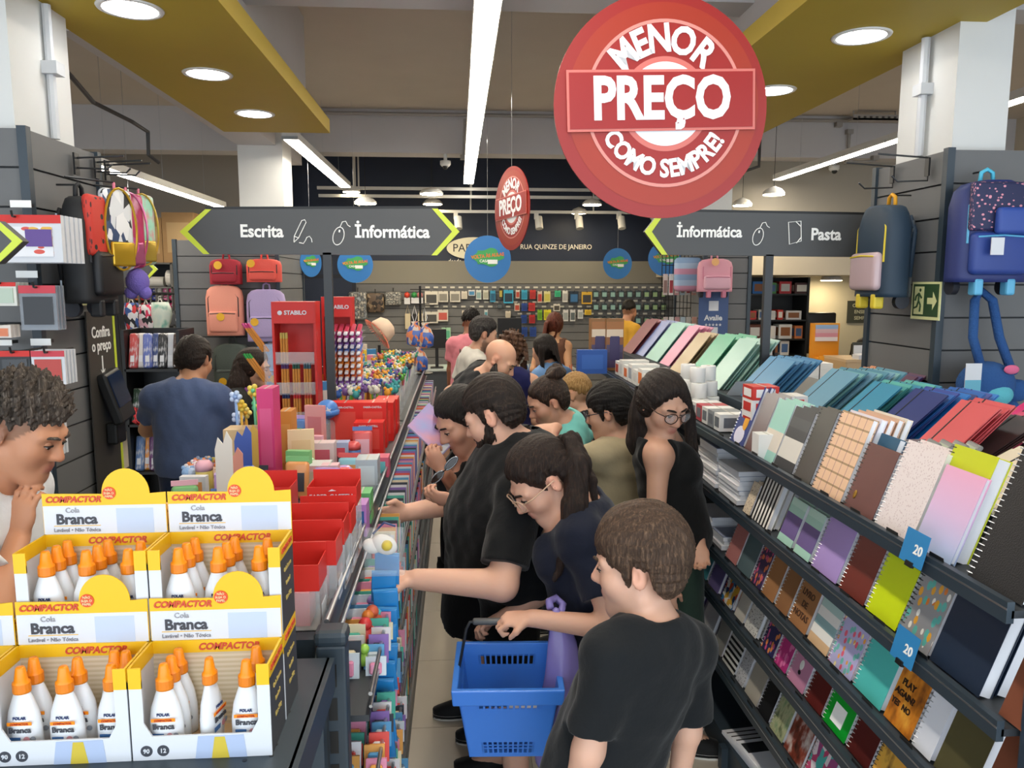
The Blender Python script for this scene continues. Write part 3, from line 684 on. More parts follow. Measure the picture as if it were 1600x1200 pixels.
# tier 2
nb(1, 1160, 1170, .12, 2, .012, patt('dots', ['#d8c8b0', '#6b4a38'], 14), words(1, 'leopard spotted pocket notebook'), spiral=None)
nb(1, 1172, 1198, .165, 4, .018, patt('stripes', ['#e6e4de', '#191919'], 6), words(1, 'black and white striped notebook'), spiral=None)
pu = patt('blocks', ['#a7d2c4', '#6a5a8f', '#6a5a8f', '#6a5a8f', '#a7d2c4', '#b9dccf'], 1)
nb(1, 1214, 1235, .15, 4, .018, pu, words(1, 'mint pocket notebook with purple band near the stripes'), spiral=None)
nb(1, 1239, 1262, .15, 4, .018, pu, words(1, 'mint pocket notebook with purple band near the lilac'), spiral=None)
nb(1, 1267, 1305, .19, 3, .02, card('#a58cc9'), words(1, 'plain lilac spiral notebook'))
nb(1, 1310, 1348, .19, 1, .024, mat('#6e2f27', .35), words(1, 'russet brown spiral notebook'))
nb(1, 1352, 1398, .195, 1, .03, card('#c6d80a'), words(1, 'bright lime yellow spiral notebook'))
r_ = nb(1, 1402, 1448, .2, 1, .028, patt('floral', ['#8f8f92', '#e0a030', '#e8e6e0', '#d87a30', '#58b0a8'], 7), words(1, 'grey notebook with orange doodles'), spiral='k')
nb(1, 1452, 1528, .21, 3, .03, card('#1c2a3f'), words(1, 'thick navy hardback notebook'), spiral=None)
nb(1, 1560, 1610, .2, 1, .02, card('#7a4632'), words(1, 'tan brown notebook half behind the post'), spiral=None)
# tier 3
nb(2, 1133, 1149, .16, 1, .014, card('#c07f7c'), words(2, 'dusty pink spiral notebook')); nb(2, 1151, 1170, .16, 1, .014, card('#566a70'), words(2, 'grey green notebook'), spiral=None)
nb(2, 1172, 1187, .165, 1, .014, patt('floral', ['#3a2f52', '#c9527c', '#5a78c0', '#d87a50'], 6), words(2, 'dark floral spiral notebook'))
kraft = mat('#9a6b42', .7, noise=.08)
nb(2, 1189, 1207, .165, 3, .014, kraft, words(2, 'kraft brown spiral notebook')); nb(2, 1210, 1228, .165, 2, .014, mat('#8a5f3a', .7, noise=.1), words(2, 'darker kraft spiral notebook'))
r_ = nb(2, 1231, 1257, .165, 4, .014, kraft, words(2, 'kraft notebook with dark printed lettering'))
for k, s in enumerate(('LIVRO', 'DE', 'NOTAS')): text('lettering', s, frame((0, -1, 0), (0, 0, 1), (-.0012, 0, .11 - k * .035)), .028, mat('#4a2d1c', .6), r_[0], .02)
nb(2, 1261, 1290, .17, 2, .012, patt('blocks', ['#d8b48c', '#e6e4e0', '#8fb0b4', '#e6e4e0', '#a9c4c0', '#dfe4e0'], 1), words(2, 'pale planner with blue grey bands'), spiral=None)
nb(2, 1293, 1328, .185, 1, .016, patt('floral', ['#b3aed6', '#e0607a', '#e8a04a', '#f0e0a0', '#70b8b0'], 8), words(2, 'lilac notebook with scattered flowers'))
nb(2, 1332, 1374, .185, 3, .02, mat('#4fb9b3', .4), words(2, 'plain turquoise spiral notebook'))
r_ = nb(2, 1380, 1420, .19, 1, .026, patt('cloud', ['#6b3a18', '#c97a24', '#e0a03c'], 3), words(2, 'orange notebook printed PLAY AGAIN'), spiral=None)
for k, (s, sz) in enumerate((('PLAY', .022), ('AGAIN?', .022), ('YES  NO', .02))): text('lettering', s, frame((0, -1, 0), (0, 0, 1), (-.0012, .012, .105 - k * .027)), sz, mat('#2b1a10', .5), r_[0], .03)
nb(2, 1424, 1452, .16, 2, .022, card('#d9dce6'), words(2, 'white spiral notebook pair beside the orange one'))
nb(2, 1458, 1512, .2, 1, .026, mat('#4f4a2e', .45, noise=.1), words(2, 'olive green hardback notebook'), spiral=None)
nb(2, 1522, 1590, .2, 1, .02, card('#7a4632'), words(2, 'tan brown notebook by the post'), spiral=None)
# tier 4
nb(3, 1087, 1103, .15, 1, .014, card('#3f8f9a'), words(3, 'teal notebook'), spiral=None); nb(3, 1106, 1121, .15, 2, .014, card('#7f70a8'), words(3, 'muted purple notebook'))
nb(3, 1126, 1143, .155, 1, .014, patt('patches', ['#1d3a6b', '#e6e4e0', '#d05030', '#2f78b0', '#e0b040'], 6), words(3, 'notebook with bright comic print'), spiral='k')
nb(3, 1147, 1160, .15, 3, .012, card('#cfcac0'), words(3, 'cream small notebook'), spiral=None); nb(3, 1163, 1180, .15, 2, .014, patt('dots', ['#d9d8d4', '#2a2a2a'], 16), words(3, 'white notebook with black specks'), spiral=None)
nb(3, 1188, 1206, .155, 1, .014, patt('floral', ['#2f2f5c', '#d05a90', '#5a80d0', '#e08a4a'], 6), words(3, 'navy notebook with pink flowers'))
nb(3, 1209, 1226, .155, 1, .014, patt('floral', ['#b8327c', '#d94f98', '#8f2468', '#e07ab0'], 5), words(3, 'magenta patterned notebook'))
r_ = nb(3, 1229, 1253, .16, 1, .016, card('#c588a8'), words(3, 'pink notebook with black and white figure'))
MB().sph((-.001, 0, .07), (.0008, .012, .016)).build('print_shape', whitep, r_[0]); MB().sph((-.001, 0, .1), (.0008, .009, .008)).build('print_shape', black, r_[0]); MB().sph((-.001, 0, .045), (.0008, .009, .007)).build('print_shape', black, r_[0])
nb(3, 1257, 1281, .165, 2, .022, mat('#5c1f1c', .4), words(3, 'dark red notebook before the green one'), spiral='c')
r_ = nb(3, 1284, 1318, .175, 2, .02, mat('#0d9a2c', .4), words(3, 'bright green spiral notebook with white label'))
MB().bx(-.0015, -.0005, -.03, .03, .02, .075).build('white_label', whitep, r_[0])
nb(3, 1322, 1354, .175, 2, .02, mat('#4f1a18', .4), words(3, 'dark red notebook after the green one'))
nb(3, 1358, 1396, .175, 1, .02, patt('cloud', ['#e0a040', '#d8a848', '#5a3420'], 3), words(3, 'amber notebook with dark figure'), spiral='k'); nb(3, 1402, 1446, .18, 2, .02, card('#4a5b6c'), words(3, 'slate notebook below the white pair')); nb(3, 1455, 1500, .18, 2, .02, card('#8a3f58'), words(3, 'plum notebook below the olive one'))
# tier 5
nb(4, 1058, 1068, .15, 1, .014, card('#b8683a'), words(4, 'orange notebook'), spiral=None); nb(4, 1070, 1085, .15, 3, .014, card('#5f4687'), words(4, 'deep purple notebook'), spiral=None)
nb(4, 1092, 1108, .12, 4, .014, card('#d0cdd0'), words(4, 'white pocket notebook'), spiral=None); nb(4, 1113, 1126, .14, 2, .014, card('#a5a29a'), words(4, 'grey beige notebook'), spiral=None)
nb(4, 1128, 1146, .15, 2, .014, patt('hstripes', ['#e6e4de', '#191919'], 7), words(4, 'black and white banded notebook'), spiral=None); nb(4, 1149, 1160, .13, 2, .014, patt('dots', ['#cfcfd2', '#3a3c44'], 14), words(4, 'speckled white notebook'), spiral=None)
nb(4, 1163, 1181, .155, 2, .014, card('#b3ada0'), words(4, 'oatmeal notebook'), spiral=None); nb(4, 1183, 1199, .155, 2, .014, card('#1d1e20'), words(4, 'black spiral notebook')); 
nb(4, 1202, 1221, .155, 1, .014, patt('cloud', ['#7a9a70', '#b5b890', '#5a6a48'], 4), words(4, 'green landscape notebook')); nb(4, 1224, 1250, .16, 3, .012, patt('cloud', ['#d8d0c8', '#8a4030', '#3a2018'], 3), words(4, 'notebook with brown picture'), spiral=None)
nb(4, 1254, 1285, .16, 2, .014, patt('patches', ['#e6d8dc', '#c04870', '#50b0a8', '#9a4a80'], 6), words(4, 'pink and teal patchwork notebook')); nb(4, 1290, 1325, .165, 2, .014, card('#39506e'), words(4, 'steel blue notebook')); nb(4, 1332, 1370, .165, 2, .014, card('#9a8a50'), words(4, 'mustard notebook'))
# price tickets clipped on the rails
tick = card('#2f7fb8')
for i, (px, py, tier, l) in enumerate(((1428, 852, 0, 'under the pink lilac notebook'), (1413, 1005, 1, 'under the grey doodle notebook'))):
    X = 1.0; y = YX(px, X, RZ[tier]); e = E('price_ticket', (X - .002, y, RZ[tier] + .012), 'blue promotion ticket clipped on the rail %s' % l, 'ticket', 'blue tickets on the notebook rails', (0, math.radians(14), 0))
    MB().bx(0, .001, -.042, .042, -.03, .045).build('ticket', tick, e); text('lettering', '20', frame((0, -1, 0), (0, 0, 1), (-.0008, -.015, .005)), .03, whitep, e, .02); MB().bx(-.004, .004, -.012, .012, -.036, -.024).build('clip', black, e)
# little black stops in front of the covers
stm = MB().prism([(0, -.028, 0), (0, .028, 0), (0, .024, .02), (0, -.022, .02)], (.0016, 0, 0)).mesh('shelf_stop', black)
for t_ in range(5):
    for k in range(9):
        y = 1.52 + k * .17 + .03 * t_; o = ob('shelf_stop', stm, gr, (1.008 - 1.57 + .012, y - 3.95, RZ[t_] - .0))
# ---- folders standing in the top trays
def folders(X, x0, x1, h, n, t, cols, lab, lean=38, z=1.36, rough=.35, step=.02, grp='leaning folders on top of the gondola'):
    a = math.radians(lean); Yf, Yn = YX(x0, X, z), YX(x1, X, z); w_ = Yf - Yn; yc = (Yf + Yn) / 2
    for i in range(n):
        c = cols[i % len(cols)]; key = ('fol', round(w_, 3), h, t, c, rough)
        if key not in _NB:
            m_ = mat(c, rough); 
            _NB[key] = (MB().bx(0, t * .3, -w_ / 2, w_ / 2, 0, h).bx(t * .7, t, -w_ / 2, w_ / 2, 0, h).mesh('cover', m_), MB().bx(t * .3, t * .7, w_ / 2 - .006, w_ / 2, 0, h).bx(t * .3, t * .7, -w_ / 2 + .002, w_ / 2 - .006, 0, .006).mesh('gusset', m_))
        l = lab if i == 0 else '%s folder behind the %s' % (['', 'second', 'third', 'fourth', 'fifth', 'sixth', 'seventh', 'eighth', 'ninth', 'tenth', 'eleventh', 'twelfth'][min(i, 11)], lab)
        e = E('folder', (X + i * (step + t), yc + .004 * ((i * 7) % 5 - 2), z + .001), ' '.join(l.split()[:16]), 'folder', grp, (0, a + .02 * math.sin(i * 2.1), .008 * math.sin(i * 1.3)))
        ob('cover', _NB[key][0], e); ob('gusset', _NB[key][1], e)
        MB().bx(-.0012, 0, -w_ / 2 + w_ * .72, -w_ / 2 + w_ * .72 + .005, 0, h).build('elastic', elas, e) if t > .005 else None
F3 = 'in the far trays'
folders(1.36, 972, 986, .33, 5, .004, ['#7a2c3c', '#8a3848'], 'burgundy plastic folder ' + F3); folders(1.40, 990, 1004, .33, 5, .004, ['#8f9ccc', '#a9b6d8'], 'periwinkle plastic folder ' + F3)
folders(1.40, 1008, 1026, .33, 5, .004, ['#9fd0c4', '#8cc4c0'], 'mint plastic folder ' + F3); folders(1.40, 1030, 1044, .33, 5, .004, ['#e09ab8', '#d884a8'], 'pink plastic folder ' + F3)
folders(1.36, 1046, 1062, .30, 4, .005, ['#b8a27c', '#a8916a'], 'tan card folder ' + F3); folders(1.34, 1070, 1092, .32, 6, .005, ['#4fae8a', '#5cb894'], 'sea green folder ' + F3)
folders(1.34, 1098, 1122, .32, 6, .004, ['#9cc8bc', '#b4d6cc'], 'pale aqua folder beside the green ones')
folders(1.38, 1146, 1180, .26, 6, .006, ['#5f96bd', '#4b84b0'], 'sky blue elastic folder by the sign post', 44)
folders(1.42, 1226, 1262, .27, 9, .006, ['#6f9fb8', '#79b0b0', '#4f8aa0'], 'dusty blue elastic folder past the sign post', 48); folders(1.40, 1285, 1322, .26, 7, .006, ['#3f8fb0', '#4a9a9a', '#5fb0a8'], 'teal elastic folder beside the dusty blue', 48)
folders(1.40, 1338, 1382, .27, 8, .006, ['#2d3a78', '#1d5fb0', '#3a4a9a', '#1a74c8'], 'royal blue elastic folder near the column', 48)
folders(1.36, 1400, 1452, .27, 3, .01, ['#d0585c', '#c84a50'], 'salmon red elastic folder near the plush bag', 46); folders(1.44, 1456, 1500, .27, 6, .008, ['#3a2a2a', '#5a3a38', '#d0406c'], 'dark elastic folder behind the salmon ones', 56)
folders(1.74, 1500, 1556, .26, 3, .012, ['#e0307a', '#d82a70'], 'magenta elastic folder under the plush bag', 58)
folders(1.40, 1535, 1600, .28, 8, .01, ['#a8323c', '#2a1f20', '#b8404a', '#8a2830'], 'crimson elastic folder by the frame edge', 60)
folders(1.92, 1300, 1332, .2, 3, .006, ['#e09a70', '#d88860'], 'peach elastic folder in the back tray', 52); folders(1.93, 1345, 1378, .2, 3, .006, ['#5a2a4a', '#3a2a6a'], 'plum elastic folder in the back tray', 52)
folders(1.245, 1462, 1545, .22, 6, .012, ['#d8ccb4', '#cfc2a8', '#ddd3be'], 'cream card wallet folder fanned out near the black sketchbook', 62, z=1.372, step=.006)
# grey dividers between the trays
for i, px in enumerate((1066, 1138, 1196, 1275, 1330, 1392, 1500)):
    y = YX(px, 1.32, 1.4); MB().prism([(1.31, y, 1.361), (1.5, y, 1.361), (1.54, y, 1.43), (1.36, y, 1.43)], (0, .003, 0)).build('tray_divider', mat('#8d9092', .5), None); o = bpy.context.scene.objects[-1] if False else None
for o in [o for o in COL.objects if o.name.startswith('tray_divider')]: o.parent = gr; o.location = (-1.57, -3.95, 0)
# grey calculators in a row
for i in range(4):
    X = 1.22 + i * .03; y = 1.98 - i * .012; e = E('calculator', (X, y, 1.372), '%s grey pocket calculator leaning beside the plaid notebooks' % ['first', 'second', 'third', 'fourth'][i], 'calculator', 'grey calculators', (0, math.radians(32), math.radians(-14)))
    MB().rbox((.006, 0, .065), (.012, .085, .13), .006, 2).build('case', mat('#77797a', .35), e); MB().bx(-.0012, .0, -.032, .032, .09, .118).build('display', mat('#aeb8a6', .2), e)
    km = MB().bx(-.003, 0, -.006, .006, 0, .009).mesh('key', mat('#2b2c2e', .4))
    for r2 in range(4):
        for c2 in range(4): ob('key', km, e, (0, -.027 + c2 * .018, .014 + r2 * .017))
# white paper packs, boxes and rolls at the far end of the top tier
wp = mat('#e2e2e0', .7)
def carton(c, d, m, lab, grp=None, rz=0, panel=None, name='carton', flap=True, cat='box'):
    e = E(name, (c[0], c[1], c[2]), lab, cat, grp, (0, 0, rz)); MB().bx(-d[0] / 2, d[0] / 2, -d[1] / 2, d[1] / 2, 0, d[2]).build('body', m, e)
    if flap: MB().bx(-.003, .003, -d[1] / 2, d[1] / 2, d[2], d[2] + .0006).build('tape_seam', mat('#b9b6ae', .4), e)
    if panel:
        MB().bx(-d[0] * .36, d[0] * .36, -d[1] / 2 - .001, -d[1] / 2, d[2] * .2, d[2] * .8).build('print_panel', panel, e); MB().bx(-d[0] / 2 - .001, -d[0] / 2, -d[1] * .36, d[1] * .36, d[2] * .2, d[2] * .8).build('print_panel', panel, e)
    return e
z1 = RZ[0]
rollm = MB().lathe([(.010, .07), (.034, .07), (.036, .068), (.036, .002), (.034, 0), (.010, 0)], 20, ring=True).mesh('paper', wp, True); corem = MB().lathe([(.009, .0702), (.0105, .0702), (.0105, -.0002), (.009, -.0002)], 12, ring=True).mesh('core', mat('#b9a98c', .7))
k = 0
for lv, cnt in ((0, 8), (1, 6), (2, 3)):
    for i in range(cnt):
        y = 3.45 + .075 * i + .03 * lv; x = 1.12 + (.075 if i % 2 else 0)
        e = E('paper_roll', (x, y, z1 + .0005 + lv * .0705), 'white till paper roll, %s level of the pile, %s from the near end' % (['bottom', 'middle', 'top'][lv], ['first', 'second', 'third', 'fourth', 'fifth', 'sixth', 'seventh', 'eighth'][i]), 'paper roll', 'white paper rolls')
        ob('paper', rollm, e); ob('core', corem, e)
for i in range(7):
    carton((1.14, 4.25 + .13 * i, z1 + .0005), (.17, .11, .09 + .02 * (i % 2)), mat('#dcdcd8', .6), 'white paper carton %s from the paper rolls' % ['first', 'second', 'third', 'fourth', 'fifth', 'sixth', 'seventh'][i], 'white cartons on the top tier', panel=card(['#c8c8c4', '#e07a30', '#c8c8c4', '#9aa0a8', '#d87028', '#c8c8c4', '#c05030'][i]))
for i, (px, c1) in enumerate(((935, '#8a6a3a'), (1000 - 43, '#7a5c34'))):
    y = 5.35; c = P(px, 560, y); e = carton((c.x + .0, y - .02 * i, z1 + .01), (.125, .1, .36), mat('#8a6238', .5), 'tall gold and purple speaker box, %s of the pair' % ['outer', 'inner'][i], 'tall speaker boxes'); e.location.z = z1 + .0005
    MB().bx(-.058, .058, -.052, -.05, .02, .34).build('print_panel', patt('blocks', ['#4a3a5c', '#3f3a58', '#4c4466', '#8a5a38', '#d8c8b0', '#a06a3a'], 1), e); MB().lathe([(.03, 0), (.035, .01), (.035, .16), (.03, .17)], 16, T=Matrix.Translation((0, -.052, .07)) @ Matrix.Scale(.04, 4, (0, 1, 0))).build('picture', mat('#3c3560', .4), e)
carton((P(925, 590, 5.1).x, 5.12, z1 + .0005), (.2, .06, .16), card('#2f5aa8'), 'blue flat box before the tall speaker boxes', panel=card('#3a68b8'))
# paper reams and small packs on the upper tiers, far side of the wide woman
red = card('#c8342c')
for i, (px, py, d, m_, l) in enumerate(((1106, 680, (.1, .1, .06), red, 'red and white clip box at the bottom of the pile'), (1106, 660, (.1, .1, .055), wp, 'white clip box second in the pile'), (1106, 640, (.1, .1, .055), wp, 'white clip box third in the pile'), (1106, 620, (.1, .1, .05), red, 'red clip box on top of the pile'))):
    carton((1.13, 2.78, z1 + .0005 + [0, .0605, .116, .1715][i]), d, m_, l, 'clip boxes', panel=[wp, red, red, wp][i])
for i in range(3): carton((1.25, 2.80 + .0 * i, z1 + .0005 + .061 * i), (.1, .1, .06), [wp, red, wp][i], 'clip box in the rear pile, level %s' % ['one', 'two', 'three'][i], 'clip boxes', panel=[red, wp, red][i])
carton((1.06, 2.55, z1 + .0005), (.07, .06, .085), wp, 'small plain white box at the tier edge beside the blue notebook')
for i in range(5): carton((1.12, 3.05 + .08 * i, z1 + .0005), (.12, .07, .07), [wp, card('#8a8f94'), wp, card('#b8404a'), wp][i], 'small supply box %s beyond the clip boxes' % ['first', 'second', 'third', 'fourth', 'fifth'][i], 'small supply boxes', panel=card('#6a6f78'))
ti = ['lowest', 'second', 'third', 'fourth', 'fifth', 'sixth', 'seventh', 'eighth', 'ninth', 'topmost']
for s_i, (px0, px1, tier, n, l) in enumerate(((1090, 1118, 1, 9, 'tall far pile on the second tier'), (1122, 1152, 1, 7, 'near pile on the second tier'), (1086, 1110, 2, 5, 'pile on the third tier'), (1112, 1128, 2, 3, 'short pile on the third tier'))):
    X = 1.15; z = RZ[tier]; Yf, Yn = YX(px0, 1.05, z), YX(px1, 1.05, z)
    for i in range(n):
        e = E('paper_pad', (X + .004 * ((i * 5) % 3), (Yf + Yn) / 2 + .003 * ((i * 7) % 4), z + .0005 + i * .0185), 'white paper pad, %s in the %s' % (ti[i], l), 'paper pad', 'piled white paper pads', (0, 0, .02 * ((i * 3) % 4 - 1)))
        MB().bx(-.1, .1, -(Yf - Yn) / 2, (Yf - Yn) / 2, 0, .016).build('sheets', pagem, e); MB().bx(-.101, .101, -(Yf - Yn) / 2 - .001, (Yf - Yn) / 2 + .001, .016, .018).build('cover', card(['#d9dade', '#c8ccd6', '#8f98b0'][i % 3]), e)
# bottom deck: large drawing pads with green print
for i in range(4):
    e = E('drawing_pad', (1.22, 2.62 - .05 * i, .122 + .016 * i), 'large white pad with green print on the bottom deck, %s of four' % ti[i].replace('fourth', 'top'), 'drawing pad', 'drawing pads on the bottom deck', (0, 0, .12))
    MB().bx(-.16, .16, -.2, .2, 0, .014).build('sheets', pagem, e); MB().bx(-.15, -.02, -.19, -.05, .014, .0148).build('green_print', card('#2f8a48'), e); MB().bx(-.15, .1, .12, .18, .014, .0148).build('dark_print', card('#2a2c30'), e)
for i in range(3):
    e = E('drawing_pad', (1.22, 2.05 - .03 * i, .122 + .016 * i), 'black covered pad on the bottom deck, %s of three' % ti[i].replace('third', 'top'), 'drawing pad', 'drawing pads on the bottom deck', (0, 0, .05))
    MB().bx(-.16, .16, -.2, .2, 0, .014).build('sheets', pagem, e); MB().bx(-.16, .16, -.2, .2, .014, .0155).build('cover', black, e)
# ================================================================== glue display
yelw = mat('#e8b70e', .45); whc = mat('#d3d6dc', .5); sidec = mat('#3b3d42', .5); corr = patt('hstripes', ['#d9c9ae', '#cbb998'], 16, .8); orngc = mat('#f08c0e', .35); redt = mat('#c8452a', .5)
bott = mat('#dddfe2', .3, sub=.05); navt = mat('#2a3a66', .5); dgt = mat('#3a3c44', .5); gyt = mat('#8a8f98', .5)
def glue_box(x0, x1, y0, y1, z0, hb, lab, header=True, third=False):
    w_, d = x1 - x0, y1 - y0; e = E('glue_box', ((x0 + x1) / 2, y0, z0), lab, 'display box', 'white glue display boxes'); a, b = -w_ / 2, w_ / 2; t = .003
    pil = .020; lo = hb * .26
    fp = [(a, 0, 0), (b, 0, 0), (b, 0, hb * .86), (b - pil, 0, hb * .86), (b - pil, 0, hb * .4), (b - pil - .012, 0, lo), (a + pil + .012, 0, lo), (a + pil, 0, hb * .4), (a + pil, 0, hb * .86), (a, 0, hb * .86)]
    MB().prism(fp, (0, t, 0)).build('front_panel', whc, e)
    for x in (a, b - pil): MB().bx(x, x + pil, -.0004, t, hb * .78, hb).build('yellow_corner', yelw, e)
    for x in (a, b - t):
        MB().bx(x, x + t, t, d, 0, hb * .84).build('side_panel', sidec if x > 0 else whc, e); MB().bx(x - .0004, x + t + .0004, t, d, hb * .84, hb).build('side_rim', yelw, e)
    MB().bx(a + t, b - t, t, d - t, 0, t).build('bottom_panel', mat('#b09470', .8), e)
    MB().bx(a + t, b - t, d - t, d, 0, hb * .86).build('back_panel', corr, e); MB().bx(a, b, d - t - .0004, d, hb * .86, hb).build('back_rim', yelw, e)
    text('lettering', 'COMPACTOR', FRONT((.02, d - t - .0012, hb * .925)), .0165, redt, e, .03, shear=.25)
    if x1 > -.5:
        for k, s in enumerate(('COMPACTOR',)): text('lettering', s, frame((0, 1, 0), (0, 0, 1), (b + .001, d / 2, hb * .92)), .013, redt, e, .02)
        for k, s in enumerate(('Cola Branca', 'Lavável', '12 x 90 g')): text('lettering', s, frame((0, 1, 0), (0, 0, 1), (b + .001, d / 2, hb * (.68 - .17 * k))), .011, mat('#b9a35a', .5), e, .01)
    for k, (s, xx) in enumerate((('90', a + .022), ('12', a + .048))):
        MB().prism([(xx + .0095 * math.cos(q), -.0004, .016 + .0095 * math.sin(q)) for q in np.linspace(0, 2 * PI, 21)[:-1]], (0, .0005, 0)).build('round_mark', dgt, e); text('lettering', s, FRONT((xx, -.001, .016)), .010, whc, e, .02)
    # printed shirt shape below the window
    MB().prism([(-.012, -.0006, .0), (.07, -.0006, 0), (.066, -.0006, lo * .95), (-.006, -.0006, lo * .95)], (0, .0005, 0)).build('print_patch', mat('#a9b8d4', .5), e); MB().prism([(.014, -.001, 0), (.042, -.001, 0), (.036, -.001, lo * .9), (.02, -.001, lo * .9)], (0, .0004, 0)).build('print_patch', mat('#c9b23a', .5), e)
    if header:
        hy = d + .0005; hw = w_ * .5; hh = .075; arc = [(.012 + .042 * math.cos(q) + hw * .24, hy, hb + hh + .03 * math.sin(q) * 1.55 - .002) for q in np.linspace(0, PI, 17)]
        poly = [(-hw, hy, hb - .02), (hw, hy, hb - .02), (hw, hy, hb + hh)] + arc + [(-hw, hy, hb + hh)]
        MB().prism(poly, (0, .002, 0)).build('header_card', yelw, e)
        MB().bx(-hw + .001, hw - .001, hy - .0006, hy, hb + .0, hb + hh * .70).build('header_white', whc, e)
        MB().bx(.02, .085, hy - .001, hy, hb + .0, hb + hh * .62).build('print_patch', mat('#b9c6da', .5), e)
        q = hy - .0014
        text('lettering', 'COMPACTOR', FRONT((-hw * .5, q, hb + hh * .85)), .0155, redt, e, .03, shear=.25)
        text('lettering', 'Cola', FRONT((-hw * .52, q, hb + hh * .585)), .013, mat('#9a9a9e', .5), e, .01); text('lettering', 'Branca', FRONT((-hw * .46, q, hb + hh * .36)), .026, dgt, e, .03)
        MB().bx(-hw * .83, -hw * .08, q, q + .0004, hb + hh * .2, hb + hh * .215).build('rule_line', yelw, e); text('lettering', 'Lavável • Não Tóxica', FRONT((-hw * .46, q, hb + hh * .10)), .0095, mat('#8a8a90', .5), e, .01)
        cx, cz = hw * .09, hb + hh * 1.0
        MB().prism([(cx + .0115 * math.cos(s), q, cz + .0115 * math.sin(s)) for s in np.linspace(0, 2 * PI, 25)[:-1]], (0, .0006, 0)).build('red_sticker', mat('#d84a20', .5), e)
        for k, s in enumerate(('NÃO', 'SUJA O', 'PAPEL')): text('lettering', s, FRONT((cx, q - .0008, cz + .006 - .006 * k)), .0056, mat('#f0d0a0', .5), e, .02)
    return e
bprof = [(.0, 0), (.024, 0), (.0265, .004), (.0275, .02), (.027, .05), (.0235, .075), (.017, .094), (.0125, .106), (.0115, .112)]
bme = MB().lathe([(max(r, .001), z) for r, z in bprof], 24, sx=1.0, sy=.55).mesh('bottle_body', bott, True)
capm = MB().lathe([(.0135, .106), (.0135, .124), (.0105, .126), (.0075, .146), (.0058, .149), (.001, .149)], 16, sy=.85).mesh('nozzle_cap', orngc, True)
ribm = MB().lathe([(.0139, .108), (.0139, .122), (.0137, .122), (.0137, .108)], 16, sy=.86, ring=True).mesh('cap_grip', mat('#e07c08', .4))
def glue_bottle(x, y, z, rz, lab):
    e = E('glue_bottle', (x, y, z), lab, 'bottle', 'white glue bottles', (0, 0, rz)); ob('bottle_body', bme, e); ob('nozzle_cap', capm, e); ob('cap_grip', ribm, e)
    q = -.0158
    text('lettering', 'POLAR', FRONT((0, -.0146, .068)), .0065, navt, e, .03)
    MB().bx(-.019, .019, -.0158, -.0148, .0565, .062).build('label_band', orngc, e); text('lettering', 'COMPACTOR', FRONT((0, -.0162, .0592)), .0045, mat('#b03818', .5), e, .03)
    text('lettering', 'Branca', FRONT((0, q + .0002, .048)), .0125, dgt, e, .03)
    MB().prism([(.009 + .005 * math.cos(s), q + .0004, .032 + .005 * math.sin(s)) for s in np.linspace(0, 2 * PI, 13)[:-1]], (0, .0005, 0)).build('label_icon', mat('#c88a90', .5), e)
    MB().prism([(.0185 + .0045 * math.cos(s), q + .0016, .032 + .0045 * math.sin(s)) for s in np.linspace(0, 2 * PI, 13)[:-1]], (0, .0005, 0)).build('label_icon', gyt, e)
    MB().bx(-.018, .0, q + .0008, q + .0014, .028, .036).build('label_icon', mat('#3f6aa0', .5), e)
    return e
Zs, hb = 1.1385, .157
Yl0, Yl1, Yu1 = 1.19, 1.288, 1.395
cols_ = [(P(207, 1172, Yl0).x, P(425, 1168, Yl0).x), (P(-16, 1172, Yl0).x, P(204, 1172, Yl0).x), (P(-240, 1172, Yl0).x, P(-20, 1172, Yl0).x)]
nm = ['beside the slotted upright', 'beside the boy in white', 'cut by the frame edge']
for c, (x0, x1) in enumerate(cols_):
    w_ = x1 - x0; sh = .012 if c == 0 else .008
    glue_box(x0, x1, Yl0, Yl1, Zs, hb, 'yellow and white glue box, lower front, %s' % nm[c])
    glue_box(x0, x1 + .0, Yl1 + .006, Yu1, Zs, hb, 'glue box hidden behind the lower front one, %s' % nm[c], header=False)
    k = 0
    lay = {0: [(-.063, 0), (-.061, 1), (-.058, 2), (.004, .6), (.067, .15), (.071, 2)], 1: [(-.068, .2), (-.064, 1.4), (.0, .1), (.008, 1.2), (.058, 2), (.073, .2), (.078, 1.9)], 2: [(-.06, 0), (0, 0), (.06, 0)]}[c]
    for (bx_, r) in lay:
        glue_bottle((x0 + x1) / 2 + bx_, Yl0 + .024 + r * .026, Zs + .0035, math.radians(78) if (c == 0 and abs(bx_ - .004) < .001) else 0, 'white glue bottle with orange cap, %s in the lower box %s' % (ordn[k] if k < 5 else ['sixth', 'seventh'][k - 5], nm[c])); k += 1
    if c == 2: continue
    glue_box(x0 + .0, x1 + .0, Yl1 + .006, Yu1, Zs + hb + .0005, hb, 'yellow and white glue box on the upper level, %s' % nm[c])
    k = 0
    lay = [(-.068, 0), (-.063, 1), (-.058, 2), (-.001, 0), (.006, 1), (.012, 2), (.068, .1), (.073, 1.6)] if c < 2 else [(0, 0), (.06, 0)]
    for (bx_, r) in lay:
        glue_bottle((x0 + x1) / 2 + bx_, Yl1 + .03 + r * .027, Zs + hb + .004, 0, 'white glue bottle with orange cap, %s in the upper box %s' % ((ordn + ['sixth', 'seventh', 'eighth'])[k], nm[c])); k += 1
# yellow box on the shelf below, peeping out
carton((-.34, 1.4, .6205), (.12, .2, .2), yelw, 'yellow carton on the lower end shelf', panel=sidec)
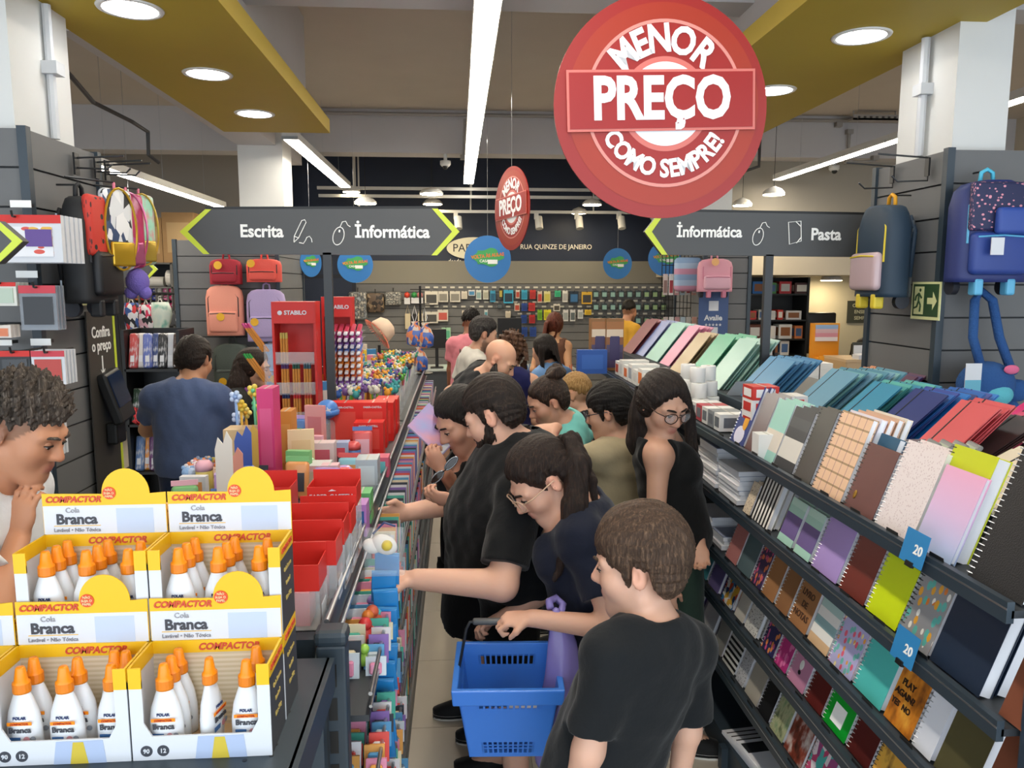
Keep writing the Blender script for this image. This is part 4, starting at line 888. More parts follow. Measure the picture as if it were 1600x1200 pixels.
# ================================================================== pen gondola, top deck
D = DECK + .0005
acr = mat('#e8ecef', .08, alpha=.22); redc = card('#cf2a22')
def acrylic(x0, x1, y0, y1, h, lab, fill, redh=.3, txt=None):
    e = E('acrylic_display', ((x0 + x1) / 2, (y0 + y1) / 2, D), lab, 'display box', 'clear display boxes with red tops'); a, b = (x1 - x0) / 2, (y1 - y0) / 2; t = .002; hr = h * (1 - redh)
    for nm_, v in (('front_panel', (-a, a, -b, -b + t)), ('back_panel', (-a, a, b - t, b)), ('side_panel', (-a, -a + t, -b + t, b - t)), ('side_panel', (a - t, a, -b + t, b - t))): MB().bx(*v, 0, hr).build(nm_, acr, e)
    for nm_, v in (('red_rim', (-a, a, -b, -b + t)), ('red_rim', (-a, -a + t, -b + t, b - t)), ('red_rim', (a - t, a, -b + t, b - t))): MB().bx(*v, hr, h).build(nm_, redc, e)
    MB().bx(-a, a, b - t, b, hr, h * 1.13).build('red_back', redc, e); MB().bx(-a + t, a - t, -b + t, b - t, 0, .003).build('floor_panel', acr, e)
    MB().bx(a - .0005, a + .0006, -b * .5, b * .6, hr * .1, hr * .55).build('sticker', whc, e)
    if txt: text('lettering', txt, FRONT((0, -b - .001, hr + h * redh * .5)), .0175, whc, e, .02); MB().prism([(-.01, -b - .001, hr + h * redh * .78), (.012, -b - .001, hr + h * redh * .8), (0, -b - .001, hr + h * redh * .88)], (0, .0005, 0)).build('emblem', whc, e)
    for i, (c, fx) in enumerate(fill):
        carton((e.location.x + fx, e.location.y, D + .0035), (.04, (y1 - y0) * .7, hr * .85), card(c), '%s pack inside the %s' % (['first', 'second', 'third'][i], lab), 'packs in the clear displays', flap=False)
acrylic(-.42, -.285, 2.10, 2.20, .205, 'red topped clear display lettered in white', [('#c9b8d8', -.04), ('#d88aa0', .02)], .27, 'FABER-CASTELL')
acrylic(-.435, -.285, 1.985, 2.08, .165, 'red topped clear display second behind the glue', [('#d9a0b0', -.03), ('#cfd3dc', .03)], .34)
acrylic(-.435, -.288, 1.875, 1.97, .175, 'red topped clear display third behind the glue', [('#78b8c4', .03), ('#e0d0d8', -.03)], .34)
acrylic(-.435, -.29, 1.76, 1.86, .165, 'red topped clear display closest behind the glue', [('#e07080', .02)], .36)
acrylic(-.46, -.31, 1.645, 1.745, .15, 'red topped clear display against the slotted upright', [('#d8606c', .03)], .4)
acrylic(-.60, -.47, 2.12, 2.22, .20, 'red topped clear display at the deck middle with a pink pack', [('#c03a80', .0)], .5)
def item(px, py, Y, w_, d, h, m, lab, panel=None, rz=0, grp=None, name='carton', cat='box'):
    c = P(px, py, Y); return carton((c.x, Y, D), (w_, d, h), m, lab, grp, rz, panel, name, True, cat)
item(485, 735, 2.85, .15, .10, .10, patt('stripes', ['#e0b8c4', '#9fd0cc', '#e6e0d8'], 5), 'pastel striped carton with a dark rounded print', panel=card('#cfc4b4'))
item(470, 680, 3.0, .10, .02, .20, card('#e0c49c'), 'tan header card with dark bars behind the striped carton', panel=card('#d9b98c'), rz=.2)
item(500, 690, 3.1, .12, .07, .13, card('#d8c4c4'), 'pale pink pack beside the striped carton', panel=card('#c05a6a')); item(537, 725, 2.6, .08, .05, .13, card('#c9ccd4'), 'silver grey pouch box near the rail', panel=card('#8a90a8'))
item(516, 725, 2.7, .06, .05, .13, card('#dcb4bc'), 'rose pack beside the silver pouch box', panel=card('#e8e0e0')); item(566, 760, 2.45, .06, .08, .10, card('#5fae6a'), 'green pack close to the chrome rail', panel=card('#bfe0c0'))
item(562, 800, 2.32, .05, .08, .10, card('#b07ac0'), 'violet pack close to the chrome rail', panel=card('#2a5a9a')); item(575, 720, 2.85, .08, .1, .12, mat('#aebbc4', .3), 'grey blue toy car box near the rail', panel=card('#c9d6dc'))
item(590, 690, 3.05, .09, .08, .08, card('#d0607a'), 'flat pink box with teal stripe', panel=card('#6fb8c0')); item(527, 700, 3.2, .1, .06, .11, card('#a8b4d4'), 'powder blue pack in the middle of the deck', panel=card('#d05060'))
redb = card('#d8261e')
for i, (px, Y, w_, h) in enumerate(((542, 3.62, .135, .215), (585, 3.62, .125, .215), (578, 3.45, .13, .15), (600, 3.8, .11, .19), (607, 3.98, .11, .18))):
    e = item(px, 690, Y, w_, .09 if i < 3 else .14, h, redb, 'bright red pencil carton %s' % ['inner of the rear pair', 'outer of the rear pair', 'low one in front of the pair', 'second along the rail', 'third along the rail'][i], grp='red pencil cartons', panel=mat('#e0483c', .35))
    if i < 3: text('lettering', 'FABER-CASTELL', FRONT((0, -.047, h * .9)), .012, whc, e, .02)
# blue capped figure bottle
c = P(513, 690, 3.55); e = E('kids_bottle', (c.x, 3.55, D), 'blue capped clear kids bottle with white star', 'bottle')
MB().lathe([(.03, 0), (.034, .01), (.034, .12), (.025, .14)], 20).build('bottle_body', acr, e, True); MB().sph((0, 0, .19), (.05, .05, .045), 18, 12).lathe([(.052, .165), (.056, .17), (.056, .185), (.05, .19)], 20).build('cap', mat('#4a80c8', .4), e, True)
MB().prism([(.018 * math.cos(q) * (1 if i % 2 else .45) + .012, -.05, .19 + .018 * math.sin(q) * (1 if i % 2 else .45)) for i, q in enumerate(np.linspace(0, 2 * PI, 11)[:-1])], (0, .006, 0)).build('star', whc, e)
# tall cartons
e = item(424, 735, 2.95, .06, .11, .375, card('#cf3d78'), 'tall magenta cardboard display panel', panel=card('#d8588a')); MB().bx(-.16, -.03, -.05, .05, 0, .22).build('tray', card('#cdb084'), e)
e2 = item(452, 715, 3.12, .05, .10, .26, card('#c8873c'), 'kraft orange cardboard display panel', panel=card('#d09850'))
e = item(493, 660, 3.35, .09, .02, .24, card('#dd9a9a'), 'salmon backing card with small icons', panel=card('#c87880'), rz=-.3)
for i, (px, cc, hh, l) in enumerate(((350, '#e4ded4', .30, 'white cut-out card with a notch'), (366, '#e09c8c', .22, 'salmon cut-out card'), (381, '#3f5aa8', .27, 'blue cut-out card'), (392, '#c9a24a', .25, 'mustard cut-out card'), (408, '#b0a4cc', .24, 'lilac cut-out card'))):
    Y = 2.45 + .13 * i; c = P(px, 735, Y); e = E('display_card', (c.x, Y, D), l + ' above the plush toppers', 'card', 'cut-out cards on the deck', (0, 0, .15 * i - .2)); w2 = .028
    MB().prism([(-w2, 0, 0), (w2, 0, 0), (w2 * 1.1, 0, hh * .9), (w2 * .5, 0, hh), (.0, 0, hh * .86), (-w2 * .6, 0, hh * .93), (-w2, 0, hh * .8)], (0, .003, 0)).build('card_panel', card(cc), e); MB().bx(-w2, w2, -.02, .003, 0, .002).build('foot', card(cc), e)
# pencil toppers like little flowers on sticks
def topper(px, py, Y, c1, c2, lab, grp='toppers on sticks'):
    p = P(px, py, Y); e = E('pencil_topper', (p.x, Y, D), lab, 'topper', grp); h = p.z - D
    MB().tube([(0, 0, 0), (.004, 0, h * .5), (0, 0, h)], .006, 6).build('stick', pla(c2), e, True)
    for k in range(5):
        q = 2 * PI * k / 5; MB().sph((.016 * math.cos(q), 0, h + .016 * math.sin(q)), .011, 8, 6).build('petal', pla(c1), e, True)
    MB().sph((0, -.006, h), .009, 8, 6).build('centre', pla(c2), e, True)
for i, (px, py, c1, c2, l) in enumerate(((396, 610, '#e6cf5a', '#6fc89a', 'yellow'), (368, 620, '#bcd0ee', '#8aa8d8', 'pale blue'), (376, 634, '#e8c84a', '#e0b040', 'lemon'), (402, 634, '#6fc8a0', '#e8e060', 'mint'), (371, 652, '#c8d4f0', '#7a90c8', 'ice blue'), (384, 645, '#e8d070', '#d8a030', 'straw'))):
    topper(px, py, 3.05 + .05 * i, c1, c2, '%s flower shaped pencil topper over the cut-out cards' % l)
# small plush toys in a tray
random.seed(3)
for i in range(16):
    px = 268 + (i % 8) * 11; Y = 2.85 + .1 * (i // 8) + .03 * (i % 3); c = P(px, 742, Y); z = D; x = max(c.x, -1.0)
    cc = ['#8fb0d8', '#e6e0e4', '#d88a5a', '#b8c8e0', '#e0a8b8', '#6a9ac8', '#d8b8a0', '#e07a30'][i % 8]; e = E('small_plush', (x, Y, z), '%s small plush keyring toy in the %s row of the tray' % (['sky blue', 'off white', 'tan orange', 'ice blue', 'rose', 'steel blue', 'sandy', 'bright orange'][i % 8], ['front', 'rear'][i // 8]), 'toy', 'small plush toys on the deck')
    m_ = mat(cc, .9, bump=.4, bscale=200); MB().sph((0, 0, .03), (.026, .022, .03), 10, 8).build('body', m_, e, True); MB().sph((0, -.004, .072), (.022, .02, .02), 10, 8).build('head', m_, e, True)
    for s in (-1, 1): MB().sph((s * .016, 0, .09), .008, 8, 6).build('ear', m_, e, True)
# red pencil towers
def tower(px, Y, w_, d, h, lab):
    c = P(px, 600, Y); e = E('pencil_tower', (c.x, Y, D), lab, 'display stand', 'red pencil display towers'); a, b = w_ / 2, d / 2
    MB().bx(-a, a, -b, b, 0, .03).build('base', redc, e); MB().bx(-a, a, b - .01, b, .03, h).build('back_panel', redc, e); MB().bx(-a, -a + .012, -b, b, .03, h).build('side_panel', redc, e); MB().bx(a - .012, a, -b, b, .03, h).build('side_panel', redc, e)
    MB().bx(-a, a, -b, b, h, h + .012).build('top_panel', redc, e); MB().bx(-a + .012, a - .012, -b, -b + .008, h - .1, h).build('header', redc, e); text('lettering', 'STABILO', FRONT((.01, -b - .002, h - .045)), .03, whc, e, .03); MB().sph((-a * .62, -b - .001, h - .045), (.012, .001, .012)).build('emblem', whc, e)
    return e, c.x
e, tx = tower(467, 4.15, .225, .15, .66, 'tall red pencil display tower with wooden pencils')
pbody = mat('#d08a3c', .45); pm_ = {}
def pencil_bundle(x, y, z, h, cap, lab, par_grp, tilt=(0, 0), n=6, r=.006, body=None):
    """one bunch: every pencil its own object"""
    for k in range(n):
        dx, dy = (k % 3 - 1) * .0135, (k // 3) * .0135; key = (h, cap, r, body)
        if key not in pm_: pm_[key] = (MB().cyl((0, 0, 0), (0, 0, h), r, n=6).mesh('shaft', body or pbody), MB().cyl((0, 0, h), (0, 0, h + .03), r * 1.05, r * .9, n=6).mesh('cap', pla(cap)))
        e_ = E('pencil', (x + dx, y + dy, z), lab + ', ' + ordw(k + 1), 'pencil', par_grp, (tilt[0], tilt[1], 0)); ob('shaft', pm_[key][0], e_); ob('cap', pm_[key][1], e_)
for r2, z in enumerate((D + .032, D + .19, D + .35)):
    for k, cc in enumerate((['#2a3560', '#c82830', '#c8402c'], ['#5a3a70', '#2f5a50', '#3a5a68'], ['#c8b060', '#4a8a50', '#4a8a50'])[r2]):
        if r2 == 2 and k: continue
        pencil_bundle(tx - .06 + k * .058, 4.10, z, .13, cc, 'wooden pencil in the %s row of the red tower, %s cell' % (['bottom', 'middle', 'top'][r2], ['first', 'second', 'third'][k]), 'pencils in the red tower')
    MB().bx(tx - .1, tx + .1, 4.078, 4.081, z, z + .06).build('cell_front', acr, None); o = COL.objects[-1]; o.parent = e; o.location = (-tx, -4.15, -D)
    if r2: MB().bx(tx - .1, tx + .1, 4.08, 4.20, z - .006, z - .001).build('cell_floor', acr, None); o = COL.objects[-1]; o.parent = e; o.location = (-tx, -4.15, -D)
for k, (z, c1) in enumerate(((.50, '#c83a80'), (.34, '#3aa050'), (.16, '#8a4a8a'))):
    pencil_bundle(tx - .16, 4.12, D + z - .09, .15, c1, 'tilted wooden pencil on the outer flank of the tower, %s bunch' % ['upper', 'middle', 'lower'][k], 'pencils in the red tower', (0, -.6), 6)
MB().bx(-.16, -.11, -.07, .07, 0, .45).build('flank_rack', acr, e)
e, tx = tower(532, 4.45, .17, .12, .68, 'second red display tower stacked with highlighters')
hcols = ['#c060b8', '#8a58b0', '#9a68c0', '#a070c8', '#e0703a', '#e8803a', '#e89038', '#e87a58', '#5a78c0', '#8a60b0', '#b04a90', '#c0405a']
for r2 in range(12):
    hm2 = MB().rbox((0, 0, 0), (.026, .11, .016), .005, 1).mesh('barrel', pla(hcols[r2])); cm2 = MB().rbox((0, -.07, 0), (.02, .035, .013), .003, 1).mesh('cap', whc)
    for k in range(5):
        z = D + .12 + r2 * .036; e_ = E('highlighter', (tx - .03 + k * .034 + .02, 4.37, z), 'highlighter %s in row %s of the second red tower' % (['first', 'second', 'third', 'fourth', 'fifth'][k], ['one', 'two', 'three', 'four', 'five', 'six', 'seven', 'eight', 'nine', 'ten', 'eleven', 'twelve'][r2]), 'highlighter', 'highlighters in the second tower', (math.radians(20), 0, 0)); ob('barrel', hm2, e_); ob('cap', cm2, e_)
    MB().bx(-.04, .15, -.12, .0, .105 + r2 * .036, .108 + r2 * .036).build('tray', acr, e)
# bins full of fancy pens
def bin_(x0, x1, y0, y1, h, lab):
    e = E('pen_bin', ((x0 + x1) / 2, (y0 + y1) / 2, D), lab, 'bin', 'clear pen bins'); a, b = (x1 - x0) / 2, (y1 - y0) / 2
    for v in ((-a, a, -b, -b + .002), (-a, a, b - .002, b), (-a, -a + .002, -b + .002, b - .002), (a - .002, a, -b + .002, b - .002)): MB().bx(*v, 0, h).build('wall_panel', acr, e)
    MB().bx(-a, a, -b, b, -.0002, .002).build('bottom', acr, e)
random.seed(11); penm = {}
topc = ['#7a5a9a', '#3f9a9a', '#e0a030', '#d8d8c8', '#2f5aa0', '#6ab04a', '#e8c840', '#c85a80', '#e8e0d0', '#4aa080', '#d07a30', '#3a3a48']; topn = ['purple', 'teal', 'amber', 'ivory', 'blue', 'leaf green', 'yellow', 'pink', 'cream', 'sea green', 'orange', 'charcoal']
cnt = 0
for bi in range(10):
    y0 = 4.05 + bi * .24
    bin_(-.66, -.34, y0, y0 + .2, .11, 'clear pen bin, %s along the rail' % (ordn + ['sixth', 'seventh', 'eighth', 'ninth', 'tenth'])[bi])
    for k in range(22 if bi < 5 else 14):
        ci = (k * 5 + bi * 3) % 12 if bi > 1 else (k * 3) % 5; h = .15 + .05 * random.random(); x = -.64 + .28 * random.random(); y = y0 + .02 + .16 * random.random()
        key = ci
        if key not in penm: penm[key] = (MB().cyl((0, 0, 0), (0, 0, .16), .005, n=7).mesh('barrel', pla(topc[(ci * 5 + 2) % 12])), MB().sph((0, 0, .18), (.02, .017, .022), 8, 6).sph((.016, 0, .2), .010, 7, 5).sph((-.016, 0, .2), .010, 7, 5).mesh('topper', mat(topc[ci], .6), True))
        e = E('novelty_pen', (x, y, D + .003 + (h - .15) * .5), 'novelty pen with %s topper, %s in the %s pen bin' % (topn[ci], ordw(k + 1), (ordn + ['sixth', 'seventh', 'eighth', 'ninth', 'tenth'])[bi]), 'pen', 'novelty pens in bins', (random.uniform(-.18, .18), random.uniform(-.2, .2), 0)); ob('barrel', penm[key][0], e); ob('topper', penm[key][1], e); cnt += 1
random.seed(5)
for k in range(26):
    y = 4.15 + (k // 2) * .2; x = -.86 + .1 * (k % 2) + .04 * random.random(); cc = ['#e8d8c0', '#4a90c8', '#d8483c', '#e0c040', '#b8d4d8', '#e88aa8', '#5a3a30', '#dfe4e6'][k % 8]
    carton((x, y + .1, D), (.08, .04, .16 + .1 * random.random()), card(cc), '%s backing card pack standing in the deck centre, number %s from the towers' % (['cream', 'azure', 'red', 'yellow', 'pale aqua', 'pink', 'dark brown', 'off white'][k % 8], ['one', 'two', 'three', 'four'][k // 8]), 'backing card packs on the deck centre', random.uniform(-.4, .4), card(['#c83a30', '#e6e4de', '#f0e0a0', '#3a68b0'][k % 4]))
# mixed small goods filling the deck between the tall cards and the rail
random.seed(31)
cl = [('#e6b0c0', 'rose'), ('#8fc8d8', 'aqua'), ('#e8d070', 'lemon'), ('#c0a0d8', 'lilac'), ('#d8d8dc', 'white'), ('#d85a5a', 'red'), ('#7ab87a', 'green'), ('#5a80c0', 'blue'), ('#e09a60', 'apricot'), ('#3c3f48', 'charcoal')]
n_ = {}
for k in range(46):
    y = 2.32 + (k // 4) * .125 + random.uniform(0, .03); x = -.92 + (k % 4) * .16 + random.uniform(-.02, .02)
    if x > -.36: x = -.37
    if y > 3.38 and x > -.62: continue
    c1, cn = cl[(k * 7) % 10]; n_[cn] = n_.get(cn, 0) + 1; kind = k % 3; hh = random.uniform(.07, .15)
    lab = '%s on the deck, %s of its colour from the near end' % (cn + ' ' + ['card pack', 'sharpener pot', 'soft pouch'][kind], ordw(n_[cn]))
    if kind == 0: carton((x, y, D), (.09, .03, hh), card(c1), lab, 'small goods on the deck', random.uniform(-.3, .3), card(cl[(k * 3 + 2) % 10][0]), 'card_pack_box', False)
    elif kind == 1:
        e = E('sharpener_pot', (x, y, D), lab, 'pot', 'small goods on the deck'); MB().lathe([(.026, 0), (.03, .004), (.03, hh * .6), (.028, hh * .62)], 18).build('pot', mat(c1, .25, alpha=.85), e, True); MB().lathe([(.031, hh * .6), (.031, hh * .75), (.02, hh * .85), (.001, hh * .86)], 18).build('lid', pla(cl[(k + 4) % 10][0]), e, True)
    else:
        e = E('soft_pouch', (x, y, D), lab, 'pouch', 'small goods on the deck', (-.15, 0, random.uniform(-.3, .3))); MB().rbox((0, 0, hh / 2), (.085, .03, hh), .013, 3).build('pouch', mat(c1, .3), e, True); MB().bx(-.03, .03, -.0165, -.015, hh * .2, hh * .7).build('label', card(cl[(k + 5) % 10][0]), e); MB().bx(-.0425, .0425, -.004, .004, hh, hh + .018).build('header', card(cl[(k + 2) % 10][0]), e)
# straw hat on a head form, fringe and hanging blue bags far along the deck
c = P(592, 520, 6.3); e = E('sun_hat', (c.x, 6.3, D), 'cream sun hat with coral fringe on a stand', 'hat'); zz = c.z - D
MB().cyl((0, 0, 0), (0, 0, zz - .1), .012, n=8).lathe([(.08, 0), (.08, .012), (.02, .015)], 16).build('stand', black, e); T = Matrix.Translation((0, 0, zz)) @ Matrix.Rotation(.9, 4, 'Y') @ Matrix.Rotation(-.3, 4, 'X')
MB().lathe([(.10, .0), (.105, .02), (.09, .09), (.05, .12), (.001, .125)], 24, T=T).build('crown', mat('#e3c8ae', .8, bump=.3, bscale=200), e, True)
fr = MB()
for k in range(40):
    q = 2 * PI * k / 40; fr.prism([(.1 * math.cos(q - .05), .1 * math.sin(q - .05), 0), (.1 * math.cos(q + .05), .1 * math.sin(q + .05), 0), (.15 * math.cos(q), .15 * math.sin(q), -.02)], (0, 0, .004), T=T)
o = fr.build('fringe', mat('#e07a60', .7), e); o['kind'] = 'stuff'
for i, (px, py) in enumerate(((648, 515), (664, 518), (655, 555))):
    c = P(px, py, 6.55); e = E('drawstring_bag', (c.x, 6.55, c.z), 'blue printed drawstring bag hanging on the gondola end, %s of three' % ['first', 'second', 'lowest'][i], 'bag', 'blue drawstring bags')
    MB().lathe([(.03, -.14), (.07, -.12), (.075, -.04), (.05, .02), (.02, .05), (.035, .07)], 14, sy=.4).build('pouch', patt('patches', ['#3f62b8', '#5a7ac8', '#d8c8b8', '#e08a60'], 5), e, True); MB().tube([(0, 0, .05), (.02, 0, .12), (0, 0, .2), (-.02, 0, .12), (0, 0, .05)], .003, 5).build('cord', whc, e)
st = E('hook_stand', (P(657, 500, 6.6).x, 6.6, D), 'black wire hook stand on the gondola end', 'stand'); MB().cyl((0, 0, 0), (0, 0, .75), .01, n=8).build('pole', black, st)
for i, z in enumerate((.45, .6, .72)): MB().cyl((-.08, -.05, z), (.08, -.05, z), .004, n=6).cyl((0, 0, z), (0, -.05, z), .004, n=6).build('hook_bar', black, st)
MB().lathe([(.1, 0), (.1, .01), (.012, .014)], 16).build('foot', black, st)
# ================================================================== racks on the aisle side
random.seed(21)
pal = [('#c8d4dc', 'pale blue'), ('#d88aa8', 'pink'), ('#e0e0e4', 'white'), ('#5a9ac8', 'blue'), ('#e0a050', 'orange'), ('#4fae9a', 'green'), ('#8a6ab0', 'violet'), ('#d85048', 'red'), ('#e6d8b8', 'cream'), ('#3a3f4a', 'black')]
cardm = {}
def rack_card(x, y, z, w_, h, t, ci, tier, rx, k=0):
    key = (w_, h, t, ci)
    if key not in cardm: cardm[key] = (MB().bx(-w_ / 2, w_ / 2, 0, t * .35, 0, h).mesh('backing', card(pal[ci][0])), MB().rbox((0, -t * .3, h * .42), (w_ * .6, t * .7, h * .62), .004, 1).mesh('blister', mat(pal[(ci * 3 + 1) % 10][0], .18)))
    e = E('blister_pack', (x, y, z), '%s blister card on the %s, %s from the near end' % (pal[ci][1], tier, ordw(k + 1)), 'blister pack', 'blister cards on the pen racks', (rx, 0, 0)); ob('backing', cardm[key][0], e); ob('blister', cardm[key][1], e)
for (zi, xs, y0, y1, dy, h, w_, tn) in ((0, (-.26,), 1.78, 6.6, .04, .14, .09, 'highest pen rack'), (1, (-.258,), 1.72, 4.6, .05, .13, .09, 'second pen rack'), (2, (-.255,), 1.72, 3.9, .06, .12, .09, 'third pen rack'), (3, (-.255,), 1.72, 3.6, .07, .12, .09, 'lowest pen rack')):
    z = LSH[zi][0] + .001
    for x in xs:
        y = y0; k = 0
        while y < y1:
            if y <= 2.4: rack_card(x + .052 - .008 * (k % 2), y + .012, z, .05, (.045, .06, .07)[k % 3], .02, (k * 3 + zi) % 10, tn + ' front row', -.22, k)
            rack_card(x if y > 2.4 else x - .018, y, z, w_ if y > 2.4 else .062, h if y > 2.4 else (.06, .075, .05)[k % 3], .016 if y > 2.4 else .022, (k * 7 + zi * 3 + int(random.random() * 3)) % 10, tn, -.22, k); y += dy if y > 2.4 else .032; k += 1
# soft toy packs, orange and pastel lumps at the near end of the racks
for i, (px, py, X, c1, l, r) in enumerate(((552, 965, -.29, '#e8863a', 'orange', .028), (560, 985, -.28, '#e06a48', 'coral', .03), (548, 1000, -.29, '#d03a3a', 'red', .03), (566, 950, -.27, '#5fc0c0', 'aqua', .024), (575, 880, -.29, '#e0b8a0', 'peach', .03), (590, 860, -.29, '#e8d8c8', 'cream', .03), (560, 930, -.29, '#b090d0', 'lilac', .026), (545, 1030, -.28, '#9ac850', 'lime', .022))):
    p = PXp(px, py, X); e = E('squeeze_toy', (X + .04, p.y, .951), '%s rounded squeeze toy at the near end of the highest rack' % l, 'toy', 'squeeze toys on the rack'); MB().sph((0, 0, r), (r, r, r), 14, 10).build('body', mat(c1, .35), e, True); MB().sph((0, -r * .3, r * 2.2), (r * .6, r * .6, r * .6), 10, 8).build('head', mat(c1, .35), e, True)
# strip of blue sachets on a clip strip
bs = E('clip_strip', (-.205, 2.05, 1.205), 'clear clip strip of blue sachets hanging at the pen rack', 'clip strip'); MB().bx(-.016, .016, 0, .002, -.60, .02).build('strip', acr, bs); MB().cyl((-.05, 0, .0), (.0, 0, .01), .003, n=6).build('hook', chrome, bs)
bm = mat('#2a8ad0', .3); random.seed(2)
for i in range(11):
    z = 1.155 - i * .052; e = E('blue_sachet', (-.203 - .002 * i + random.uniform(-.004, .004), 2.043, z), 'blue sachet on the clip strip, %s from the top' % (ordn + ['sixth', 'seventh', 'eighth', 'ninth', 'tenth', 'eleventh'])[i].replace('nearest', 'first'), 'sachet', 'blue sachets on the clip strip', (.22, random.uniform(-.08, .08), random.uniform(-.15, .15)))
    MB().rbox((0, 0, -.03), (.068, .008, .09), .003, 2).build('pouch', bm, e, True)
    for s in (.014, -.078): MB().bx(-.034, .034, -.001, .001, s, s + .008).build('seal', mat('#5aa8e0', .3), e)
    MB().bx(-.018, .0, -.0052, -.0045, -.065, -.045).build('print_patch', whc, e)
eg = E('egg_keyring', (-.2, 1.99, 1.215), 'white fried egg shaped plush keyring in a clear bag', 'toy'); T = Matrix.Rotation(.5, 4, 'Y')
MB().sph((0, 0, 0), (.036, .014, .026), 16, 10, T=T).sph((-.028, .002, -.02), (.025, .012, .02), 12, 8, T=T).build('white_body', mat('#e6e2dc', .8), eg, True); MB().sph((.006, -.011, .004), (.015, .011, .015), 12, 8, T=T).build('yolk', mat('#d8c04a', .6), eg, True); MB().rbox((0, 0, -.02), (.11, .036, .13), .01, 2).build('clear_bag', mat('#dfe6ea', .1, alpha=.13), eg); MB().tube([(-.03, 0, .03), (0, 0, .06), (.03, 0, .05)], .003, 6).build('cord', mat('#24386a', .5), eg)
# ================================================================== goods on columns, at the back and along the sides
hookm = mat('#1d1e20', .4)
NUM = ['first', 'second', 'third', 'fourth', 'fifth', 'sixth', 'seventh', 'eighth', 'ninth', 'tenth', 'eleventh', 'twelfth', 'thirteenth', 'fourteenth', 'fifteenth', 'sixteenth', 'seventeenth', 'eighteenth', 'nineteenth', 'twentieth', 'twenty-first', 'twenty-second', 'twenty-third', 'twenty-fourth', 'twenty-fifth', 'twenty-sixth', 'twenty-seventh']
def hang(x0, y0, x1, y1, Y, m, pm_, lab, n=3, grp=None, name='hanging_pack', wall=None, cat='pack', header=None, depth=.012):
    a, b = P(x0, y1, Y), P(x1, y0, Y); c = (a + b) / 2; w_, h_ = abs(b.x - a.x) / 2, abs(b.z - a.z) / 2; wall = wall or Y + .15
    e = E(name, (c.x, Y, c.z), lab, cat, grp)
    MB().bx(-w_, w_, 0, depth, -h_, h_).build('card', m, e); MB().bx(-w_ * .8, w_ * .8, -.004, 0, -h_ * .75, h_ * .5).build('print_panel', pm_, e)
    if header: MB().bx(-w_, w_, -.002, 0, h_ * .65, h_).build('header', header, e)
    for i in range(1, n): MB().bx(-w_, w_, i * (depth + .012), i * (depth + .012) + depth, -h_, h_).build('card_behind', m, e)
    MB().cyl((0, -.02, h_ * .92), (0, wall - Y, h_ * .92), .004, n=6).cyl((0, -.02, h_ * .92), (0, -.025, h_ * .92 + .02), .004, n=6).build('hook', hookm, e)
    return e
rain = patt('stripes', ['#b83a30', '#d87a30', '#d8b830', '#4a9a4a', '#3a6ab0', '#5a3a8a'], 1)
G1 = 'art packs on the dark column'; W1 = 3.085
e = hang(-40, 336, 94, 410, 2.88, whc, patt('floral', ['#e6e6ea', '#d85040', '#e0b040', '#5aa0c8'], 5), 'large white colouring set box with red top on the column', 5, G1, wall=W1, header=redc, depth=.022)
q = P(62, 372, 2.88) - Vector(e.location); MB().bx(q.x - .045, q.x + .045, -.008, -.004, q.z - .03, q.z + .03).build('rainbow_print', rain, e)
e = hang(34, 446, 86, 516, 2.9, mat('#9aa2ac', .2, alpha=.5), patt('stripes', ['#23252a', '#7a8088'], 7), 'clear wallet of black pencils on the column', 3, G1, wall=W1, header=card('#c83a48'))
hang(-20, 441, 24, 478, 2.9, card('#d8d8d0'), card('#b8c8b8'), 'red topped pack at the frame edge over the tags', 4, G1, wall=W1, header=redc)
hang(-20, 508, 16, 528, 2.9, card('#e0d8d0'), patt('stripes', ['#d87a50', '#e8e0d8'], 5), 'crayon pack at the frame edge', 3, G1, wall=W1)
hang(2, 548, 46, 600, 2.9, card('#2f3236'), patt('stripes', ['#3a3d42', '#c8c8c8', '#2a2c30'], 4), 'dark red topped pencil pack on the column', 2, G1, wall=W1, header=redc)
hang(52, 548, 100, 601, 2.9, whc, rain, 'white felt pen pack with red header on the column', 4, G1, wall=W1, header=card('#c83a48'))
hang(56, 650, 90, 712, 2.9, card('#d8dce0'), patt('cloud', ['#c83a48', '#e6e6ea', '#78a8b0'], 5), 'red and white pack beside the boy on the column', 3, G1, wall=W1)
hang(-30, 655, 20, 720, 2.9, whc, card('#c83a48'), 'red printed pack behind the boy on the column', 2, G1, wall=W1)
for i, (x0, y0, x1, y1) in enumerate(((16, 313, 48, 324), (25, 423, 58, 434), (48, 529, 79, 540), (-5, 531, 18, 540))):
    a, b = P(x0, y1, 3.0), P(x1, y0, 3.0); e = E('price_tag', ((a.x + b.x) / 2, 3.0, (a.z + b.z) / 2), 'white price tag on the dark column, %s from the top' % NUM[i], 'price tag', 'white price tags on the column'); MB().bx(-(b.x - a.x) / 2, (b.x - a.x) / 2, 0, .002, -(b.z - a.z) / 2, (b.z - a.z) / 2).build('paper', whitep, e); MB().bx(-.01, .01, .002, .075, -.006, .006).build('arm', hookm, e)
def rbox_smooth(name, c, d, r, m, par, seg=4, T=None):
    return MB().rbox(c, d, r, seg, T=T).build(name, m, par, True)
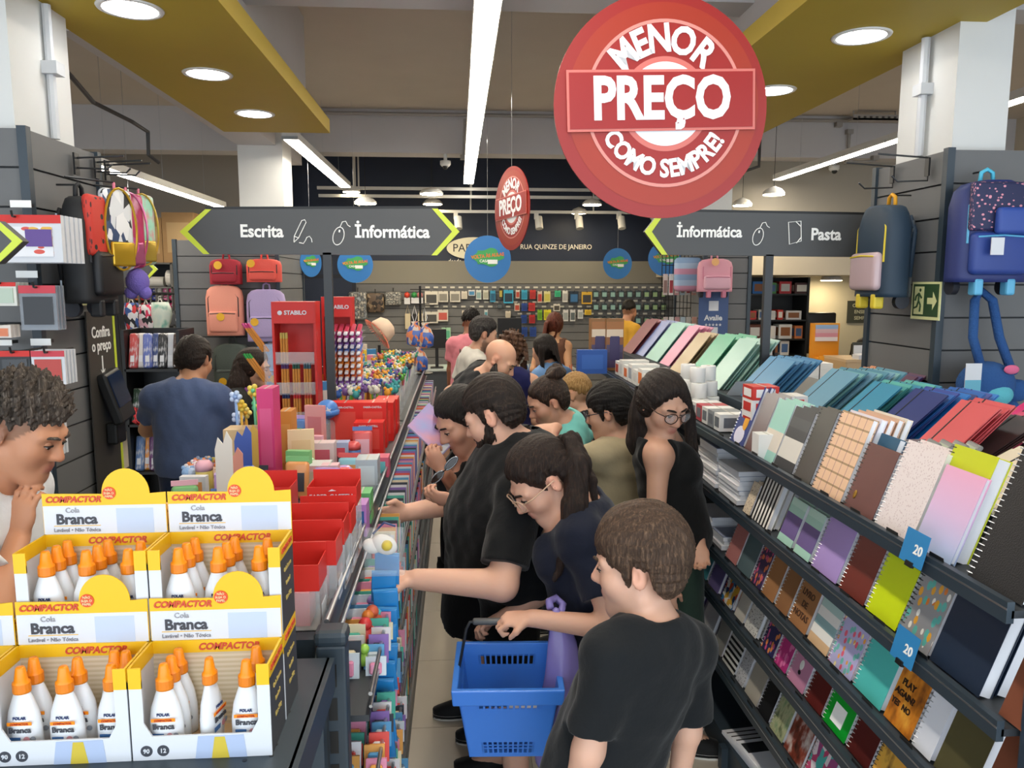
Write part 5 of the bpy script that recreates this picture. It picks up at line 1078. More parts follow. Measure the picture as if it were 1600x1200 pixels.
def backpack(loc, rz, w_, h_, d, m, lab, pocket=None, grp=None, wheels=False, strap=None, sticker=None, handle=None, trim=None, name='backpack', patch=None):
    """hangs at loc = top handle; front faces local -Y"""
    e = E(name, loc, lab, 'backpack', grp, (0, 0, rz)); b = -h_ - .05
    mb = MB(); prof = [(-.5, 1.0), (-.45, 1.04), (0, 1.0), (.25, .95), (.4, .8), (.47, .6), (.5, .3)]; n = 20; vs = []; fs = []
    for z, k in prof:
        for i in range(n):
            t = 2 * PI * i / n; ct, st = math.cos(t), math.sin(t); sx = abs(ct) ** .55 * (1 if ct > 0 else -1); sy = abs(st) ** .6 * (1 if st > 0 else -1)
            vs.append((sx * w_ / 2 * min(1, k + (.12 if z > .2 else 0)), sy * d / 2 * (1 if z < .3 else .8) - d / 2, z * h_ - h_ / 2 - .05))
    for q in range(len(prof) - 1):
        for i in range(n): fs.append((q * n + i, q * n + (i + 1) % n, (q + 1) * n + (i + 1) % n, (q + 1) * n + i))
    fs += [tuple(reversed(range(n))), tuple(range((len(prof) - 1) * n, len(prof) * n))]
    mb.add(vs, fs).build('body', m, e, True)
    pk = rbox_smooth('front_pocket', (0, -d * 1.02, -h_ * .72 - .05), (w_ * .78, d * .34, h_ * .42), .03, pocket or m, e); MB().tube([(-w_ * .34, -d * 1.18, -h_ * .56 - .05), (0, -d * 1.205, -h_ * .545 - .05), (w_ * .34, -d * 1.18, -h_ * .56 - .05)], .004, 6).build('zip', trim or mat('#2b2b2e', .5), pk)
    MB().tube([(-w_ * .40, -d * .92, -h_ * .62 - .05), (-w_ * .40, -d * .9, -h_ * .25 - .05), (-w_ * .26, -d * .85, -.10), (0, -d * .8, -.075), (w_ * .26, -d * .85, -.10), (w_ * .40, -d * .9, -h_ * .25 - .05), (w_ * .40, -d * .92, -h_ * .62 - .05)], .005, 6).build('zip', trim or mat('#2b2b2e', .5), e)
    MB().tube([(-.03, -d * .3, -.06), (-.025, -d * .3, -.01), (0, -d * .3, .004), (.025, -d * .3, -.01), (.03, -d * .3, -.06)], .009, 6).build('top_handle', handle or m, e, True)
    for s in (-1, 1): MB().tube([(s * w_ * .25, 0.0, -.1), (s * w_ * .3, .02, -h_ * .4), (s * w_ * .34, .0, -h_ * .9)], .012, 6).build('shoulder_strap', strap or m, e, True)
    if wheels:
        for s in (-1, 1):
            MB().cyl((s * w_ * .36 - .014, -d * .25, b - .02), (s * w_ * .36 + .014, -d * .25, b - .02), .034, n=18).build('wheel', mat('#1c1f2a', .5), e); MB().rbox((s * w_ * .22, -d * .85, b - .02), (.04, .05, .07), .01, 2).build('foot', trim or m, e)
        MB().cyl((-w_ * .3, 0.012, -.12), (-w_ * .3, .012, b), .006, n=6).cyl((w_ * .3, 0.012, -.12), (w_ * .3, .012, b), .006, n=6).build('trolley_rod', mat('#8a8f94', .3, metal=.8), e)
    if sticker:
        for (sx, sz, col) in sticker: MB().lathe([(.001, 0), (.035, 0), (.035, .002), (.001, .002)], 18, T=Matrix.Translation((sx * w_, -d * 1.215, sz * h_ - .05)) @ Matrix.Rotation(PI / 2, 4, 'X')).build('round_sticker', mat(col, .5), e)
    MB().cyl((0, -d * .3, .0), (0, .045, 0), .004, n=6).build('hook', hookm, e)
    return e
gB = 'backpacks on the far column'; YBk = 6.98; yo = '#e8b020'
for (px, py, w_, h_, c, l, st) in ((352, 396, .27, .22, '#a02434', 'dark red backpack cut by the Escrita sign', [(-.15, -.25, yo)]), (412, 396, .3, .2, '#e05a50', 'coral backpack with mint side cut by the sign', [(-.3, -.2, yo)]),
        (350, 437, .32, .44, '#e89a86', 'salmon pink backpack with yellow sticker', [(-.05, -.62, yo)]), (415, 443, .34, .46, '#b0a0cc', 'lilac backpack with yellow sticker', [(-.25, -.62, yo)]),
        (362, 528, .33, .44, '#4c5550', 'grey green backpack with yellow sticker', [(-.2, -.75, yo)]), (424, 528, .3, .44, '#6a9cd0', 'sky blue backpack behind the pencil tower', [(.1, -.7, yo)])):
    p = P(px, py, YBk); backpack((p.x, YBk + .06, p.z), 0, w_, h_, .13, mat(c, .75, bump=.2, bscale=120), l, grp=gB, sticker=st)
# trolley bags on the nearer columns
p = PXp(143, 288, -1.45); red_spot = patt('dots', ['#c8382c', '#23201f'], 6, .6)
e = backpack((-1.55, p.y + .02, p.z), math.radians(90), .28, .42, .13, mat('#16181c', .6), 'black trolley backpack with red spotted top on the dark column', wheels=True, pocket=mat('#15161a', .5))
rbox_smooth('red_flap', (0, -.118, -.165), (.25, .04, .24), .02, red_spot, e)
for i, (px0, y0, x0, m_, l, c2) in enumerate(((178, 293, -1.40, patt('patches', ['#d8dadc', '#e6e6e6', '#2a2c30', '#3a4a6a'], 5), 'clear bag with football print and gold edge', '#c8a030'), (216, 302, -1.50, patt('cloud', ['#8fd0b4', '#a8dcc4', '#d88a90'], 4), 'mint bag with gold details', '#d0b050'), (196, 300, -1.47, patt('cloud', ['#c83a6a', '#b0365c', '#d8a0b0'], 3), 'pink bag behind the football bag', '#c86a90'))):
    p = PXp(px0, y0, x0); e = E('pencil_bag', (x0, p.y, p.z), l + ' hanging on the dark column', 'bag', 'bags on the dark column', (0, 0, math.radians(62 - 8 * i)))
    rbox_smooth('pouch', (0, 0, -.17), (.14, .05, .33), .05, m_, e); MB().tube([(.075 * math.cos(t), -.027, -.17 + .165 * math.sin(t)) for t in np.linspace(0, 2 * PI, 25)[:-1]], .005, 6, closed=True).build('piping', mat(c2, .3, metal=.6), e)
    rbox_smooth('foil_pocket', (0, -.03, -.27), (.11, .02, .10), .01, mat(c2, .2, metal=.6), e); MB().tube([(0, 0, -.01), (0, 0, .02)], .006, 6).build('loop', mat('#e07a90', .5), e); MB().cyl((0, 0, .02), (-.12 if i else -.2, 0.02, .02), .004, n=6).build('hook', hookm, e)
p = PXp(203, 384, -1.42); e = E('round_charm', (-1.42, p.y, p.z), 'magenta round charm hanging beside the football bag', 'charm'); MB().lathe([(.001, 0), (.042, 0), (.042, .006), (.001, .006)], 24, T=Matrix.Rotation(math.radians(60), 4, 'Z') @ Matrix.Rotation(PI / 2, 4, 'X')).build('disc', mat('#c04a90', .4), e); MB().cyl((0, 0, .04), (0, 0, .16), .002, n=5).build('cord', mat('#c04a90', .5), e)
p = PXp(215, 440, -1.45); e = E('plush_purse', (-1.45, p.y, p.z), 'violet furry purse hanging low beside the dark column', 'bag'); MB().sph((0, 0, 0), (.05, .05, .06), 14, 10).sph((.03, 0, -.05), .03, 10, 8).sph((-.03, 0, -.05), .03, 10, 8).build('body', mat('#7a6ac0', .9, bump=.5, bscale=150), e, True); MB().tube([(0, 0, .05), (0, .02, .2)], .004, 6).build('strap', mat('#8a80c8', .6), e)
for i, (px, py) in enumerate(((118, 262), (166, 272), (150, 268))):
    p = PXp(px, py, -1.6); e = E('wall_hook', (-1.6, p.y, p.z), 'black double wire hook on the dark column, %s' % NUM[i], 'hook', 'wire hooks on columns'); MB().tube([(0, 0, .04), (.2, 0, .05)], .004, 6).tube([(0, 0, 0), (.13, 0, -.005), (.15, 0, .015)], .004, 6).bx(0, .008, -.02, .02, -.03, .06).build('wire', hookm, e)
for i, (px, py) in enumerate(((1395, 280), (1450, 268))):
    p = PXp(px, py, 2.12); e = E('wall_hook', (2.12, p.y, p.z), 'black double wire hook on the column by the exit sign, %s' % NUM[i], 'hook', 'wire hooks on columns'); MB().tube([(0, 0, .06), (-.24, 0, .075)], .004, 6).tube([(0, 0, .06), (0, 0, -.04), (-.14, 0, -.045), (-.17, 0, -.02)], .004, 6).bx(-.008, 0, -.015, .015, -.02, .06).build('wire', hookm, e)
navyp = patt('dots', ['#23284e', '#d890a0'], 12, .6)
p = P(1562, 262, 3.12); e = backpack((p.x, 3.24, p.z), 0, .32, .42, .15, mat('#23306a', .55), 'navy printed trolley backpack with light blue handle on the slat column', wheels=True, pocket=mat('#27408a', .5), trim=mat('#5fb0d8', .5), handle=mat('#4fb8d8', .6))
rbox_smooth('printed_panel', (0, -.148, -.16), (.27, .03, .2), .014, navyp, e); rbox_smooth('upper_pocket', (.06, -.18, -.22), (.2, .04, .11), .018, mat('#2c4a9a', .5), e); MB().bx(-.075, -.02, -.212, -.208, -.36, -.29).build('white_tag', whc, e)
p = PXp(1380, 305, 1.98); e = backpack((2.07, p.y, p.z), math.radians(-90), .3, .42, .15, mat('#24384a', .6), 'dark teal trolley backpack with clear front behind the arrow sign', wheels=True, pocket=mat('#c0a8ac', .2), handle=mat('#e0a020', .6), trim=mat('#d8c030', .5))
# generic blue plush bag hanging on a strap
p = P(1540, 600, 3.15); e = E('plush_bag', (p.x, 3.15, p.z), 'blue plush animal bag hanging by a long furry strap on the slat column', 'plush bag'); bl = mat('#2a5590', .95, bump=.6, bscale=180); tq = mat('#5fb8c8', .95, bump=.5, bscale=180)
MB().sph((0, 0, 0), (.125, .085, .1), 20, 14).build('body', bl, e, True); MB().sph((.015, -.05, -.04), (.07, .05, .05), 16, 12).build('belly', tq, e, True)
for s, px_ in ((-1, -.1), (1, .1)): MB().sph((px_, -.02, -.11), (.045, .04, .045), 12, 8).build('paw', bl, e, True)
MB().sph((.14, 0, -.03), (.07, .03, .05), 12, 8).build('ear', bl, e, True); MB().sph((.06, -.07, .07), (.035, .012, .02), 12, 8).build('inner_ear', mat('#d86a90', .9), e, True)
MB().tube([(-.03, 0, .08), (-.06, .02, .2), (-.05, .04, .36), (-.01, .06, .40), (.03, .04, .36), (.06, .02, .2), (.12, 0, .04)], .019, 8).build('strap', bl, e, True)
MB().bx(-.16, -.09, -.095, -.092, -.02, .1).build('paper_tag', whc, e); MB().bx(-.16, -.09, -.096, -.095, -.02, .03).build('tag_print', mat('#5fa8c0', .5), e); MB().cyl((-.01, .05, .405), (-.01, .14, .405), .005, n=6).build('hook', hookm, e)
# ---- gadget wall at the back
YW = YB - .13; gG = 'gadget packs on the back wall'
rows = [(664, 455, 684, 476, '#d8d4c8', '#4a4a48', 'white headphone box'), (685, 455, 700, 472, '#d4d0c4', '#8a8880', 'small headphone box'), (703, 455, 719, 472, '#d4d0c4', '#8a8880', 'small earphone box'), (721, 455, 730, 467, '#d8d2c4', '#c8c2b4', 'plain white pack'), (732, 453, 742, 462, '#d8dce0', '#4a8ab8', 'white and blue pack'), (744, 453, 752, 468, '#cfd4cc', '#8aa8a8', 'pale pack'), (755, 453, 763, 468, '#cfd0c4', '#a8a898', 'pale grey pack'), (766, 454, 774, 472, '#3f9ac0', '#2a5a78', 'blue blister'), (780, 450, 785, 466, '#3a3c34', '#b8a850', 'dark slim pack'), (787, 453, 802, 474, '#3fa8cc', '#2a3a4a', 'wide cyan blister'), (806, 453, 812, 466, '#d4ccc0', '#b04a3a', 'white pack with red mark'), (815, 453, 824, 468, '#3fa4c4', '#2f84a8', 'cyan pack'), (828, 453, 837, 467, '#c03a34', '#a02c2a', 'red pack'), (840, 455, 847, 473, '#c8b8a8', '#b04038', 'red striped slim pack'), (850, 455, 860, 472, '#d4d098', '#c0b858', 'yellowish pack'), (867, 454, 876, 464, '#4ab88a', '#2f9a70', 'small green pack'), (879, 454, 887, 472, '#d8d8d4', '#a8a8a8', 'white slim pack'), (890, 455, 904, 474, '#23303e', '#3a6a98', 'dark tablet pack'), (909, 456, 925, 475, '#d0a838', '#3a3a3c', 'yellow mouse pack'),
    (684, 484, 700, 502, '#d0ccc0', '#c05a50', 'red and white headset box'), (722, 485, 730, 498, '#d0c8b8', '#b8b0a0', 'plain pack'), (733, 483, 740, 494, '#d0c8b8', '#c05a40', 'small red topped pack'), (757, 484, 762, 498, '#c8d0d0', '#5a98a8', 'thin pale pack'), (777, 474, 785, 482, '#3a4044', '#5a6468', 'little dark pack'), (790, 486, 798, 498, '#cfc8b8', '#b8b0a0', 'cream pack'), (804, 474, 812, 486, '#d4ccbc', '#b04a3a', 'white red pack'), (815, 474, 824, 486, '#2f4a94', '#243a78', 'blue pack'), (826, 473, 836, 486, '#c03430', '#98282a', 'red pack'), (840, 484, 847, 500, '#7ab02c', '#5a8a20', 'lime pack'), (850, 484, 861, 500, '#d8d030', '#a8a828', 'yellow pack'), (865, 475, 875, 486, '#d8d4c8', '#4a4640', 'white square pack'), (880, 484, 888, 502, '#cfd0d0', '#98a0a0', 'white pack'), (891, 484, 899, 502, '#cfd0d0', '#5a6468', 'white pack with dark window'), (903, 484, 911, 498, '#cfd0d0', '#a0a8a8', 'pale slim pack'), (914, 484, 924, 492, '#d8b830', '#b89820', 'yellow pack'), (690, 512, 704, 530, '#9ac8a8', '#5aa888', 'green box'), (664, 487, 684, 505, '#cfccc0', '#4a4a48', 'headphone box'),
    (814, 492, 823, 505, '#24458c', '#1a3570', 'blue pack'), (827, 492, 836, 505, '#b83030', '#902428', 'red pack'), (814, 511, 824, 526, '#2a4a94', '#1c3878', 'blue pack'), (828, 511, 838, 526, '#2a4a94', '#1c3878', 'second blue pack'), (790, 495, 806, 502, '#22262c', '#3a4048', 'dark pack')]
for i, (x0, y0, x1, y1, c1, c2, l) in enumerate(rows):
    rown = 'top' if y0 < 470 else ('middle' if y0 < 488 else 'low'); hang(x0, y0, x1, y1, YW, card(c1), card(c2), '%s, %s along the %s of the gadget wall' % (l, NUM[i % 26], rown), 2, gG, wall=YB - .055)
k = 0
for r2, y0 in enumerate((454, 474, 495)):
    for cc in range(9):
        x0 = 927 + cc * 13.2
        hang(x0, y0, x0 + 8.5, y0 + 11, YW, mat('#1f2f30', .3), card(['#8ab0a8', '#9ab888'][cc > 5]), 'dark teal cartridge pack, %s in the %s row of the gadget wall' % (NUM[cc], ['top', 'middle', 'lower'][r2]), 2, gG, wall=YB - .055)
for r2, (yy, xs) in enumerate(((449, range(668, 1040, 13)), (472, range(745, 860, 15)), (479, range(668, 930, 14)), (470, range(928, 1040, 13)), (490, range(812, 1040, 14)))):
    for i, x in enumerate(xs):
        a = P(x, yy, YB - .07); e = E('shelf_tag', a, 'white price tag, %s in line %s of the gadget wall' % (ordw(i + 1), ['one', 'two', 'three', 'four', 'five'][r2]), 'price tag', 'white tags on the gadget wall'); MB().bx(-.035, .035, 0, .004, -.014, .014).build('paper', mat('#c9c8bc', .6), e); MB().bx(-.03, .03, .004, .03, -.004, .004).build('holder', hookm, e)
for i, (x0, y0, x1, y1, c1, l) in enumerate(((546, 456, 573, 500, '#aab4bc', 'printed grey shirt'), (573, 458, 600, 488, '#5a4a3c', 'camouflage brown bag'), (602, 456, 627, 477, '#c0c4c0', 'pale printed pouch'))):
    a, b = P(x0, y1, YW), P(x1, y0, YW); e = E('hanging_bag', ((a.x + b.x) / 2, YW, b.z), l + ' on the back wall', 'bag', 'bags on the back wall'); w_, h_ = (b.x - a.x), b.z - a.z
    rbox_smooth('pouch', (0, 0, -h_ / 2), (w_, .08, h_), .03, patt('cloud', [c1, '#3a3c40', '#d8d4c8'], 6) if i != 1 else patt('patches', ['#5a4a3c', '#2c2622', '#8a7860'], 6), e); MB().tube([(0, 0, 0), (0, 0, .06)], .006, 6).cyl((0, -.02, .06), (0, .075, .06), .005, n=6).build('hook', hookm, e)
for i, (x0, c1) in enumerate(((632, '#c8402c'), (643, '#2f8a48'), (652, '#c87a80'))):
    a = P(x0 + 4, 458, YW); e = E('ball_keyring', a, 'toy tag with %s ball on the back wall' % ['red', 'green', 'pink'][i], 'toy', 'ball toys on the back wall'); MB().sph((0, 0, -.03), .045, 12, 8).build('ball', mat(c1, .4), e, True); MB().bx(-.045, .045, -.006, .0, -.17, -.07).build('card', whc, e); MB().cyl((0, 0, .01), (0, .075, .02), .004, n=6).build('hook', hookm, e)
    a = P(x0 + 5, 492, YW); e = E('tote_bag', a, 'narrow canvas tote, %s beneath the ball toys' % NUM[i], 'bag', 'totes on the back wall'); MB().rbox((0, 0, -.1), (.085, .03, .24), .01, 2).build('pouch', mat(['#c8bda0', '#2c2c2e', '#c8bda0'][i], .8), e); MB().tube([(-.03, 0, .02), (0, 0, .14), (.03, 0, .02)], .005, 6).cyl((0, -.01, .14), (0, .075, .14), .004, n=6).build('handle', mat('#b8ac90', .7), e)
# ---- counter with monitor and displays in the middle distance
ct = E('glass_counter', (P(770, 560, 9.6).x, 9.7, 0), 'low glass counter in front of the gadget wall', 'counter'); MB().bx(-.9, 1.0, -.3, .3, 0, .85).build('cabinet', mat('#3a3f44', .5), ct); MB().bx(-.92, 1.02, -.32, .32, .85, .87).build('worktop', mat('#b8c0bc', .15), ct)
p = P(797, 515, 9.5); mo = E('monitor', (p.x, 9.6, .8705), 'black monitor seen from behind on the glass counter', 'monitor'); zz = p.z - .87; MB().rbox((0, 0, zz), (.3, .03, .28), .008, 2).build('screen_back', black, mo); MB().bx(-.02, .02, 0, .03, .01, zz).build('stem', black, mo); MB().bx(-.1, .1, -.08, .08, 0, .012).build('foot', black, mo)
p = P(682, 530, 9.5); mo = E('monitor', (p.x, 9.6, .8705), 'black monitor beside the woman in pink', 'monitor'); zz = p.z - .87; MB().rbox((0, 0, zz), (.24, .03, .24), .008, 2).build('screen_back', black, mo); MB().bx(-.02, .02, 0, .03, .01, max(.02, zz)).build('stem', black, mo); MB().bx(-.08, .08, -.08, .08, 0, .012).build('foot', black, mo)
# small parts rack in the middle of the aisle end
tb = E('display_table', (P(815, 560, 7.2).x + .27, 7.3, 0), 'low display table with cups at the end of the aisle', 'table'); MB().bx(-.35, .35, -.3, .3, .95, .98).build('top', mat('#c8ccc8', .3), tb)
for sx in (-1, 1):
    for sy in (-1, 1): MB().bx(sx * .32 - .02, sx * .32 + .02, sy * .27 - .02, sy * .27 + .02, 0, .95).build('leg', steel, tb)
for i in range(8):
    x = tb.location.x - .28 + .08 * i; e = E('supply_cup', (x, 7.2 + .06 * (i % 2), .9805), 'small cup of supplies on the aisle end table, %s' % NUM[i], 'cup', 'cups on the aisle end table'); MB().lathe([(.024, 0), (.032, .1), (.03, .1), (.022, .004)], 14).build('cup', mat(['#d8cfc0', '#8a6a50', '#c8ccd0', '#d8a878'][i % 4], .5), e, True); MB().cyl((0, 0, .02), (.01, 0, .17), .004, n=6).cyl((.01, .005, .02), (-.012, 0, .16), .004, n=6).build('sticks', mat(['#d8b04a', '#3a68a8', '#c84a3a', '#4a9a5a'][i % 4], .5), e)
# ---- blue banner and goods on the far notebook-side column
bn = E('banner', (P(1113, 560, 7.1).x, 7.118, 1.2), 'blue vertical banner with white squares on the far column', 'banner'); hw = 24 * 7.1 / FPX; zt = P(1113, 452, 7.1).z - 1.2
MB().bx(-hw, hw, -.006, 0, -1.0, zt).build('panel', mat('#3d5484', .5), bn)
for py in (478, 519): z = P(1113, py, 7.1).z - 1.2; MB().bx(-.046, .046, -.008, -.006, z - .046, z + .046).build('blank_square', whc, bn)
text('lettering', 'Avalie', FRONT((0, -.008, P(1113, 497, 7.1).z - 1.2)), .07, whc, bn, .03)
text('lettering', '★★★★★', FRONT((0, -.008, P(1113, 508, 7.1).z - 1.2)), .035, whc, bn, .0)
p = P(1118, 396, 7.0); backpack((p.x, 7.07, p.z), 0, .32, .30, .14, mat('#d898a8', .6), 'pink trolley backpack over the blue banner', wheels=True, pocket=mat('#d8a8b8', .6), sticker=[(-.1, -.1, '#e8b070')], trim=mat('#c87890', .5))
p = P(1078, 402, 7.2); e = E('tulle_bag', (p.x, 7.25, p.z), 'pink and blue striped bag by the far column', 'bag'); rbox_smooth('pouch', (0, 0, -.16), (.26, .1, .32), .04, patt('hstripes', ['#c890a8', '#a8c0d8', '#8aa8cc'], 2, .7), e); MB().cyl((0, 0, 0), (.17, .0, .01), .004, n=6).build('hook', hookm, e)
for i in range(12):
    px = 1040 + (i % 6) * 9; py = 438 if i < 6 else 505; p = P(px, py, 7.3); e = E('card_pack', (p.x, 7.3, p.z), 'slim hanging pack, %s in the %s row beside the blue banner' % (NUM[i % 6], 'upper' if i < 6 else 'lower'), 'pack', 'slim packs beside the blue banner'); MB().bx(-.022, .022, 0, .008, -.14, .06).build('card', card(['#c8b8b0', '#d8d4d0', '#b88a88', '#a8b8c0', '#c8c4bc', '#d0a090'][i % 6]), e); MB().bx(-.016, .016, -.003, 0, -.12, .0).build('print_panel', card(['#8a6a60', '#a83a40', '#d8d0c8'][i % 3]), e); MB().cyl((0, 0, .045), (0, .2, .045), .003, n=5).build('hook', hookm, e)
xa, xb = P(1034, 440, 7.5).x, 2.30; e = E('wire_grid', (xa, 7.5, 0), 'black wire grid beside the blue banner carrying slim packs', 'grid panel')
for i in range(9): x = (xb - xa) * i / 8; MB().cyl((x, 0, 0), (x, 0, 2.2), .004, n=5).build('grid_bar', hookm, e)
for i in range(10): MB().cyl((0, 0, .2 + .21 * i), (xb - xa, 0, .2 + .21 * i), .004, n=5).build('grid_bar', hookm, e)
# ---- shelves behind on the notebook side
fs = E('back_shelf', (P(1205, 560, 9.9).x, 10.1, 0), 'black shelving with office supplies beyond the folders', 'shelving'); x0 = P(1138, 500, 9.9).x - fs.location.x; x1 = P(1264, 500, 9.9).x - fs.location.x
MB().bx(x0, x1, .3, .32, 0, 2.0).build('back_panel', black, fs)
SHZ = [P(1200, y, 9.9).z for y in (585, 556, 530, 500, 459)]
for z in SHZ: MB().bx(x0, x1, -.15, .3, z - .02, z).build('shelf', mat('#1d2124', .5), fs)
for x in (x0, x1): MB().bx(x - .015, x + .015, -.15, .3, 0, 2.0).build('side_panel', mat('#1d2124', .5), fs)
goods = [[('#d8a050', 30), ('#6a3a20', 26), ('#d8d8d4', 18), ('#d4d4d0', 22), ('#c88a50', 14)], [('#d8dce0', 24), ('#3a4a68', 4), ('#c8ccd0', 20), ('#d8dce0', 16), ('#3a3c40', 6), ('#d0d0cc', 16)], [('#c8873c', 26), ('#5a2f1c', 24), ('#dcdad4', 20), ('#d4d6d4', 24), ('#c87a4a', 14)], [('#3a4a4a', 14), ('#b8c0bc', 12), ('#c83a38', 12), ('#b8bcb8', 12), ('#d0d0cc', 14), ('#c83a30', 10), ('#d4d4d4', 28)], [('#20262c', 30), ('#2a6ab0', 24), ('#4a8a50', 14), ('#b83038', 22), ('#4a2a2a', 26)]]
for r2, row in enumerate(goods):
    x = 1144
    for i, (c1, wpx) in enumerate(row):
        w_ = wpx * 9.9 / FPX * .9; c = P(x + wpx / 2, 500, 9.9).x; h_ = [.13, .19, .19, .13, .16][r2] * (1 if i % 2 else .9); carton((c, 10.08, SHZ[r2] + .0005), (w_, .2, h_), card(c1), 'supply box, %s on the %s shelf of the black shelving' % (NUM[i], ['lowest', 'second', 'third', 'fourth', 'top'][r2]), 'boxes on the black shelving', panel=card(['#e0dcd0', '#8a5a3a', '#4a6a98', '#c8c8c4'][(i + r2) % 4]), flap=False); x += wpx + 2
ex = x
# orange display, chair, desk
p = P(1288, 575, 9.2); e = E('orange_display', (p.x, 9.2, 0), 'orange cardboard display with pockets beside the desk', 'display stand'); zt = P(1288, 505, 9.2).z; om = mat('#d88f1c', .5)
MB().bx(-.19, .17, 0, .04, 0, zt).build('back_panel', om, e); MB().bx(-.17, .19, -.18, 0, 0, zt - .42).build('lower_box', om, e)
for z in (zt - .42, zt - .52): MB().bx(-.17, .19, -.2, -.18, z - .06, z + .03).build('pocket', mat('#e09a28', .5), e)
MB().bx(-.14, .14, -.02, 0, zt - .22, zt - .02).build('print_panel', patt('blocks', ['#d8d4d8', '#c88a98', '#c8a8b0', '#8aa8d0'], 1), e)
p = P(1306, 520, 9.5); e = E('office_chair', (p.x + .08, 10.0, 0), 'black high back office chair beside the desk', 'chair'); zt = P(1306, 490, 9.6).z
MB().rbox((0, .1, zt - .28), (.42, .07, .56), .03, 3, T=Matrix.Rotation(.0, 4, 'Z')).build('backrest', black, e, True); MB().rbox((0, -.15, .48), (.46, .46, .08), .03, 3).build('seat', black, e, True); MB().cyl((0, -.15, .1), (0, -.15, .45), .03).build('column', black, e)
for k in range(5): q = 2 * PI * k / 5; MB().cyl((0, -.15, .1), (.28 * math.cos(q), -.15 + .28 * math.sin(q), .06), .02, n=8).build('leg', black, e); MB().sph((.28 * math.cos(q), -.15 + .28 * math.sin(q), .03), .03, 8, 6).build('caster', black, e)
for s in (-1, 1): MB().tube([(s * .22, .08, .75), (s * .25, -.05, .72), (s * .25, -.25, .72), (s * .23, -.2, .5)], .018, 6).build('armrest', black, e)
p = P(1350, 590, 8.7); e = E('service_desk', (p.x, 8.75, 0), 'pale service desk below the woman with the headset', 'desk'); MB().bx(-.35, .45, -.28, .28, 1.02, 1.05).build('top', mat('#c8b090', .5), e); MB().bx(-.33, .43, -.27, -.25, 0, 1.02).build('front_panel', mat('#c0a888', .5), e); MB().bx(-.35, -.33, -.27, .27, 0, 1.02).bx(.43, .45, -.27, .27, 0, 1.02).build('side_panel', mat('#b89c78', .5), e)
p = P(1345, 562, 8.7); m_ = E('desk_screen', (p.x, 8.65, 1.0505), 'grey framed screen with papers on the service desk', 'screen'); MB().rbox((0, 0, .1), (.28, .03, .17), .008, 2).build('panel', mat('#3a3c38', .5), m_); MB().bx(-.13, -.02, -.018, -.015, .04, .15).bx(.01, .12, -.018, -.015, .05, .14).build('papers', whc, m_); MB().bx(-.02, .02, -.02, .05, 0, .03).build('foot', black, m_)
e = E('paper_tray', (p.x, 8.5, 1.0505), 'white paper tray at the front of the service desk', 'tray'); MB().bx(-.16, .16, -.05, .1, 0, .05).build('tray', mat('#c8ccd8', .4), e); MB().bx(-.14, .14, -.04, .09, .05, .058).build('paper', pagem, e)
p = P(1355, 488, 10.6); e = E('framed_notice', (p.x, 10.79, p.z), 'dark notice with pale lettering on the beige partition', 'notice'); MB().bx(-.2, .25, -.015, 0, -.16, .16).build('board', mat('#33352c', .5), e)
for k, s in enumerate(('O TEMPO', 'ENSINA', 'SEMPRE')): text('lettering', s, FRONT((.02, -.018, .09 - .09 * k)), .07, mat('#a8a890', .6), e, .02)
for i in range(4):
    p = P(1238 + 12 * i, 585, 7.3); carton((2.1 + .0 + (p.x - p.x) + 1.0 + .12 * i, 7.0 + .15 * i, 1.2), (.3, .2, .09), wp, 'white ream with black strap, %s on the high stack' % NUM[i], 'white reams') if False else None
rs = E('ream_stand', (P(1252, 600, 6.9).x, 6.95, 0), 'grey stand stacked with white reams beyond the folders', 'stand'); MB().bx(-.3, .3, -.2, .2, 0, 1.0).build('cabinet', mat('#4a4d50', .5), rs); zt = P(1252, 590, 6.9).z
for i in range(3):
    for k in range(2):
        e = E('paper_ream', (rs.location.x - .14 + .28 * k, 6.95, 1.0005 + .06 * i), 'white paper ream with black strap, %s layer, %s of two' % (NUM[i], NUM[k]), 'paper ream', 'white reams beyond the folders'); MB().bx(-.13, .13, -.1, .1, 0, .058).build('wrapper', wp, e); MB().bx(.0, .01, -.101, .101, .0, .0586).build('strap', black, e)
# ---- fabric section behind the blue shirted man
fx = P(250, 500, 9.6).x; fs = E('pigeonhole_shelf', (fx, 9.7, 0), 'grey shelving with pigeonholes and coloured rolls behind the bags', 'shelving'); a0, a1 = P(196, 470, 9.6).x - fx, P(322, 470, 9.6).x - fx; g2 = mat('#6f6d6a', .6)
MB().bx(a0, a1, .28, .3, 0, 2.2).build('back_panel', slatd, fs)
zS = [P(250, y, 9.55).z for y in (690, 590, 530, 507, 483, 448, 410)]
for z in zS: MB().bx(a0, a1, -.12, .28, z - .02, z).build('shelf', g2, fs)
for px in (196, 271, 312, 322): x = P(px, 470, 9.6).x - fx; MB().bx(x - .012, x + .012, -.12, .28, 0, zS[-1]).build('divider', g2, fs)
for i, px in enumerate(range(200, 306, 9)): x = P(px, 470, 9.6).x - fx; MB().bx(x - .006, x + .006, -.12, .28, zS[4], zS[5] - .02).build('divider', g2, fs)
rolc = [('#c8d030', 'lime'), ('#e07a28', 'orange'), ('#c82830', 'red'), ('#b83a98', 'purple'), ('#2a3a98', 'blue'), ('#d8d8d0', 'white'), ('#d86aa0', 'rose'), ('#d82a78', 'hot pink'), ('#c82a60', 'crimson'), ('#d8d0c8', 'ivory'), ('#5a2a34', 'maroon'), ('#2a2422', 'dark brown')]
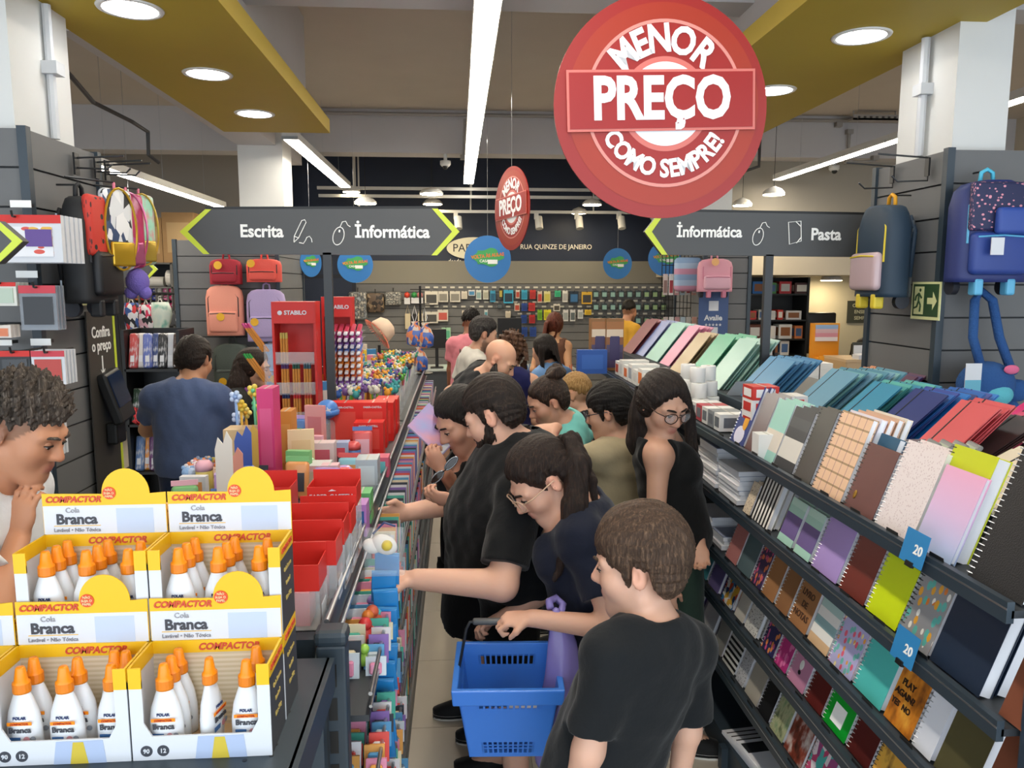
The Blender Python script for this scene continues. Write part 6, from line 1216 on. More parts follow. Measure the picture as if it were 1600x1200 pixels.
for i, (c1, l) in enumerate(rolc):
    x = P(204.5 + 9 * i, 470, 9.6).x
    for k in range(3):
        z = zS[4] + .045 + .088 * k; e = E('ribbon_roll', (x, 9.62, z - .04), '%s roll, %s level in the pigeonholes' % (l, ['lower', 'middle', 'upper'][k]), 'roll', 'coloured rolls in pigeonholes'); MB().cyl((0, 0, .04), (0, .3, .04), .03, n=14).build('roll', mat(c1, .6), e); MB().cyl((0, -.003, .04), (0, .0, .04), .01, n=10).build('core', mat('#d8d0c0', .7), e)
bxm = mat('#b08a5c', .75, noise=.05)
for i, (x0, x1, y1, y0) in enumerate(((222, 251, 408, 340), (256, 301, 408, 332), (304, 330, 408, 350))):
    a, b = P(x0, y1, 9.6), P(x1, y0, 9.6); carton(((a.x + b.x) / 2, 9.75, zS[6] + .0005), (b.x - a.x, .3, b.z - zS[6]), bxm, 'brown storage carton on top of the pigeonhole shelving, %s' % NUM[i], 'brown storage cartons', panel=mat('#c9a878', .7))
for i, (px, wpx, hh) in enumerate(((292, 34, .09), (293, 27, .07), (294, 20, .06))): x = P(px, 440, 9.6).x; carton((x, 9.7, zS[5] + .0005 + [0, .0905, .161][i]), (wpx * 9.6 / FPX, .2, hh), bxm, 'small brown carton in the open cell, %s from below' % NUM[i], 'small brown cartons', panel=whc)
for i, (px, r, ax) in enumerate(((240, .06, 'x'), (263, .08, 'y'))):
    x = P(px, 440, 9.6).x; e = E('fabric_roll', (x, 9.68, zS[5] + .0005), 'white %s in the open cell' % ['lying roll', 'standing disc roll'][i], 'roll', 'white rolls'); (MB().cyl((-.1, 0, .06), (.1, 0, .06), .06, n=18) if i == 0 else MB().cyl((-.03, 0, .1), (.03, 0, .1), .1, n=24)).build('roll', mat('#d9d6ce', .8), e)
for i in range(4):
    z = zS[2 + i // 2]; x = P(264 + 16 * (i % 2), 515, 9.6).x; e = E('drawer_box', (x, 9.66, z + .0005), 'dark tray with white tag, %s under the pigeonholes' % NUM[i], 'tray', 'dark trays'); MB().bx(-.06, .06, -.1, .15, 0, .12).build('tray', mat('#4a4a4c', .5), e); MB().bx(-.02, .02, -.104, -.1, .04, .07).build('tag', whc, e)
# cloth goods draped on the shelves
def draped(px, py, Y, w_, h_, m_, lab, grp, cat='bag', name='cloth_bag', d=.09):
    p = P(px, py, Y); e = E(name, (p.x, Y, p.z), lab, cat, grp); n = 10; vs = []; fs = []
    for j in range(6):
        zz = -h_ * j / 5
        for i in range(n):
            t = 2 * PI * i / n; k = .75 + .25 * math.sin(PI * min(1, j / 4)) + .05 * math.sin(3 * t + j); vs.append((w_ / 2 * k * math.cos(t), d / 2 * k * math.sin(t) * (1 + .2 * math.sin(5 * t)), zz))
    for j in range(5):
        for i in range(n): fs.append((j * n + i, (j + 1) * n + i, (j + 1) * n + (i + 1) % n, j * n + (i + 1) % n))
    fs += [tuple(range(n)), tuple(reversed(range(5 * n, 6 * n)))]
    MB().add(vs, fs).build('pouch', m_, e, True); MB().tube([(-.02, 0, 0), (0, 0, .05), (.02, 0, 0)], .006, 6).build('loop', mat('#d8d4cc', .7), e); MB().cyl((0, -.02, .045), (0, .16, .045), .005, n=6).build('hook', hookm, e); return e
cg = 'cloth bags by the pigeonholes'
bagr = E('bag_rack', (P(250, 560, 7.9).x, 8.0, 0), 'black bar rack carrying the cloth bags', 'rack')
zr = P(250, 467, 7.75).z + .05; rw = .42; MB().cyl((-rw, 0, zr), (rw, 0, zr), .012, n=8).build('top_bar', black, bagr)
for s in (-1, 1): MB().cyl((s * rw, .06, 0), (s * rw, 0, zr), .012, n=8).build('leg', black, bagr); MB().bx(s * rw - .02, s * rw + .02, -.25, .25, 0, .03).build('foot', black, bagr)
for i, (px, py, w_, h_, m_, l) in enumerate(((205, 473, .17, .3, patt('patches', ['#3a5a98', '#d8d8dc', '#c83a40', '#2a2a30'], 5, .8), 'blue white and red printed'), (228, 476, .18, .3, patt('patches', ['#e0d8dc', '#2a2a2c', '#d83a60', '#d8a8b8'], 6, .8), 'pink and black spotted'), (250, 472, .22, .3, patt('cloud', ['#c8d8d0', '#d8e0d4', '#8ac0b0'], 3, .8), 'pale green draped'), (300, 482, .17, .30, mat('#c9c8cc', .85), 'plain white'), (323, 488, .13, .3, mat('#c0b0c8', .8), 'pale lilac'))):
    draped(px, py, 7.9, w_, h_, m_, l + ' cloth bag by the pigeonholes', cg)
# bag racks beside the blue shirted man: rows of pencil cases
pr = E('pencil_case_rack', (P(235, 600, 6.2).x, 6.3, 0), 'black stepped rack full of pencil cases beside the man in slate blue', 'rack'); rx0, rx1 = P(200, 600, 6.2).x - pr.location.x, P(285, 600, 6.2).x - pr.location.x
MB().bx(rx0, rx1, .18, .2, 0, 1.55).build('back_panel', black, pr)
rz_ = [P(240, y, 6.1).z for y in (740, 665, 578)]
for z in rz_: MB().bx(rx0, rx1, -.15, .18, z - .02, z).build('shelf', black, pr)
for x in (rx0, rx1): MB().bx(x - .012, x + .012, -.15, .2, 0, 1.55).build('side_panel', black, pr)
cc_ = [['#5a78a8', '#d88a28', '#6a3a70', '#4a5a4a', '#b83038', '#c8ccd4', '#8a3a48'], ['#1f3a28', '#23304a', '#b8c0cc', '#c8ccd0', '#2a2c30', '#8a8f94', '#3a3c40'], ['#b84a4a', '#c8c4c0', '#5a6ab0', '#3a4a7a', '#2a2c30', '#c0c4cc', '#4a3a34']]; cn_ = [['blue', 'orange', 'plum', 'moss', 'red', 'silver', 'wine'], ['forest', 'midnight', 'ice', 'silver', 'black', 'grey', 'graphite'], ['brick', 'stone', 'iris', 'indigo', 'black', 'silver', 'umber']]
for r2 in range(3):
    for i in range(7):
        x = pr.location.x + rx0 + .05 + (rx1 - rx0 - .08) * i / 6; h_ = .28; e = E('pencil_case', (x, 6.2 + .02 * (i % 2), rz_[r2] + .0005), '%s pencil case standing on the %s step of the black rack' % (cn_[r2][i], ['lowest', 'middle', 'top'][r2]), 'pencil case', 'pencil cases on the black rack', (-.2, 0, .1 * (i % 3 - 1)))
        rbox_smooth('pouch', (0, 0, h_ / 2), (.075, .05, h_), .02, patt('cloud', [cc_[r2][i], cc_[r2][i], '#c8c8cc'], 5, .35), e, 3); MB().tube([(-.03, -.01, h_ - .006), (.03, -.01, h_ - .006)], .004, 5).build('zip', mat('#c0c0c4', .3, metal=.7), e); MB().bx(-.015, .015, -.027, -.025, .05, .1).build('tag', whc, e)
for i in range(3):
    x = pr.location.x + rx0 + .08 + i * .15; e = E('lanyard_bundle', (x, 6.1, rz_[1] + .24), 'red strap bundle over the middle step of the black rack, %s' % NUM[i], 'strap', 'red straps'); MB().tube([(0, .04, 0), (0, -.03, .02), (.03, -.06, -.03), (.05, -.07, -.1), (.02, -.08, -.06)], .018, 6).build('strap', mat('#c02c34', .6), e, True); e.location.z = rz_[1] + .119
# ================================================================== people
def V3(*a): return np.array(a, dtype=np.float64)
class Field:
    """distance field on a grid, turned into a quad mesh"""
    def __init__(s, lo, hi, v):
        s.v = v; s.lo = np.array(lo, float); n = np.ceil((np.array(hi) - s.lo) / v).astype(int) + 1
        s.n = n; s.F = np.full(n, 1.0, np.float32)
        s.ax = [s.lo[i] + np.arange(n[i]) * v for i in range(3)]
    def sl(s, lo, hi):
        a = np.maximum(0, np.floor((np.array(lo) - s.lo) / s.v).astype(int)); b = np.minimum(s.n, np.ceil((np.array(hi) - s.lo) / s.v).astype(int) + 1)
        if (b <= a).any(): return None
        ix = tuple(slice(a[i], b[i]) for i in range(3))
        return ix, (s.ax[0][ix[0]][:, None, None], s.ax[1][ix[1]][None, :, None], s.ax[2][ix[2]][None, None, :])
    def comb(s, ix, d, k, op):
        A = s.F[ix]; d = d.astype(np.float32)
        if op == 'u':
            if k > 0:
                h = np.clip(.5 + .5 * (A - d) / k, 0, 1); s.F[ix] = A * (1 - h) + d * h - k * h * (1 - h)
            else: s.F[ix] = np.minimum(A, d)
        elif op == 's':
            d = -d
            if k > 0:
                h = np.clip(.5 - .5 * (A - d) / k, 0, 1); s.F[ix] = A * (1 - h) + d * h + k * h * (1 - h)
            else: s.F[ix] = np.maximum(A, d)
        else: s.F[ix] = np.maximum(A, d)
    def cap(s, a, b, ra, rb=None, k=.02, op='u', flat=None):
        a = np.array(a, float); b = np.array(b, float); rb = ra if rb is None else rb; R = max(ra, rb) + k + 3 * s.v
        q = s.sl(np.minimum(a, b) - R, np.maximum(a, b) + R)
        if q is None: return s
        ix, (X, Y, Z) = q; ba = b - a; L2 = max(ba @ ba, 1e-9)
        px, py, pz = X - a[0], Y - a[1], Z - a[2]
        t = np.clip((px * ba[0] + py * ba[1] + pz * ba[2]) / L2, 0, 1)
        dx, dy, dz = px - t * ba[0], py - t * ba[1], pz - t * ba[2]
        d2 = dx * dx + dy * dy + dz * dz
        if flat is not None:
            n, f = flat; dn = dx * n[0] + dy * n[1] + dz * n[2]; d2 = d2 + (f * f - 1) * dn * dn
        s.comb(ix, np.sqrt(d2) - (ra + (rb - ra) * t), k, op); return s
    def ell(s, c, r, B=None, k=.02, op='u'):
        """ellipsoid, B: rows = axes"""
        c = np.array(c, float); r = np.array(r, float); R = r.max() + k + 3 * s.v
        q = s.sl(c - R, c + R)
        if q is None: return s
        ix, (X, Y, Z) = q; B = np.eye(3) if B is None else B
        px, py, pz = X - c[0], Y - c[1], Z - c[2]; q0 = 0; q1 = 0
        for i in range(3):
            e = (px * B[i][0] + py * B[i][1] + pz * B[i][2]) / r[i]; q0 = q0 + e * e; q1 = q1 + (e / r[i]) ** 2
        k0 = np.sqrt(q0); k1 = np.sqrt(q1) + 1e-9
        d = np.where(k0 < 1e-4, -r.min(), k0 * (k0 - 1) / k1)
        s.comb(ix, d, k, op); return s
    def clip(s, p, n):
        """keep the side n points away from"""
        X, Y, Z = s.ax[0][:, None, None], s.ax[1][None, :, None], s.ax[2][None, None, :]
        s.F = np.maximum(s.F, ((X - p[0]) * n[0] + (Y - p[1]) * n[1] + (Z - p[2]) * n[2]).astype(np.float32)); return s
    def grids(s): return s.ax[0][:, None, None], s.ax[1][None, :, None], s.ax[2][None, None, :]
    def noise(s, amp, f, seed=0, band=.05):
        X, Y, Z = s.grids(); rs = np.random.RandomState(seed); N = 0
        for i in range(4):
            w_ = rs.randn(3) * f; N = N + np.sin(X * w_[0] + Y * w_[1] + Z * w_[2] + rs.rand() * 6)
        s.F += (amp * .5 * N).astype(np.float32); return s
    def mesh(s, name):
        F = s.F; n = F.shape; S = F < 0
        c = np.zeros((n[0] - 1, n[1] - 1, n[2] - 1), np.uint8)
        for i in (0, 1):
            for j in (0, 1):
                for k in (0, 1): c += S[i:n[0] - 1 + i, j:n[1] - 1 + j, k:n[2] - 1 + k]
        act = np.argwhere((c > 0) & (c < 8))
        if len(act) == 0: return None, None
        idx = np.full(c.shape, -1, np.int32); idx[act[:, 0], act[:, 1], act[:, 2]] = np.arange(len(act))
        P_ = np.zeros((len(act), 3)); W = np.zeros(len(act))
        corners = [(i, j, k) for i in (0, 1) for j in (0, 1) for k in (0, 1)]
        val = {q: F[act[:, 0] + q[0], act[:, 1] + q[1], act[:, 2] + q[2]] for q in corners}
        for a in corners:
            for ax in range(3):
                if a[ax]: continue
                b = list(a); b[ax] = 1; b = tuple(b); va, vb = val[a], val[b]; m = (va < 0) != (vb < 0)
                t = np.zeros(len(act)); t[m] = va[m] / (va[m] - vb[m])
                p = np.tile(np.array(a, float), (len(act), 1)); p[:, ax] = t; P_[m] += p[m]; W[m] += 1
        vs = s.lo + (act + P_ / W[:, None]) * s.v
        fs = []
        for ax in range(3):
            o1, o2 = [(1, 2), (2, 0), (0, 1)][ax]
            sl0 = [slice(None)] * 3; sl1 = [slice(None)] * 3; sl0[ax] = slice(0, -1); sl1[ax] = slice(1, None)
            ed = np.argwhere(S[tuple(sl0)] != S[tuple(sl1)])
            ok = (ed[:, o1] > 0) & (ed[:, o2] > 0) & (ed[:, o1] < n[o1] - 1) & (ed[:, o2] < n[o2] - 1); ed = ed[ok]
            def at(d1, d2):
                q = ed.copy(); q[:, o1] -= d1; q[:, o2] -= d2; return idx[q[:, 0], q[:, 1], q[:, 2]]
            Q = np.stack([at(1, 1), at(0, 1), at(0, 0), at(1, 0)], 1)
            fl = ~S[ed[:, 0], ed[:, 1], ed[:, 2]]; Q[fl] = Q[fl][:, ::-1]; fs.append(Q)
        fs = np.concatenate(fs)
        return vs, fs
def np_mesh(name, vs, fs, m, org, colors=None):
    me = bpy.data.meshes.new(name); me.vertices.add(len(vs)); me.vertices.foreach_set('co', (vs - np.array(org)).astype(np.float32).ravel())
    me.loops.add(fs.size); me.loops.foreach_set('vertex_index', fs.astype(np.int32).ravel())
    me.polygons.add(len(fs)); me.polygons.foreach_set('loop_start', np.arange(0, fs.size, 4, dtype=np.int32))
    me.polygons.foreach_set('use_smooth', np.ones(len(fs), bool)); me.update(calc_edges=True)
    me.materials.append(m)
    if colors is not None:
        at = me.color_attributes.new('Col', 'FLOAT_COLOR', 'POINT'); at.data.foreach_set('color', np.concatenate([colors, np.ones((len(colors), 1))], 1).astype(np.float32).ravel())
    return me
def colmat(rough, sub=0.0, bump=0.0, bscale=200.0, spec=.4):
    k = ('col', rough, sub, bump, bscale)
    if k in _M: return _M[k]
    m = bpy.data.materials.new('skin_%d' % len(_M)); m.use_nodes = True; nt = m.node_tree; b = nt.nodes['Principled BSDF']
    a = nt.nodes.new('ShaderNodeVertexColor'); a.layer_name = 'Col'; nt.links.new(a.outputs['Color'], b.inputs['Base Color'])
    b.inputs['Roughness'].default_value = rough; b.inputs['Specular IOR Level'].default_value = spec
    if sub: b.inputs['Subsurface Weight'].default_value = sub; b.inputs['Subsurface Radius'].default_value = (.01, .004, .002); b.inputs['Subsurface Scale'].default_value = .5
    if bump:
        t = nt.nodes.new('ShaderNodeTexNoise'); t.inputs['Scale'].default_value = bscale; bp = nt.nodes.new('ShaderNodeBump'); bp.inputs['Strength'].default_value = bump; bp.inputs['Distance'].default_value = .002
        tc = nt.nodes.new('ShaderNodeTexCoord'); nt.links.new(tc.outputs['Object'], t.inputs['Vector']); nt.links.new(t.outputs['Fac'], bp.inputs['Height']); nt.links.new(bp.outputs['Normal'], b.inputs['Normal'])
    _M[k] = m; return m
def hairmat(hexc, hi=None, scale=(60, 60, 6)):
    k = ('hair', hexc, hi, scale)
    if k in _M: return _M[k]
    m = bpy.data.materials.new('hair_%d' % len(_M)); m.use_nodes = True; nt = m.node_tree; b = nt.nodes['Principled BSDF']
    tc = nt.nodes.new('ShaderNodeTexCoord'); mp = nt.nodes.new('ShaderNodeMapping'); mp.inputs['Scale'].default_value = scale
    t = nt.nodes.new('ShaderNodeTexNoise'); t.inputs['Scale'].default_value = 3.0; t.inputs['Detail'].default_value = 6; t.inputs['Roughness'].default_value = .7; t.inputs['Distortion'].default_value = .6
    r = nt.nodes.new('ShaderNodeValToRGB'); c = lin(hexc); h = lin(hi) if hi else tuple(min(1, x * 2.2 + .01) for x in c[:3]) + (1,)
    r.color_ramp.elements[0].position = .35; r.color_ramp.elements[0].color = tuple(x * .55 for x in c[:3]) + (1,); r.color_ramp.elements[1].position = .75; r.color_ramp.elements[1].color = h
    e = r.color_ramp.elements.new(.52); e.color = c
    L_ = nt.links.new; L_(tc.outputs['Object'], mp.inputs['Vector']); L_(mp.outputs['Vector'], t.inputs['Vector']); L_(t.outputs['Fac'], r.inputs['Fac']); L_(r.outputs['Color'], b.inputs['Base Color'])
    bp = nt.nodes.new('ShaderNodeBump'); bp.inputs['Strength'].default_value = .9; bp.inputs['Distance'].default_value = .006; L_(t.outputs['Fac'], bp.inputs['Height']); L_(bp.outputs['Normal'], b.inputs['Normal'])
    b.inputs['Roughness'].default_value = .48; b.inputs['Specular IOR Level'].default_value = .3
    _M[k] = m; return m
def unit(v): v = np.array(v, float); return v / (np.linalg.norm(v) + 1e-12)
def ik(s, t, l1, l2, hint):
    d = t - s; L_ = np.linalg.norm(d); L_ = min(L_, (l1 + l2) * .998); u = unit(d); t = s + u * L_
    a = (l1 * l1 - l2 * l2 + L_ * L_) / (2 * L_); h = math.sqrt(max(0, l1 * l1 - a * a)); hp = np.array(hint, float); hp = unit(hp - u * (hp @ u))
    return s + u * a + hp * h, t
NP = lambda v: np.array(v, float)
def cloth(hexc, rough=.85): return mat(hexc, rough, spec=.2, noise=.05, nscale=14, bump=.25, bscale=35, sheen=.1)

def person(label, head, face, pitch=0, roll=0, body=None, bodydir=None, h=1.72, fat=1.0, v=.007, skin='#c99a80', hair='#1d1614', hairhi=None, style='short',
           shirt='#15171a', sleeve='short', hem=.0, neck=.0, pants='#17181b', legs='pants', shoes='#141414', arms=None, beard=None, glasses=None, female=False, headw=1.0,
           brow=True, fade=0.0, extra=None, logo=None, hs=1.0, strap=None, seated=False, lips='#a8605a', group=None, nshift=(0, 0, 0), broad=1.0):
    """head: centre of the skull (world); face: heading (deg) the face looks along (0 = +X, 90 = +Y); body: pelvis xy"""
    head = NP(head); S = h / 1.72
    fy = math.radians(face); fp = math.radians(pitch); fr = math.radians(roll)
    f0 = V3(math.cos(fy), math.sin(fy), 0); r0 = V3(f0[1], -f0[0], 0); u0 = V3(0, 0, 1)
    fh = f0 * math.cos(fp) - u0 * math.sin(fp); uh = u0 * math.cos(fp) + f0 * math.sin(fp); rh = r0
    rh, uh = rh * math.cos(fr) - uh * math.sin(fr), uh * math.cos(fr) + rh * math.sin(fr)
    HS = (S * .35 + .65) * hs * headw
    B = np.array([rh, fh, uh])
    hp = lambda x, y, z: head + (rh * x + fh * y + uh * z) * HS
    bd = math.radians(face if bodydir is None else bodydir); f = V3(math.cos(bd), math.sin(bd), 0); r = V3(f[1], -f[0], 0)
    pel = NP((body[0], body[1], .53 * h)) if body is not None else NP((head[0] - f[0] * .06, head[1] - f[1] * .06, .53 * h))
    if seated: pel[2] = .5
    nb = hp(0, -.055, -.10) - V3(0, 0, 1) * .075 * S - f * .01 + NP(nshift)            # base of the neck
    up = unit(nb - pel); fb = unit(f - up * (f @ up)); rb_ = np.cross(fb, up); BT = np.array([rb_, fb, up]); TL = np.linalg.norm(nb - pel)
    tp = lambda t, x=0, y=0: pel + up * TL * t + rb_ * x + fb * y
    W = S * (1 if not female else .93); sw = .166 * broad * W * (1 + .35 * (fat - 1)); SHO = {}
    for sd in (-1, 1): SHO[sd] = tp(.90, sd * sw, -.01 * S)
    la, lf = .275 * S, .245 * S; ARM = {}
    for sd in (-1, 1):
        spec = (arms or {}).get('R' if sd > 0 else 'L')
        if spec is None: tgt = pel + rb_ * sd * (sw + .07 * S) + f * .04 + V3(0, 0, -.04) * S + up * 0; hint = -f; kw = {}
        else: tgt = NP(spec[0]); hint = NP(spec[1]); kw = spec[2] if len(spec) > 2 else {}
        el, wr = ik(SHO[sd], tgt, la, lf, hint); ARM[sd] = (el, wr, kw)
    # ---------------- body field
    pts = [head, pel] + [q for a in ARM.values() for q in a[:2]]
    for sd in (-1, 1): pts.append(V3(pel[0], pel[1], 0) + rb_ * sd * .1)
    pts = np.array(pts); lo = pts.min(0) - .24 * S; hi = pts.max(0) + .24 * S; lo[2] = max(-.005, lo[2]); lo[2] = .03
    Fd = Field(lo, hi, v)
    ft = fat
    def torso(G, inf=0.0, skirt=None):
        G.ell(tp(.70), (.155 * W * (1 + .6 * (ft - 1)) + inf, .112 * S * (1 + .8 * (ft - 1)) + inf, .19 * S + inf), BT, .05)
        G.ell(tp(.36, 0, .012 * ft), (.138 * W * (1 + 1.1 * (ft - 1)) + inf, .105 * S * (1 + 1.6 * (ft - 1)) + inf, .20 * S + inf), BT, .06)
        G.ell(tp(.02), (.165 * W * (1 + .8 * (ft - 1)) + inf, .125 * S * (1 + 1.0 * (ft - 1)) + inf, .15 * S + inf), BT, .06)
        G.cap(SHO[-1] * .92 + SHO[1] * .08, SHO[1] * .92 + SHO[-1] * .08, .052 * S + inf, k=.05)
        for sd in (-1, 1): G.cap(tp(1.0, sd * .02, -.01), SHO[sd], .05 * S + inf * .6, .045 * S + inf, k=.05)
        if female:
            for sd in (-1, 1): G.ell(tp(.70, sd * .07 * S, .085 * S * ft), (.062 * S + inf, .055 * S + inf, .06 * S + inf), BT, .035)
    torso(Fd)
    Fd.cap(tp(.97), hp(0, -.015, -.055), .058 * S * (.8 + .2 * ft), .052 * S, k=.035)
    # head
    def EL(c, rr, k, op='u'): Fd.ell(hp(*c), np.array(rr) * HS, B, k * HS, op)
    EL((0, -.012, .03), (.076, .096, .086), .01)
    jw = .9 if female else 1.0
    EL((0, .028, -.04), (.06 * jw, .066, .083), .03); Fd.cap(hp(0, .066, -.106), hp(0, .06, -.10), .022 * HS * jw, k=.03)
    for sd in (-1, 1):
        Fd.cap(hp(sd * .05 * jw, -.005, -.06), hp(sd * .012, .062, -.104), .022 * HS * jw, .02 * HS * jw, k=.03)
        Fd.ell(hp(sd * .04, .055, -.028), np.array((.03, .03, .03)) * HS, B, .03)
        Fd.cap(hp(sd * .018, .087, .022), hp(sd * .05, .072, .02), .011 * HS, k=.018)
        Fd.ell(hp(sd * .031, .103, -.001), np.array((.019, .018, .012)) * HS, B, .014, 's')
        Fd.ell(hp(sd * .031, .077, -.001), np.array((.015, .014, .012)) * HS, B, .004)
    Fd.cap(hp(0, .088, .008), hp(0, .110, -.032), .008 * HS, .0125 * HS, k=.014)
    for sd in (-1, 1): Fd.ell(hp(sd * .013, .098, -.036), np.array((.009, .011, .008)) * HS, B, .008)
    Fd.ell(hp(0, .090, -.063), np.array((.023, .011, .0065)) * HS, B, .007); Fd.ell(hp(0, .088, -.075), np.array((.02, .011, .0075)) * HS, B, .007)
    for sd in (-1, 1):
        a_ = unit(rh * sd * .9 - fh * .45); b_ = unit(np.cross(uh, a_)); BE = np.array([a_, b_, np.cross(a_, b_)])
        Fd.ell(hp(sd * .079, -.012, -.006), np.array((.010, .019, .031)) * HS, BE, .008)
        Fd.ell(hp(sd * .088, -.006, .0), np.array((.006, .009, .016)) * HS, BE, .006, 's')
    # arms and hands
    for sd in (-1, 1):
        el, wr, kw = ARM[sd]; fa = .8 + .2 * ft
        if female: fa *= .92
        Fd.cap(SHO[sd], el, .049 * S * fa, .040 * S * fa, k=.035); Fd.cap(el, wr, .041 * S * fa, .027 * S * fa, k=.02)
        d = unit(wr - el); nrm = NP(kw.get('palm', -rb_ * sd)); d2 = NP(kw['dir']) if 'dir' in kw else d; d2 = unit(d2); nrm = unit(nrm - d2 * (nrm @ d2)); sidev = np.cross(d2, nrm) * (kw.get('thumb', 1))
        curl = kw.get('curl', .35); hsz = S * (.92 if female else 1.0)
        pc = wr + d2 * .052 * hsz; BH = np.array([sidev, d2, nrm])
        Fd.ell(pc, (.04 * hsz, .05 * hsz, .016 * hsz), BH, .012); Fd.cap(wr - d2 * .01, wr + d2 * .03 * hsz, .024 * hsz, k=.015, flat=(nrm, 1.35))
        for i, (off, ln) in enumerate(((.029, .068), (.0095, .076), (-.0095, .07), (-.028, .055))):
            base = wr + d2 * (.088 - abs(off) * .25) * hsz + sidev * off * hsz; c0 = curl * (1 + .12 * i); q = base; ang = c0 * .5
            for j, part in enumerate((.45, .32, .25)):
                dirv = d2 * math.cos(ang) + nrm * math.sin(ang) + sidev * off * 1.2; q2 = q + unit(dirv) * ln * part * hsz
                Fd.cap(q, q2, (.0088 - .0008 * j) * hsz, (.0082 - .0008 * j) * hsz, k=.004); q = q2; ang += c0 * 1.15
        tb = wr + d2 * .03 * hsz + sidev * .03 * hsz; t1 = tb + unit(d2 * .7 + sidev * .75 + nrm * .35) * .034 * hsz; t2 = t1 + unit(d2 * (.9 - curl * .2) + sidev * (.2 - .3 * curl) + nrm * .45 * (.5 + curl)) * .032 * hsz
        Fd.cap(tb, t1, .0125 * hsz, .0105 * hsz, k=.01); Fd.cap(t1, t2, .0102 * hsz, .008 * hsz, k=.005)
    # legs
    LEG = {}
    for sd in (-1, 1):
        hip = pel + rb_ * sd * .085 * W * (1 + .5 * (ft - 1)) - V3(0, 0, .03 * S)
        if seated: kn = hip + f * .42 * S; an = V3(kn[0], kn[1], .08)
        else:
            gx = V3(hip[0], hip[1], 0) + r * sd * .02 + f * (.05 if sd > 0 else -.03)
            an = V3(gx[0], gx[1], .085 * S); kn = (hip + an) / 2 + f * .02; kn[2] = .275 * h
        LEG[sd] = (hip, kn, an); lf2 = .85 + .15 * ft
        Fd.cap(hip, kn, .083 * S * lf2 * (.9 + .1 * ft), .056 * S * lf2, k=.03); Fd.cap(kn, an, .056 * S * lf2, .036 * S, k=.02)
        Fd.cap(an, an + f * .1 * S - V3(0, 0, .045 * S), .035 * S, .028 * S, k=.02)
    vs, fs = Fd.mesh('body')
    org = V3(pel[0], pel[1], 0)
    root = E('person', org, label, 'person', group)
    # ---------------- skin colours
    sk = np.array(lin(skin)[:3]); C_ = np.tile(sk, (len(vs), 1)); rel = (vs - head) / HS; hx, hy, hz = rel @ rh, rel @ fh, rel @ uh
    def blend(mask, col): 
        global _b
        m_ = np.clip(mask, 0, 1)[:, None]; C_[:] = C_ * (1 - m_) + np.array(col) * m_
    lipm = np.exp(-((hx / .021) ** 4 + ((hz + .068) / .0125) ** 4)) * (hy > .07); blend(lipm * .75, lin(lips)[:3])
    chk = np.exp(-(((np.abs(hx) - .042) / .025) ** 2 + ((hz + .035) / .025) ** 2)) * (hy > .02); blend(chk * .25, sk * np.array((1.05, .72, .66)))
    nos = np.exp(-((hx / .02) ** 2 + ((hz + .033) / .018) ** 2)) * (hy > .09); blend(nos * .25, sk * np.array((1.05, .72, .66)))
    ear = ((np.abs(hx) > .072) & (np.abs(hz) < .04) & (np.abs(hy) < .04)).astype(float); blend(ear * .3, sk * np.array((1.08, .68, .6)))
    if fade:
        hc = np.array(lin(hair)[:3]); m_ = ((hz > np.interp(hy, [-.12, -.05, .02, .06, .1], [-.07, -.05, -.005, .05, .09])) & (np.abs(rel).max(1) < .13)).astype(float); blend(m_ * fade, hc)
    if beard and beard != 'full':
        hc = np.array(lin(hair)[:3]); m_ = np.clip((np.interp(hy, [-.02, .03, .075, .11], [-.03, -.05, -.055, -.045]) - hz) / .015, 0, 1) * (hz > -.14) * (hy > -.015); blend(m_ * .6 * (1 - lipm), hc)
    me = np_mesh('body', vs, fs, colmat(.5, .12, .05), org, np.clip(C_, 0, 1)); ob('body', me, root)
    # ---------------- small features of the face
    T = Matrix(((rh[0], fh[0], uh[0], 0), (rh[1], fh[1], uh[1], 0), (rh[2], fh[2], uh[2], 0), (0, 0, 0, 1))); T = Matrix.Translation(head - org) @ T @ Matrix.Scale(HS, 4)
    hm = hairmat(hair, hairhi)
    for sd in (-1, 1):
        if brow:
            MB().tube([(sd * .012, .1, .019), (sd * .026, .1, .0245), (sd * .042, .089, .024), (sd * .053, .074, .017)], [.003, .0042, .0038, .0015], 6, T=T).build('eyebrow', hm, root, True)
        ey = MB().sph((sd * .031, .0795, -.0005), (.0135, .0125, .0105), 12, 8, T=T).build('eye', mat('#e6ded8', .25), root, True)
        dwn = -.004 if pitch > 5 else 0
        MB().sph((sd * .031, .0895, -.001 + dwn), (.0058, .0035, .0058), 10, 6, T=T).build('iris', mat('#2a1a12', .2), ey, True)
        MB().tube([(sd * .017, .0905, -.0005), (sd * .025, .0945, .004 + dwn), (sd * .036, .0935, .004 + dwn), (sd * .046, .083, -.001)], [.0012, .0024, .0026, .0012], 6, T=T).build('eyelash', mat('#1a1210', .5), root, True)
        # upper lid
        MB().sph((sd * .031, .0785, .004), (.0150, .0142, .0095), 12, 8, T=T).build('eyelid', mat(skin, .5), root, True)
    # ---------------- clothes
    vc = v * 1.1
    def shell(nm, hexc, build, clips=(), nz=.0035, seed=0, m=None):
        pts2 = np.array([head, pel, SHO[-1], SHO[1], ARM[-1][0], ARM[1][0]]); lo2 = pts2.min(0) - .2 * S * max(1, ft * .95); hi2 = pts2.max(0) + .2 * S; lo2[2] = max(0.02, lo2[2] - .55 * S if nm in ('dress',) else lo2[2]); hi2[2] = nb[2] + .1
        G = Field(lo2, hi2, vc); build(G)
        for p_, n_ in clips: G.clip(p_, n_)
        if nz: G.noise(nz, 26, seed); G.noise(nz * .6, 55, seed + 5)
        a, b = G.mesh(nm)
        if a is None: return None
